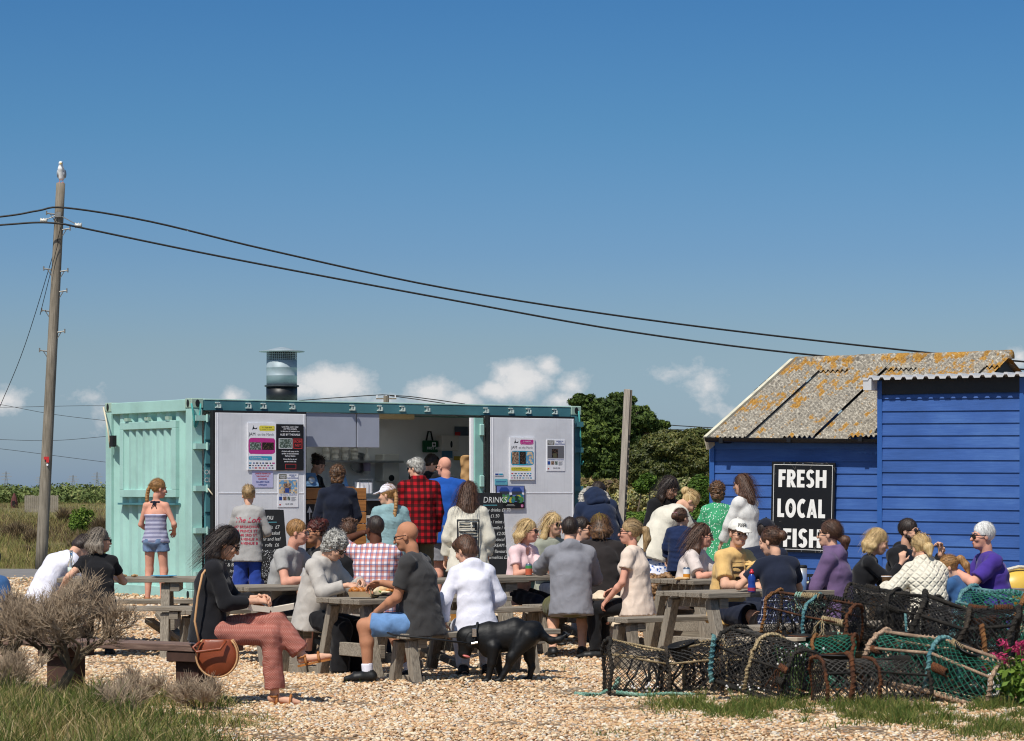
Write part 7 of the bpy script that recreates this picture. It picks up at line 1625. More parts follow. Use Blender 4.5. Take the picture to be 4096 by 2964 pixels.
    while x < W0: m.box(x, x+.12, 0, .03, 0, 1.13+rr.uniform(-.04, .04)); x += .132
    m.build('fence_boards', GREYV, r); m = MB(); m.box(0, W0, .032, .08, .3, .4); m.box(0, W0, .032, .08, .85, .95); m.build('fence_rail', GREYV, r)
    Y = 240.; r = empty('marker_post', (XP(57, Y), Y, .2), 0, label='tiny dark red pointed marker far off on the heath', cat='marker'); m = MB(); m.lathe([(.28, 0), (.30, .5), (.2, .9), (.05, 1.25)], 8); m.build('hood', M('rustred', '#5a2f2a', .8), r); m = MB(); m.box(-.12, .12, -.31, -.29, .15, .6); m.build('opening', M('darkhole', '#1a1414', .9), r)
    for i, (px, top) in enumerate(((24, 1886), (292, 1900), (388, 1888), (160, 1905))):
        Y = 6500.; r = empty('power_pylon', (XP(px, Y), Y, 0), 0, label=('faint lattice pylon on the horizon above the red marker', 'faint lattice pylon on the horizon halfway from pole to container', 'faint lattice pylon on the horizon beside the container', 'faint lattice pylon on the horizon just behind the pole')[i], cat='pylon', group='pylons on the horizon'); k = (HZ-top)*Y/FOC+1.6
        m = MB()
        for sg in (-1, 1):
            for s2 in (-1, 1): m.bar((sg*4, s2*4, 0), (sg*.8, s2*.8, k), .55, .55)
        for j in range(6):
            z0 = k*j/6; z1 = k*(j+1)/6; w0 = 4-3.2*j/6; w1 = 4-3.2*(j+1)/6
            m.bar((-w0, -w0, z0), (w1, -w1, z1), .35, .35); m.bar((w0, -w0, z0), (-w1, -w1, z1), .35, .35)
        m.build('tower', M('pylon_steel', '#8f9498', .6, .05), r); m = MB()
        for zz, w_ in ((.62, 10), (.76, 13), (.9, 9)): m.bar((-w_, 0, k*zz), (w_, 0, k*zz), .8, 1.3); m.bar((-w_, 0, k*zz), (0, 0, k*(zz+.07)), .4, .4); m.bar((w_, 0, k*zz), (0, 0, k*(zz+.07)), .4, .4)
        m.build('cross_arm', M('pylon_steel', '#8f9498', .6, .05), r)
trees()
def valerian():
    for i, (px, Y, h, lab) in enumerate(((4092, 20.5, .50, 'red valerian plant with crimson flower heads, the taller of the two'), (4040, 20.9, .34, 'shorter red valerian stem beside the white toggle'))):
        r = empty('valerian_plant', (XP(px, Y), Y, float(zg(XP(px, Y), Y))), 0, label=lab, cat='plant'); rg = random.Random(i+2); st = MB(); fl = []
        for k in range(9-3*i):
            x, y = rg.uniform(-.16, .16), rg.uniform(-.1, .1); hh = h*rg.uniform(.6, 1.05); st.tube([(x*.4, y*.4, 0), (x*.8, y*.8, hh*.5), (x, y, hh)], [.006, .005, .004], 5); fl.append((x, y, hh))
        st.build('stems', M('val_stem', '#5f7a3a', .7), r)
        leafball('leaves', [(q[0]*.7, q[1]*.7, q[2]*.5) for q in fl], [(.10, .09, q[2]*.42) for q in fl], 420-150*i, .035, LF4, r, 4+i, hollow=.1)
        for q in fl:
            if q[2] > h*.68: leafball('flower_head', [q, (q[0]+.03, q[1], q[2]-.035)], [(.045, .045, .03), (.03, .03, .025)], 90, .012, PINKF, r, int(q[2]*1000), hollow=.2)
    for i, (px, py, n, lab) in enumerate(((3170, 2600, 34, 'spray of tiny white flowers among the pots below the driftwood board'), (2960, 2800, 18, 'tiny pale flowers at the foot of the blue roped pot'), (3950, 2810, 22, 'tiny white flowers in the turf by the timber stub'), (2600, 2770, 10, 'few pale flowers by the pot lying apart'))):
        Y = 21.2; r = empty('wildflowers', (XP(px, Y), Y, .05), 0, label=lab, cat='flowers'); rg = random.Random(i); st = MB(); fm = MB(); zc = max(.1, ZP(py, Y)-.05)
        for k in range(n):
            x, y = rg.gauss(0, .09), rg.gauss(0, .08); z = zc*rg.uniform(.6, 1.15); st.tube([(x*.5, y*.5, 0), (x, y, z)], .002, 3, caps=False); fm.ico((x, y, z), rg.uniform(.006, .011), 1)
        st.build('stems', M('val_stem', '#5f7a3a', .7), r); o = fm.build('blooms', M('white_bloom', '#dcd8d4', .8), r)
PINKF = leafmat('pink_flower', [(0, rgb('#8a1a44')), (.5, rgb('#b52e5f')), (1, rgb('#cf5580'))], .2)
valerian()
# ---------- clothes for the crowd ----------
BLACKC = cloth('black', '#17171a'); BLACKD = cloth('black_denim', '#1c1c20', .4, 300); WHITEC = cloth('white', '#e4e3ee'); CHAR = cloth('charcoal', '#3d3c3c'); DKBR = cloth('dark_brown', '#2b2625')
NAVY = cloth('navy', '#1c2233'); NAVYD = cloth('navy_deep', '#161c2c'); GREYM = cloth('grey_marl', '#a3a19e'); GREYH = cloth('grey_hoodie', '#84848a'); OATM = cloth('oatmeal', '#b9b3ab'); DENIM = cloth('denim', '#6f86a8', .5, 180, var=.2); DENB = cloth('bright_denim', '#6a8fbd', .4, 200, var=.15); DENJ = cloth('denim_jacket', '#3a608f', .4, 200, var=.15)
CREAM = cloth('cream', '#dbd4c2'); CREAMT = cloth('cream_tee', '#e3cfbd'); PINKT = cloth('pale_pink', '#e6c6c6'); OLIVE = cloth('olive', '#5c5a35'); YELT = cloth('soft_yellow', '#d9b272'); PURF = cloth('purple_fleece', '#6a5578', .5, 320); PURP = cloth('purple', '#463289'); BEIGE = cloth('beige', '#d8cac2'); COBALT = cloth('cobalt', '#1a4fa0'); ROYAL = cloth('royal_blue', '#26408f')
TEALF = cloth('teal_fleece', '#86a5a8', .9, 120); SAGE = cloth('sage', '#9a9c8c'); WKNIT = cloth('white_knit', '#d9d7d2', .8, 90); MUST = cloth('mustard', '#9c6a2a'); MAROON = cloth('maroon', '#5a2430'); PUFF = cloth('navy_puffer', '#1c2a4c'); PARKA = cloth('navy_parka', '#1b2740'); GSHORT = cloth('grey_shorts', '#7e7f84'); DKJ = cloth('dark_jeans', '#262c3c'); CAPW = cloth('cap_white', '#e6e2d8'); CAPN = cloth('cap_navy', '#191c28'); CAPO = cloth('cap_olive', '#6b5a26'); CAPP = cloth('cap_bright_white', '#eceaf4'); FUR = hairmat('fur', '#6a655e', '#c9c2b6', (40, 40, 40)); KHAKI = cloth('khaki', '#57523f')
REDCHK = grid_cloth('red_check', rgb('#e6dfe2'), [('x', .42, 0, rgb('#b5523a'), .62), ('z', .42, 0, rgb('#b5523a'), .62), ('x', .16, .6, rgb('#4a5a8c'), .7), ('z', .16, .6, rgb('#4a5a8c'), .7)], .052)
BUFF = grid_cloth('buffalo', rgb('#a8101c'), [('x', .5, 0, rgb('#0e0a0c'), .72), ('z', .5, 0, rgb('#0e0a0c'), .72)], .075)
NAVCHK = grid_cloth('navy_check', rgb('#1a2344'), [('u', .08, 0, rgb('#c9cddc'), .8), ('z', .08, 0, rgb('#c9cddc'), .8), ('u', .3, .4, rgb('#0f1528'), .6), ('z', .3, .4, rgb('#0f1528'), .6)], .06)
STRIPE = grid_cloth('navy_stripe', rgb('#d5d4e6'), [('z', .55, 0, rgb('#2c2f66'), .95)], .016)
FLORB = dot_cloth('blue_floral', rgb('#e8e8f2'), rgb('#3a66b0'), 24, .36, warp=.75); FLORS = dot_cloth('blue_floral_shirt', rgb('#c9d2ec'), rgb('#5a78c0'), 34, .33, warp=.7)
GDOT = dot_cloth('green_spot', rgb('#3f9c6c'), rgb('#dfeee2'), 42, .26, warp=.12); GING = grid_cloth('gingham', rgb('#d5e4e0'), [('u', .5, 0, rgb('#3d7f86'), .7), ('z', .5, 0, rgb('#3d7f86'), .7)], .022)
def quilt():
    t = NT('cloth_quilted'); v = t.co((1, 0, 1), rot=(0, math.pi/4, 0)); x, y, z = t.sep(v); p = []
    for q in (x, z): p.append(t.math('ABSOLUTE', t.math('SUBTRACT', t.math('FRACT', t.math('ADD', t.math('MULTIPLY', q, 22.), 40.)), .5)))
    h = t.math('MINIMUM', t.math('SUBTRACT', .5, p[0]), t.math('SUBTRACT', .5, p[1])); h = t.math('MULTIPLY', h, 4., 0, True)
    t.set('Base Color', rgb('#e0d8c4')); t.set('Roughness', .85); t.bump(h, .8, .012); return t.mat
QUILT = quilt()
def terra():
    t = NT('cloth_terracotta_dash'); x, y, z = t.sep(t.co()); u = t.math('ADD', x, t.math('MULTIPLY', y, -1.0))
    row = t.math('FLOOR', t.math('MULTIPLY', z, 110.)); a = t.math('LESS_THAN', t.math('FRACT', t.math('ADD', t.math('MULTIPLY', u, 66.), t.math('MULTIPLY', row, .5))), .52); b = t.math('LESS_THAN', t.math('FRACT', t.math('ADD', t.math('MULTIPLY', z, 110.), 20.)), .42)
    t.set('Base Color', t.mix(t.math('MULTIPLY', t.math('MULTIPLY', a, b), .55), rgb('#a05a4c'), rgb('#d0a698'))); t.set('Roughness', .85); folds(t); return t.mat
TERRA = terra()
def project(top, pts_faces, mat, name, side='back', off=.004):
    """print on a garment: flat artwork pressed onto the cloth it is worn on"""
    V, F = pts_faces; me = top.data; from mathutils.bvhtree import BVHTree
    bt = BVHTree.FromPolygons([v.co.copy() for v in me.vertices], [tuple(p.vertices) for p in me.polygons]); out = []
    sg = 1 if side == 'back' else -1
    for (x, z) in V:
        h = bt.ray_cast(Vector((x*(-1 if side == 'front' else 1)*1, sg*1.2, z)), Vector((0, -sg, 0)))
        y = h[0].y if h[0] is not None else sg*.15
        out.append((x*(-1 if side == 'front' else 1), y+sg*off, z))
    m = bpy.data.meshes.new(name); m.from_pydata(out, [], F); m.materials.append(mat); return link(name, m, top)
def subdiv_text(s, size, x, z, bold=0, align='CENTER', sx=1, shear=0):
    V, F = text_arrays(s, size, bold, align, shear=shear); return [(x+v[0]*sx, z+v[1]) for v in V], F
def both(*lst):
    V = []; F = []
    for v, f in lst: n = len(V); V += v; F += [tuple(i+n for i in q) for q in f]
    return V, F
def box2(x0, x1, z0, z1, n=6):
    V = [(x0+(x1-x0)*i/n, z) for z in (z0, z1) for i in range(n+1)]; return V, [(i, i+1, n+2+i, n+1+i) for i in range(n)]

# ---------- the crowd, from left to right ----------
person('beanie', 'child in a dark beanie and blue denim jacket sitting on the plank bench', -60, 22.2, 165, h=1.18, sit=.44, lean=14, top=dict(m=DENJ, sl=1.9, e=.03, hem=.12), bot=dict(m=DKJ), hair=('lowpony', 'ash'), cap=(BLACKC, 'beanie'))
person('whiteshirt', 'person in a loose white long sleeved top hunched over a table beside the pole', 165, 28.35, 125, h=1.62, sit=.40, lean=48, slean=-6, head=(10, 55, 0), top=dict(m=WHITEC, sl=1.9, e=.028, hem=.16, n='shirt'), bot=dict(m=DKJ), hair=('mop', 'dark'), arms={'L': (.16, .55, .74), 'R': (-.05, .55, .74)})
person('greyhair', 'woman with grey brown bobbed hair, sunglasses and a black tee beside the water bottle', 392, 26.85, -172, h=1.47, sit=.40, lean=22, fem=True, head=(-68, 2, 0), g=1.12, top=dict(m=BLACKC, sl=.55, hem=.16, e=.016), bot=dict(m=BLACKC), hair=('bob', 'greybrown'), glasses='sun', arms={'L': (.34, .12, .66), 'R': (-.16, .42, .74)})
def braid_x(root, J):
    f = Field(); f.ell(J['N']+np.array([0, .062, .0])*1, (.022, .016, .016)); f.cone(J['N']+np.array([0, .065, 0]), J['N']+np.array([.03, .085, -.075]), .008, .006); f.cone(J['N']+np.array([0, .065, 0]), J['N']+np.array([-.035, .08, -.07]), .008, .006); f.cone(J['N']+np.array([-.05, .03, .0]), J['N']+np.array([.05, .03, .0]), .016, .016, .02); f.build('neck_tie', NAVYD, root, .007)
person('shorts', 'woman with a red braid, striped strapless top and denim shorts standing by the container end', 623, 35.0, 165, h=1.49, sit=None, lean=2, fem=True, skin='pink', head=(-48, 8, 0), top=dict(m=STRIPE, sl=0, hem=.03, e=.012, neck='none', strapless=True), bot=dict(m=DENIM, len=.36, e=.016, wide=.014, n='shorts'), hair=('braid', 'ginger'), shoes=SANDAL, arms={'L': (.14, .22, .88), 'R': (-.16, .2, .90)}, extra=braid_x)
def sit_extra(root, J):
    # handbag and takeaway box are things of their own, placed below
    pass
person('front', 'woman in a black denim jacket and terracotta trousers eating cross legged on the plank bench', 832, 21.2, 90, h=1.60, sit=.45, lean=9, fem=True, head=(0, 30, 0), top=dict(m=WHITEC, sl=.5), over=dict(m=BLACKD, sl=1.72, e=.028, hem=.06, wide=.012, neck='collar', wr=.004, n='jacket'), det=.0075,
       bot=dict(m=TERRA, e=.006, wide=.024, len=1.93, wr=.004), hair=('swept', 'dark'), glasses='sun', shoes=None, arms={'L': {'to': (.05, .37, .78), 'pole': (.5, -.3, -.8)}, 'R': {'to': (-.06, .36, .76), 'pole': (-.4, -.5, -.8)}}, legs={'L': ((-.02, .50, .62), (-.04, .70, .36)), 'R': ((-.08, .47, .50), (-.06, .50, .075))}, foot={'L': (-.05, 1, .22), 'R': (-.05, 1, -.05)})
LOFT, J_ = person('loft', 'young woman in a grey sweatshirt with red lettering and blue trousers', 992, 33.0, 176, h=1.43, sit=None, lean=5, fem=True, chest=False, head=(8, 12, 0), top=dict(m=GREYM, sl=1.9, e=.036, hem=.16, wide=.012, n='sweatshirt'), bot=dict(m=ROYAL, e=.02, wide=.03), hair=('bun', 'ash'), arms={'L': (.12, .25, .90), 'R': (-.12, .25, .90)})
REDP = flat('shirt_red', '#b02a44'); zt = J_['N'][2]
project(J_['top'], both(subdiv_text('The Loft', .085, 0, zt-.15, .012, shear=.35), subdiv_text('647 BROADWAY', .042, .0, zt-.215, .02), subdiv_text('99 PRINCE ST.', .042, 0, zt-.262, .02), subdiv_text('38-40 3RD ST.', .042, 0, zt-.309, .02), subdiv_text('AVENUE A', .042, 0.03, zt-.356, .02), subdiv_text('AVENUE B', .042, 0.03, zt-.403, .02)), REDP, 'lettering') if False else None
V_, F_ = both(subdiv_text('The Loft', .085, 0, zt-.15, .012, shear=.35), subdiv_text('647 BROADWAY', .042, .0, zt-.215, .02), subdiv_text('99 PRINCE ST.', .042, 0, zt-.262, .02), subdiv_text('38-40 3RD ST.', .042, 0, zt-.309, .02), subdiv_text('AVENUE A', .042, 0.03, zt-.356, .02), subdiv_text('AVENUE B', .042, 0.03, zt-.403, .02))
project(J_['top'], ([(-x, z) for x, z in V_], [f[::-1] for f in F_]), REDP, 'lettering')
person('specs', 'sandy haired man in spectacles and a pale grey tee leaning on his forearm', 1118, 26.75, 62, h=1.66, sit=.42, lean=20, head=(22, 8, 0), skin='pink', g=1.05, top=dict(m=GREYM, sl=.55, hem=.14, e=.016), bot=dict(m=NAVY, len=.85, e=.03, wide=.02, n='shorts'), hair=('short', 'ginger'), glasses='clear', arms={'R': (-.12, .42, .77), 'L': (.05, .45, .95)}, legs={'R': ((-.16, .44, .50), (-.14, .40, .08)), 'L': ((.1, .44, .5), (.1, .48, .08))})
person('curls', 'older woman with grey curls, sunglasses and a grey hoodie eating at the table', 1252, 24.25, 58, z0=0., h=1.50, sit=.43, lean=20, fem=True, g=1.2, head=(10, 38, 0), top=dict(m=WHITEC, sl=.4, e=.016), over=dict(m=OATM, sl=1.85, e=.036, hem=.20, wide=.016, hood=True, wr=.004, n='hoodie'), det=.008, bot=dict(m=BLACKC, e=.02, wide=.02), hair=('curly', 'curlgrey'), glasses='sun', arms={'L': (.12, .42, .83), 'R': (-.06, .40, .80)}, hands={'L': dict(dir=(-.5, .7, -.35), curl=45), 'R': dict(dir=(.35, .9, -.2), curl=50)})
person('redhair', 'person with dark red tied up hair and sunglasses, behind the sandy haired man', 1310, 27.6, -55, h=1.56, sit=.42, lean=14, fem=True, head=(-10, 4, 0), skin='tan', top=dict(m=BLACKC, sl=.6), bot=dict(m=BLACKC), hair=('updo', 'red'), glasses='sun')
person('boy', 'boy with spiky brown hair in black sitting behind the red check shirt', 1385, 28.3, 168, h=1.47, sit=.42, lean=12, head=(0, 8, 0), top=dict(m=BLACKC, sl=1.9), bot=dict(m=NAVY), hair=('spiky', 'brown'))
person('check', 'man in a red, white and blue check shirt holding one arm out level', 1478, 26.15, 178, h=1.72, sit=.43, lean=16, skin='dark', g=1.14, head=(32, 0, 0), top=dict(m=REDCHK, sl=1.25, hem=.18, e=.022, wide=.012, neck='collar', n='shirt'), bot=dict(m=DKJ), hair=('crop', 'dark'), arms={'L': {'to': (.10, .42, 1.16), 'pole': (1, -.2, -.6)}, 'R': 'table'}, hands={'L': dict(dir=(-.75, .6, .2), palm=(0, 0, 1), curl=8)}) if False else None
person('check', 'man in a red, white and blue check shirt holding one arm out level', 1495, 26.15, 174, h=1.70, sit=.43, lean=16, skin='dark', g=1.14, head=(42, 0, 0), top=dict(m=REDCHK, sl=1.15, hem=.18, e=.022, wide=.012, neck='collar', n='shirt'), bot=dict(m=DKJ), hair=('crop', 'dark'), arms={'L': {'to': (.16, .40, 1.19), 'pole': (1, 0, -.12)}, 'R': 'table'}, hands={'L': dict(dir=(-.9, .2, .25), palm=(0, -.3, 1), curl=8)})
person('bald', 'bald man in a charcoal tee and blue shorts seated on the near bench', 1696, 22.93, -108, z0=0., h=1.68, sit=.43, lean=13, skin='tan', g=1.16, head=(6, 12, 0), top=dict(m=CHAR, sl=.72, hem=.2, e=.02, wide=.016, wr=.0045), det=.0075, bot=dict(m=DENB, len=.84, e=.016, wide=.012, wr=.004, n='shorts'), hair=None, glasses='sun', arms={'L': {'to': (.11, .36, .62), 'pole': (.5, -.8, -.5)}, 'R': {'to': (-.22, .44, .84), 'pole': (-.5, -.5, -.6)}}, legs={'L': ((.13, .46, .51), (.13, .43, .135)), 'R': ((-.16, .36, .50), (-.14, .16, .14))}, hands={'R': dict(dir=(.1, .95, -.25), curl=42), 'L': dict(curl=40)}, foot={'L': (.05, 1, 0), 'R': (.2, 1, 0)})
person('hoodie', 'child in a white hoodie sitting with their back to us beside the dog', 1905, 23.35, 188, z0=0., h=1.47, sit=.43, lean=20, slean=3, fem=True, chest=False, g=.95, head=(38, 26, 0), top=dict(m=WHITEC, sl=1.88, e=.034, hem=.14, wide=.014, hood=True, wr=.004, n='hoodie'), det=.008, bot=dict(m=cloth('pale_grey_trousers', '#c9c8cc'), e=.016), hair=('mop', 'brown'), arms={'L': (.25, .10, .50), 'R': (-.14, .30, .62)}, skin='fair', legs={'L': ((.10, .3, .47), (.10, .05, .14)), 'R': ((-.12, .34, .47), (-.1, .1, .14))})
person('blackjacket', 'curly haired man in a black jacket waiting at the counter', 1350, 34.8, 186, h=1.66, sit=None, lean=3, head=(-12, 3, 0), top=dict(m=NAVYD, sl=1.95, e=.038, hem=.16, wide=.016, neck='high', n='jacket'), bot=dict(m=DKJ), hair=('curly', 'curlbrown'), glasses='clear', arms={'L': (.16, .22, .92), 'R': (-.16, .22, .92)})
person('whitecap', 'child in a white cap and pale teal fleece standing by the counter', 1562, 32.6, 196, h=1.44, sit=None, lean=4, head=(58, 6, 0), top=dict(m=TEALF, sl=1.85, e=.05, hem=.08, wide=.02, hood=True, wr=.004, wl=.05, n='fleece'), bot=dict(m=GING, skirt=.34, w=.27, d=.2, n='skirt'), hair=('braid', 'ginger'), cap=(CAPP, 'peak'))
person('buffalo', 'grey haired man in a red and black check fleece at the counter', 1676, 34.0, 190, h=1.77, sit=None, lean=3, g=1.1, head=(48, 10, 0), top=dict(m=BUFF, sl=1.95, e=.035, hem=.17, wide=.016, neck='high', n='jacket'), bot=dict(m=KHAKI), hair=('mop', 'curlgrey'), glasses='sun', arms={'L': (.14, .24, .98), 'R': (-.22, .1, .9)})
person('bluepolo', 'bald man in a bright blue polo shirt and grey shorts at the counter', 1785, 35.0, 186, h=1.79, sit=None, lean=4, g=1.26, skin='pink', head=(42, 6, 0), top=dict(m=COBALT, sl=.75, e=.026, hem=.20, wide=.018, neck='collar', n='polo_shirt'), bot=dict(m=GSHORT, len=.9, e=.03, wide=.03, n='shorts'), hair=None, glasses='sun', arms={'L': (.14, .25, 1.0), 'R': (-.14, .25, 1.0)})
def print_back(root, J):
    z = J['N'][2]; x0, x1, z0, z1 = -.115, .115, z-.50, z-.10; L = []
    def bx(a, b, c, d): L.append(box2(x0+(x1-x0)*a, x0+(x1-x0)*b, z0+(z1-z0)*c, z0+(z1-z0)*d, 5))
    for (a, b, c, d) in ((0, 1, 0, .03), (0, 1, .97, 1), (0, .05, .03, .97), (.95, 1, .03, .97), (.1, .2, .72, .93), (.2, .32, .86, .93), (.2, .32, .78, .81), (.4, .9, .9, .925), (.4, .9, .84, .865), (.4, .9, .78, .8), (.1, .9, .66, .70), (.1, .55, .58, .62), (.35, .43, .5, .56), (.43, .51, .44, .5), (.35, .43, .38, .44), (.51, .59, .5, .56), (.1, .28, .36, .54), (.65, .9, .52, .56), (.65, .9, .45, .48), (.65, .9, .38, .41), (.1, .9, .31, .34), (.28, .33, .06, .29), (.1, .2, .2, .27), (.1, .2, .08, .15), (.42, .9, .25, .275), (.42, .9, .19, .215), (.42, .9, .13, .155), (.42, .9, .07, .095), (.64, .68, .05, .29)): bx(a, b, c, d)
    project(J['top'], both(*L), flat('shirt_black', '#141414'), 'printed_panel', off=.014)
person('printed', 'long haired woman in a cream jacket with a black printed panel on its back', 1873, 29.6, 180, h=1.56, sit=None, lean=5, fem=True, chest=False, head=(-20, 8, 0), top=dict(m=CREAM, sl=1.85, e=.05, hem=.16, flare=.03, wide=.03, wr=.004, n='jacket'), bot=dict(m=MUST, e=.02, wide=.02), hair=('long', 'brown'), extra=print_back, arms={'R': 'down', 'L': (.26, .15, .70)})
person('cook', 'dark haired cook in black looking down behind the counter', 1228, 38.55, 62, h=1.72, sit=None, lean=14, z0=.345, fem=True, head=(0, 25, 0), top=dict(m=BLACKC, sl=.6), bot=dict(m=BLACKC), hair=('updo', 'dark'), arms={'L': (.1, .4, 1.05), 'R': (-.1, .4, 1.05)})
person('kitchenhand', 'kitchen worker in black bending over the sink at the back of the kiosk', 1678, 39.2, 150, h=1.78, sit=None, lean=20, z0=.345, head=(-40, 35, 0), top=dict(m=BLACKC, sl=.6), bot=dict(m=BLACKC), hair=('mop', 'dark'), arms={'L': (.1, .4, 1.0), 'R': (-.1, .4, 1.0)})
person('pinktee', 'blonde woman in sunglasses and a pale pink tee resting her forearms on the table', 2068, 28.5, 48, h=1.50, sit=.42, lean=16, fem=True, skin='pink', head=(26, 4, 0), top=dict(m=PINKT, sl=.6, e=.018, hem=.14, wide=.014, vneck=.06), bot=dict(m=DKJ), hair=('bob', 'blond'), glasses='sun', arms={'L': (-.02, .42, .76), 'R': (-.10, .36, .76)})
person('blonde2', 'blonde woman in tortoiseshell sunglasses and a sage top facing us past the grey hoodie', 2200, 29.6, 30, h=1.52, sit=.42, lean=6, fem=True, head=(14, 2, 0), top=dict(m=SAGE, sl=1.9, e=.02), bot=dict(m=DKJ), hair=('long', 'blond'), glasses='sun')
person('greyhoodie', 'dark haired man in a grey hoodie seen from behind with his elbows up', 2285, 26.75, 184, h=1.68, sit=.42, lean=18, g=1.1, head=(-14, 4, 0), top=dict(m=GREYH, sl=1.9, e=.036, hem=.13, wide=.018, hood=True, wr=.004, n='hoodie'), bot=dict(m=OLIVE, len=.9, e=.03, wide=.02, n='shorts'), hair=('short', 'dark'), arms={'L': {'to': (.10, .42, 1.0), 'pole': (.8, -.2, -.8)}, 'R': 'table'}, legs={'L': ((.14, .36, .47), (.16, .14, .08)), 'R': ((-.14, .38, .47), (-.12, .2, .08))})
person('floral', 'dark haired person in a blue floral shirt behind the grey hoodie', 2302, 28.55, 62, h=1.52, sit=.42, lean=6, head=(10, 4, 0), top=dict(m=FLORS, sl=.9, e=.028, wide=.02), bot=dict(m=DENIM), hair=('short', 'dark'), glasses='sun', arms={'R': (-.30, .05, .92), 'L': 'table'})
person('olivecap', 'long haired man in an olive cap and dark brown tee seen from behind', 2400, 28.3, 176, h=1.60, sit=.42, lean=18, g=1.2, head=(36, 4, 0), top=dict(m=DKBR, sl=.8, e=.028, hem=.16, wide=.018), bot=dict(m=DKJ), hair=('bob', 'curlbrown'), cap=(CAPO, 'back'))
def fur_x(root, J):
    f = Field()
    for a in np.linspace(-.5, math.pi+.5, 16): f.ell(J['N']+J['lf']*.15*math.cos(a)+J['bk']*.03+J['d1']*(.03+.15*math.sin(a)), .036, k=.015)
    f.build('fur_trim', FUR, root, .01, .008, .02, 4, 1.25)
    f = Field(); c_ = J['N']+J['d1']*.04+J['bk']*.07; R_ = np.stack([J['lf'], J['bk'], J['d1']], 1); f.ell(c_, (.135, .09, .13), R_); f.ell(J['N']-J['d1']*.03+J['bk']*.05, (.15, .11, .07), R_); f.build('hood', PARKA, root, .011, .005, .09, 4)
person('parka', 'person in a navy parka with a fur trimmed hood standing behind the olive cap', 2418, 31.0, 196, h=1.62, sit=None, lean=30, slean=5, head=(-52, 45, 0), g=1.1, top=dict(m=PARKA, sl=1.92, e=.055, hem=.26, wide=.03, wr=.004, n='parka'), bot=dict(m=BLACKC), hair=('short', 'dark'), extra=fur_x, arms={'R': (-.26, .22, .78), 'L': (.18, .3, .8)})
person('creamtee', 'woman with a blonde ponytail and cream tee sitting on the end of a bench', 2548, 26.75, -112, h=1.58, sit=.42, lean=6, fem=True, g=1.1, skin='pink', head=(14, 0, 0), top=dict(m=CREAMT, sl=.5, e=.03, hem=.17, flare=.012, wide=.03, wr=.004), bot=dict(m=BLACKC), hair=('pony', 'ash'), glasses='sun', arms={'L': (.20, .22, .56), 'R': 'lap'})
person('darkhair', 'young woman with long black hair and black jacket behind the stooping woman', 2640, 31.2, 38, h=1.60, sit=None, lean=10, fem=True, head=(12, 30, 0), top=dict(m=BLACKC, sl=1.95, e=.045, hem=.2, wide=.02, n='jacket'), bot=dict(m=DKJ), hair=('long', 'dark'), arms={'L': (.12, .50, 1.02), 'R': (-.2, .2, .85)})
person('stooping', 'woman in a cream jacket and blue floral skirt stooping forward', 2610, 29.9, 118, h=1.66, sit=None, lean=46, fem=True, chest=False, head=(-14, 60, 0), top=dict(m=CREAM, sl=1.9, e=.05, hem=.12, flare=.02, wide=.03, wr=.004, n='jacket'), bot=dict(m=FLORB, skirt=.58, w=.30, d=.26, n='skirt'), hair=('bun', 'blond'), glasses='clear', arms={'L': (.1, .62, .82), 'R': (-.12, .58, .80)})
def scrunch(root, J):
    f = Field(); f.ell(J['hp'](0, -.12, .03), (.035, .02, .035)); f.build('hair_band', cloth('pinkband', '#c98aa4'), root, .006, .003, .02)
person('toddler', 'toddler in a navy puffer coat with a pink hair band seen from behind', 2718, 28.6, 165, h=.86, sit=None, z0=.47, lean=4, head=(-30, 4, 0), top=dict(m=PUFF, sl=1.9, e=.05, hem=.14, wide=.03, wr=.004, wl=.05, n='coat'), bot=dict(m=DKJ), hair=('bun', 'brown'), extra=scrunch)
f_ = empty('step_stool', (XP(2718, 28.6), 28.6, float(zg(0, 28.6))), 0, label='low wooden box the toddler in the puffer coat stands on', cat='box'); m_ = MB(); m_.box(-.22, .22, -.16, .16, 0, .405); m_.build('box_side', GREYW, f_)
person('beigetee', 'long haired woman in sunglasses and a beige tee behind the orange can', 2738, 27.9, 66, h=1.48, sit=.42, lean=22, fem=True, skin='pink', head=(16, 6, 0), top=dict(m=BEIGE, sl=.75, e=.026, hem=.14, wide=.03, wr=.004), bot=dict(m=BLACKC), hair=('long', 'brown'), glasses='sun', arms={'L': (.08, .46, .77), 'R': (-.12, .42, .77)})
person('greenblouse', 'curly haired woman in a green spotted blouse standing in front of the hut corner', 2872, 32.5, 192, h=1.47, sit=None, lean=4, fem=True, chest=False, head=(-6, 8, 0), top=dict(m=GDOT, sl=.85, e=.04, hem=.16, flare=.02, wide=.025, wr=.004, n='blouse'), bot=dict(m=NAVY), hair=('curly', 'curlbrown'), arms={'L': (.24, .18, .78), 'R': (-.18, .25, .8)})
person('whiteknit', 'woman with long dark hair in a white knitted jumper standing before the blue hut', 2985, 32.2, -128, h=1.58, sit=None, lean=3, fem=True, chest=False, head=(6, 6, 0), top=dict(m=WKNIT, sl=1.9, e=.05, hem=.2, flare=.02, wide=.03, n='jumper'), bot=dict(m=DKJ), hair=('long', 'brown'), arms={'L': (.14, .25, .82), 'R': (-.14, .2, .82)})
def tee_print(root, J):
    z = J['Ch'][2]; k_ = flat('shirt_ink', '#3a3020')
    V1, F1 = both(subdiv_text('STEAMBOAT', .045, 0, z-.17, .02), box2(-.13, .13, z+.075, z+.079), box2(-.13, .13, z-.10, z-.096), box2(-.12, -.02, z-.01, z+.05), box2(.0, .12, z-.02, z+.04), box2(-.09, .09, z-.075, z-.05))
    project(J['top'], (V1, F1), k_, 'printed_lettering', 'front', .004)
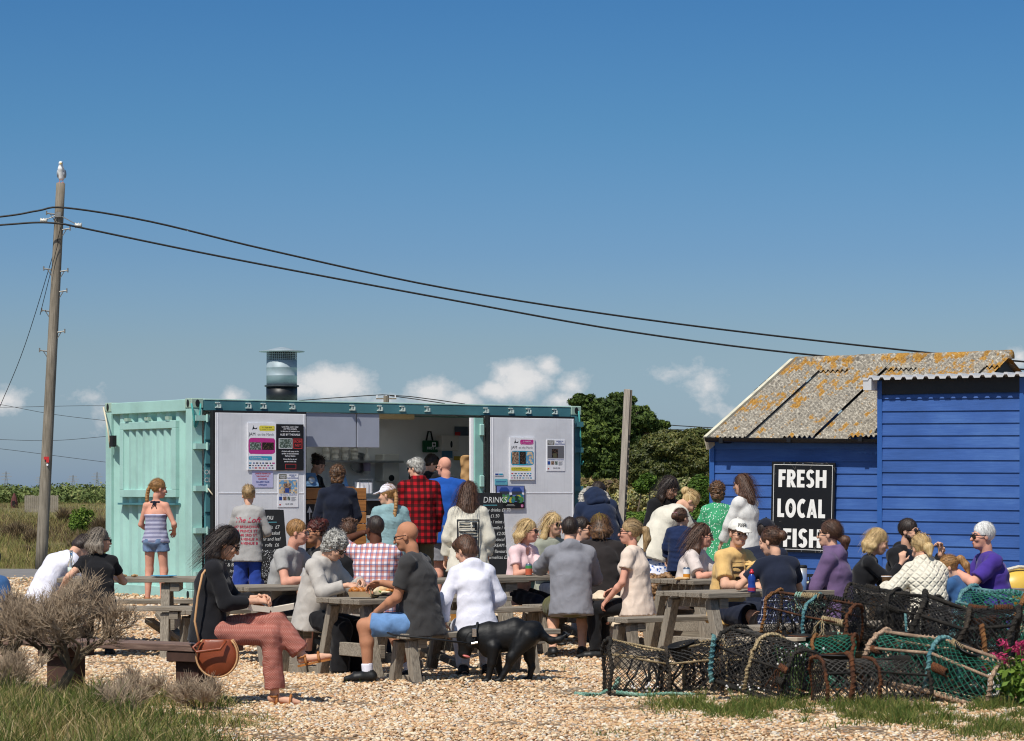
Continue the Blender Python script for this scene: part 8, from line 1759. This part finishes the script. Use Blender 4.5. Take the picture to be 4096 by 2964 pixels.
YM, J_ = person('yellow', 'man in a white cap, spectacles and soft yellow printed tee', 2905, 25.3, 48, h=1.66, sit=.43, lean=14, skin='fair', g=1.08, head=(-24, 6, 0), det=.008, top=dict(m=YELT, sl=.75, e=.028, hem=.17, wide=.02, wr=.004), bot=dict(m=NAVY, len=.85, e=.03, wide=.02, n='shorts'), hair=('crop', 'brown'), glasses='clear', cap=(CAPW, 'peak'), arms={'L': (-.05, .50, .77), 'R': (-.18, .42, .76)}, extra=tee_print)
V_, F_ = text_arrays('PIXAR', .045, .02, 'CENTER'); cp = [c for c in YM.children if c.name.startswith('cap')][0]
from mathutils.bvhtree import BVHTree
bt_ = BVHTree.FromPolygons([v.co.copy() for v in cp.data.vertices], [tuple(p.vertices) for p in cp.data.polygons]); O_ = []
for v in V_:
    d = J_['Rh'] @ np.array([-math.sin(v[0]*-9.)*1.0, -math.cos(v[0]*9.), 0]); o0 = J_['hp'](0, 0, .072+v[1]); h_ = bt_.ray_cast(Vector(o0+d*.4), Vector(-d)); O_.append(h_[0]+Vector(d*.003) if h_[0] is not None else Vector(o0+d*.11))
m_ = bpy.data.meshes.new('lettering'); m_.from_pydata(O_, [], F_); m_.materials.append(K_); link('lettering', m_, cp)
person('navycap', 'man in a dark navy cap and navy tee behind the yellow tee', 3048, 26.8, 158, h=1.62, sit=.42, lean=12, head=(-14, 4, 0), top=dict(m=NAVY, sl=.75, e=.024), bot=dict(m=DKJ), hair=('crop', 'dark'), cap=(CAPN, 'back'))
def waist_shirt(root, J):
    f = Field(); P = J['P']; f.econe(P+np.array([0, 0, .10]), P+np.array([0, .04, -.16]), (1, 0, 0), .165, .13, .24, .17, .02, flat=True); f.build('tied_shirt', NAVCHK, root, .012, .008, .1, 7)
person('navytee', 'girl with a dark bun, navy tee and navy check shirt tied at her waist', 3125, 24.05, 190, h=1.53, sit=.43, lean=14, slean=2, fem=True, chest=False, head=(44, 16, 0), top=dict(m=NAVY, sl=.65, e=.024, hem=.06, wide=.016), bot=dict(m=cloth('grey_leggings', '#5c554e')), hair=('bun', 'brown'), extra=waist_shirt, det=.0085, arms={'L': {'to': (.24, .30, .83), 'pole': (.8, -.6, -.6)}, 'R': 'table'}, hands={'L': dict(dir=(.1, .6, .5), curl=60)}, skin='fair')
person('purplefleece', 'woman with a brown ponytail, red sunglasses and a purple fleece', 3350, 24.7, -112, h=1.66, sit=.42, lean=6, fem=True, g=1.08, head=(0, 0, 0), det=.0085, top=dict(m=PURF, sl=1.92, e=.034, hem=.14, wide=.014, neck='high', hood=True, wr=.004, n='fleece'), bot=dict(m=DENIM), hair=('lowpony', 'brown'), glasses='sun', arms={'L': (.14, .36, .66), 'R': 'lap'})
person('blacktop', 'blonde woman in a black top raising food to her mouth', 3438, 26.2, 84, h=1.48, sit=.42, lean=16, fem=True, head=(0, 18, 0), top=dict(m=BLACKC, sl=1.85, e=.018), bot=dict(m=BLACKC), hair=('bob', 'blond'), arms={'R': {'to': (-.08, .38, .93), 'pole': (-.3, .1, -1)}, 'L': 'table'}, hands={'R': dict(dir=(.1, .1, 1), curl=55)})
person('bearded', 'bearded man in sunglasses and a black jacket against the blue wall', 3606, 26.7, 42, h=1.64, sit=.42, lean=8, head=(14, 2, 0), top=dict(m=NAVYD, sl=.6), over=dict(m=BLACKC, sl=1.92, e=.036, hem=.12, wide=.016, vneck=.16, hood=True, n='jacket'), bot=dict(m=DKJ), hair=('short', 'dark'), beard='dark', glasses='sun', arms={'L': {'to': (.20, .30, .98), 'pole': (.9, -.2, -.8)}, 'R': 'table'}, hands={'L': dict(dir=(-.1, .1, 1), curl=50)})
person('quilted', 'blonde woman in a cream quilted jacket with her back to us', 3722, 24.0, 190, h=1.50, sit=.42, lean=24, fem=True, chest=False, head=(8, 26, 0), top=dict(m=QUILT, sl=1.9, e=.055, hem=.16, wide=.035, wr=.003, neck='high', n='jacket'), bot=dict(m=DKJ), hair=('lowpony', 'blond'), det=.0085, arms={'L': (.30, .30, .77), 'R': (-.16, .4, .77)})
person('denimchild', 'toddler in a denim jacket with a tiny ponytail looking down', 3852, 24.1, -125, h=.98, sit=.44, lean=14, head=(24, 30, 0), top=dict(m=DENJ, sl=1.9, e=.026, hem=.08, wide=.012, neck='collar', n='jacket'), bot=dict(m=DKJ), hair=('pony', 'ginger'), arms={'L': (.1, .26, .60), 'R': (-.1, .26, .6)})
person('purplepolo', 'white haired man in sunglasses and a purple polo shirt before the blue wall', 3985, 24.3, -82, h=1.62, sit=.42, lean=12, g=1.22, skin='pink', head=(4, 2, 0), det=.008, top=dict(m=PURP, sl=.78, e=.024, hem=.18, wide=.02, neck='collar', wr=.0045, n='polo_shirt'), bot=dict(m=MAROON, len=.85, e=.028, wide=.02, n='shorts'), hair=('short', 'white'), glasses='sun', arms={'L': {'to': (.06, .40, .93), 'pole': (.6, .4, -1)}, 'R': {'to': (-.06, .36, .84), 'pole': (-.6, .1, -1)}}, hands={'L': dict(dir=(-.1, .25, 1), curl=55)})

# ---------- what people carry ----------
def W2(key, x, f, z): o = PEOPLE[key]; a = o.rotation_euler.z; c, s = math.cos(a), math.sin(a); return (o.location.x+c*x+s*f, o.location.y+s*x-c*f, o.location.z+z)
TAN = M('tan_leather_bag', '#8a4326', .42, .12, 12, .1, 60); EDGE = M('raw_leather_edge', '#c99a6a', .7, .1)
def handbag():
    c = W2('front', -.30, .10, .375); r = empty('handbag', c, 0, label='round chestnut leather handbag hanging at the hip of the terracotta trousers', cat='handbag'); f = Field(); f.ell((0, 0, 0), (.155, .055, .165), k=.01); f.cut((0, 0, .115), (0, 0, 1)); f.build('bag_body', TAN, r, .01)
    for y in (-.045, .045): m = MB(); m.tube([(.150*math.cos(a), y, .158*math.sin(a)) for a in np.linspace(2.35, 7.08, 22)], .0075, 6); m.build('piping', EDGE, r, True)
    for y, x0 in ((-.05, -.12), (.04, -.10)): m = MB(); m.tube([(x0, y, .10), (x0-.05, y-.03, .06), (x0-.02, y-.055, .03), (.03, y-.05, .05), (.07, y-.02, .11)], .011, 6); m.build('handle', TAN, r, True)
    s = MB(); p = lambda k, x, f, z: tuple(Vector(W2(k, x, f, z))-Vector(c)); s.tube([p('front', -.28, -.03, .44), p('front', -.25, -.07, .62), p('front', -.235, -.05, .80), p('front', -.20, -.02, .96), p('front', -.15, .02, 1.02)], .009, 6); s.build('strap', EDGE, r, True)
handbag()
def takeaway():
    c = W2('front', -.02, .40, .685); r = empty('takeaway_box', c, .05, label='open white takeaway box on the terracotta trouser knee', cat='takeaway box'); M_ = M('foam_white', '#e8dfce', .6, .03)
    for x0, tl in ((-.02, -.12), (.155, .18)):
        m = MB(); Mx = Matrix.Translation((x0, 0, 0)) @ Matrix.Rotation(-tl, 4, 'Y'); a, b_, h = .078, .062, .042
        V = [(-a, -b_, 0), (a, -b_, 0), (a, b_, 0), (-a, b_, 0), (-a-.012, -b_-.012, h), (a+.012, -b_-.012, h), (a+.012, b_+.012, h), (-a-.012, b_+.012, h), (-a+.004, -b_+.004, .006), (a-.004, -b_+.004, .006), (a-.004, b_-.004, .006), (-a+.004, b_-.004, .006), (-a-.006, -b_-.006, h), (a+.006, -b_-.006, h), (a+.006, b_+.006, h), (-a-.006, b_+.006, h)]
        F = [(3, 2, 1, 0), (0, 1, 5, 4), (1, 2, 6, 5), (2, 3, 7, 6), (3, 0, 4, 7), (8, 9, 10, 11), (9, 8, 12, 13), (10, 9, 13, 14), (11, 10, 14, 15), (8, 11, 15, 12), (4, 5, 13, 12), (5, 6, 14, 13), (6, 7, 15, 14), (7, 4, 12, 15)]
        m.add([Mx @ Vector(v) for v in V], F); m.build('lid' if x0 > 0 else 'tray', M_, r)
    m = MB(); m.ico((-.03, 0, .035), (.05, .04, .022), 2); m.build('food', FOOD, r, True)
takeaway()
def sandal(key, q):
    o = PEOPLE[key]; return o
def front_sandals():
    o = PEOPLE['front']
    k = 1.6/1.7
    for (kn, an, fd, lab) in (((-.02, .50, .62), (-.04, .70, .36), (-.05, 1, .22), 0), ((-.08, .47, .50), (-.06, .50, .075), (-.05, 1, -.05), 1)):
        an = LF(an); kn = LF(kn); fd = unit(LF(fd)); up = unit(kn-an); up = unit(up-fd*(up @ fd)); sd = np.cross(up, fd)
        ring = []
        for a in np.linspace(0, 2*math.pi, 21)[:-1]: u = math.cos(a); w = math.sin(a); ring.append(an+fd*(.078+.135*u)*k+sdk(sd, w, u, k)-up*.068*k)
        m = MB(); V = ring+[p-up*.016 for p in ring]; n = len(ring); m.add(V, [tuple(range(n)), tuple(range(n, 2*n))[::-1]]+[(i, i+n, (i+1) % n+n, (i+1) % n) for i in range(n)]); s = m.build('sandal', SANDAL, o, bevel=0)
        for t, hh, rr in ((.02, .03, .046), (.125, .012, .042)):
            m = MB(); m.tube([an+fd*t*k+sd*rr*math.cos(a)-up*(.068-(.062+hh*.3)*math.sin(a))*k for a in np.linspace(-.1, math.pi+.1, 12)], .010, 6); m.build('strap', SANDAL, s, True)
        m = MB(); m.tube([an-fd*.0*k+(sd*math.cos(a)+fd*-.9*math.sin(a))*.046*k-up*.012 for a in np.linspace(-.6, math.pi+.6, 14)], .008, 6); m.build('strap', SANDAL, s, True)
def sdk(sd, w, u, k): return sd*(.044*w*(1-.2*max(0, -u)))*k
front_sandals()
def sock(key, q, an, kn):
    o = PEOPLE[key]; f = Field(); an = LF(an); kn = LF(kn); u = unit(kn-an); f.cone(an-u*.01, an+u*.075, .045, .047, .01, flat=True); f.build('sock', WHITEC, o, .009)
sock('bald', 'L', (.13, .43, .135), (.13, .46, .51)); sock('bald', 'R', (-.14, .16, .14), (-.16, .36, .50))
def drinkbottle():
    c = on_table(T2, .86, .02); c = (XP(3007, 23.95), 23.95, c[2]); r = empty('drink_bottle', c, 0, label='blue sports drink bottle with a red cap held by the girl in navy', cat='bottle'); m = MB(); m.lathe([(.030, 0), (.034, .01), (.034, .05), (.030, .07), (.033, .09), (.033, .125), (.018, .15), (.016, .155)], 16); m.build('bottle_body', M('blue_drink', '#22408f', .2, .08), r, True); m = MB(); m.lathe([(.019, .155), (.019, .175), (.011, .178), (.011, .195)], 14); m.build('cap', M('red_cap', '#c02a3a', .4), r, True); m = MB(); m.lathe([(.0345, .012), (.0345, .04)], 16); m.build('red_label', flat('label_red', '#9c2a4a'), r)
drinkbottle()
def shoulder_bag():
    Y = 32.95; r = empty('shoulder_bag', (XP(1075, Y), Y, .82), 0, label='black and white patterned bag at the hip of the grey sweatshirt', cat='bag'); f = Field(); f.econe((0, 0, -.22), (0, 0, .05), (1, 0, 0), .09, .05, .075, .04, .02); f.build('bag_body', dot_cloth('speckle', rgb('#121214'), rgb('#b8b8ba'), 60, .26, warp=.5), r, .011, .004, .08); m = MB(); m.tube([(-.05, 0, .05), (-.09, 0, .35), (-.16, .0, .46)], .012, 6); m.build('strap', GASK, r)
shoulder_bag()
def leash():
    a = Vector(W2('bald', .12, .30, .58)); b = Vector((XP(1885, 22.75), 22.76, ZP(2575, 22.75))); p = [a, a+Vector((.03, -.05, -.12)), Vector((XP(1575, 22.5), 22.5, ZP(2540, 22.5))), Vector((XP(1700, 22.3), 22.28, ZP(2552, 22.3))), b]
    r = empty('dog_lead', p[0], 0, label='black dog lead running from the bald man to the dog', cat='dog lead'); m = MB(); m.tube([q-p[0] for q in p], .008, 6); m.build('strap', GASK, r, True); m = MB(); m.tube([b-p[0], b-p[0]+Vector((.05, 0, .01))], .009, 6); m.build('clip', CHROME, r)
leash()
# ---------- dogs ----------
def dog():
    Y = 22.9; s = FOC/Y; gz = float(zg(XP(2050, Y), Y)); o = Vector((XP(2050, Y), Y, gz)); r = empty('dog', o, 0, label='black labrador standing head down with its tongue out', cat='dog')
    dz = ZP(2712, Y)-gz; L = lambda px, py, y=0.: np.array([XP(px, Y)-o.x, y, ZP(py, Y)-gz-dz])
    f = Field()
    f.econe(L(1965, 2538), L(2062, 2520), (0, 1, 0), .092, .120, .096, .128, .03); f.econe(L(2062, 2520), L(2118, 2522), (0, 1, 0), .096, .128, .078, .094, .03); f.ell(L(2128, 2512), (.085, .09, .095), k=.025); f.ell(L(1958, 2552), (.095, .10, .125), k=.025)
    f.econe(L(1955, 2525), L(1893, 2528), (0, 1, 0), .085, .115, .075, .088, .03)
    f.ell(L(1868, 2527), (.085, .078, .078), k=.03); f.cone(L(1862, 2550), L(1856, 2590), .060, .046, .03); f.ell(L(1857, 2598), (.046, .042, .034), k=.015); f.cone(L(1874, 2570), L(1868, 2600), .04, .030, .02)
    for sg in (1, -1): f.ell(L(1884, 2538, sg*.082), (.042, .016, .060), roty(.35), k=.010); f.ell(L(1880, 2556, sg*.088), (.030, .012, .036), k=.010)
    for sg, x1, x2, y2 in ((-1, 1960, 1946, 2706), (1, 2002, 2000, 2688)):
        f.cone(L(1975, 2570, sg*.075), L((x1+1968)/2+4, 2632, sg*.078), .056, .034, .025); f.cone(L((x1+1968)/2+4, 2630, sg*.078), L(x2+6, 2696, sg*.078), .031, .023, .02); f.ell(L(x2-2, 2703, sg*.078), (.038, .027, .019), k=.014)
    for sg, kn, hk_, pw in ((-1, (2046, 2608), (2030, 2652), (1990, 2701)), (1, (2118, 2612), (2128, 2652), (2106, 2701))):
        f.cone(L(2112, 2530, sg*.07), L(*kn, sg*.085), .080, .042, .03); f.cone(L(*kn, sg*.085), L(*hk_, sg*.08), .040, .027, .03); f.cone(L(*hk_, sg*.08), L(pw[0]+12, pw[1]-4, sg*.08), .027, .023, .015); f.ell(L(pw[0], pw[1]+1, sg*.08), (.040, .027, .019), k=.012)
    f.chain([L(2148, 2492), L(2172, 2526), L(2205, 2545), L(2240, 2540), L(2268, 2518)], [.042, .032, .028, .024, .008], .025)
    t = NT('black_fur'); n = t.noise(26, 5, t.co((1, 3, 3))); t.set('Base Color', t.ramp(n, [(.3, rgb('#070708')), (.7, rgb('#121212'))])); t.set('Roughness', .55); t.set('Specular IOR Level', .35); t.bump(t.noise(70, 3, t.co((.6, 2.5, 2.5))), .3, .003)
    f.build('body', t.mat, r, .008, .0006, .05, 3)
    f = Field(); f.ell(L(1866, 2606, -.045), (.034, .020, .010), roty(.25), k=.01); f.build('tongue', M('tongue', '#c9706a', .4, .05), r, .006)
    for sg in (1, -1): m = MB(); m.ico(tuple(L(1842, 2532, sg*.052)), .011, 1); m.build('eye', EYE_M, r, True)
    m = MB(); c = L(1900, 2528); m.tube([c+np.array([.02*math.sin(a), .090*math.cos(a), .105*math.sin(a)]) for a in np.linspace(0, 6.28, 22)[:-1]], .013, 6, closed=True); cl = m.build('collar', GASK, r, True); m = MB(); q = L(1898, 2512, -.098); m.box(q[0]-.02, q[0]+.02, q[1]-.012, q[1]+.0, q[2]-.03, q[2]+.04); m.build('buckle', CHROME, cl, bevel=.004)
dog()
def small_dog():
    Y = 28.4; s = FOC/Y; gz = float(zg(XP(2610, Y), Y)); o = Vector((XP(2610, Y), Y, gz)); r = empty('dog', o, 0, label='shaggy brown dog lying up on the far bench behind the cream tee', cat='dog'); L = lambda px, py, y=0.: np.array([XP(px, Y)-o.x, y, ZP(py, Y)-gz]); f = Field(); f.econe(L(2600, 2335), L(2650, 2350), (0, 1, 0), .11, .1, .1, .11, .04); f.ell(L(2640, 2400), (.10, .1, .12)); 
    for x in (2600, 2650): 
        for y in (-.07, .07): f.cone(L(x, 2360, y), np.array([L(x, 0)[0], y, .03]), .05, .035)
    f.ell(L(2665, 2318), (.075, .07, .075)); f.cone(L(2680, 2325), L(2705, 2335), .045, .03); f.ell(L(2650, 2320, .07), (.03, .02, .05)); f.ell(L(2650, 2320, -.07), (.03, .02, .05))
    f.build('body', hairmat('dogbrown', '#5a3f28', '#a88258', (30, 30, 30)), r, .012, .012, .04, 6)
small_dog()
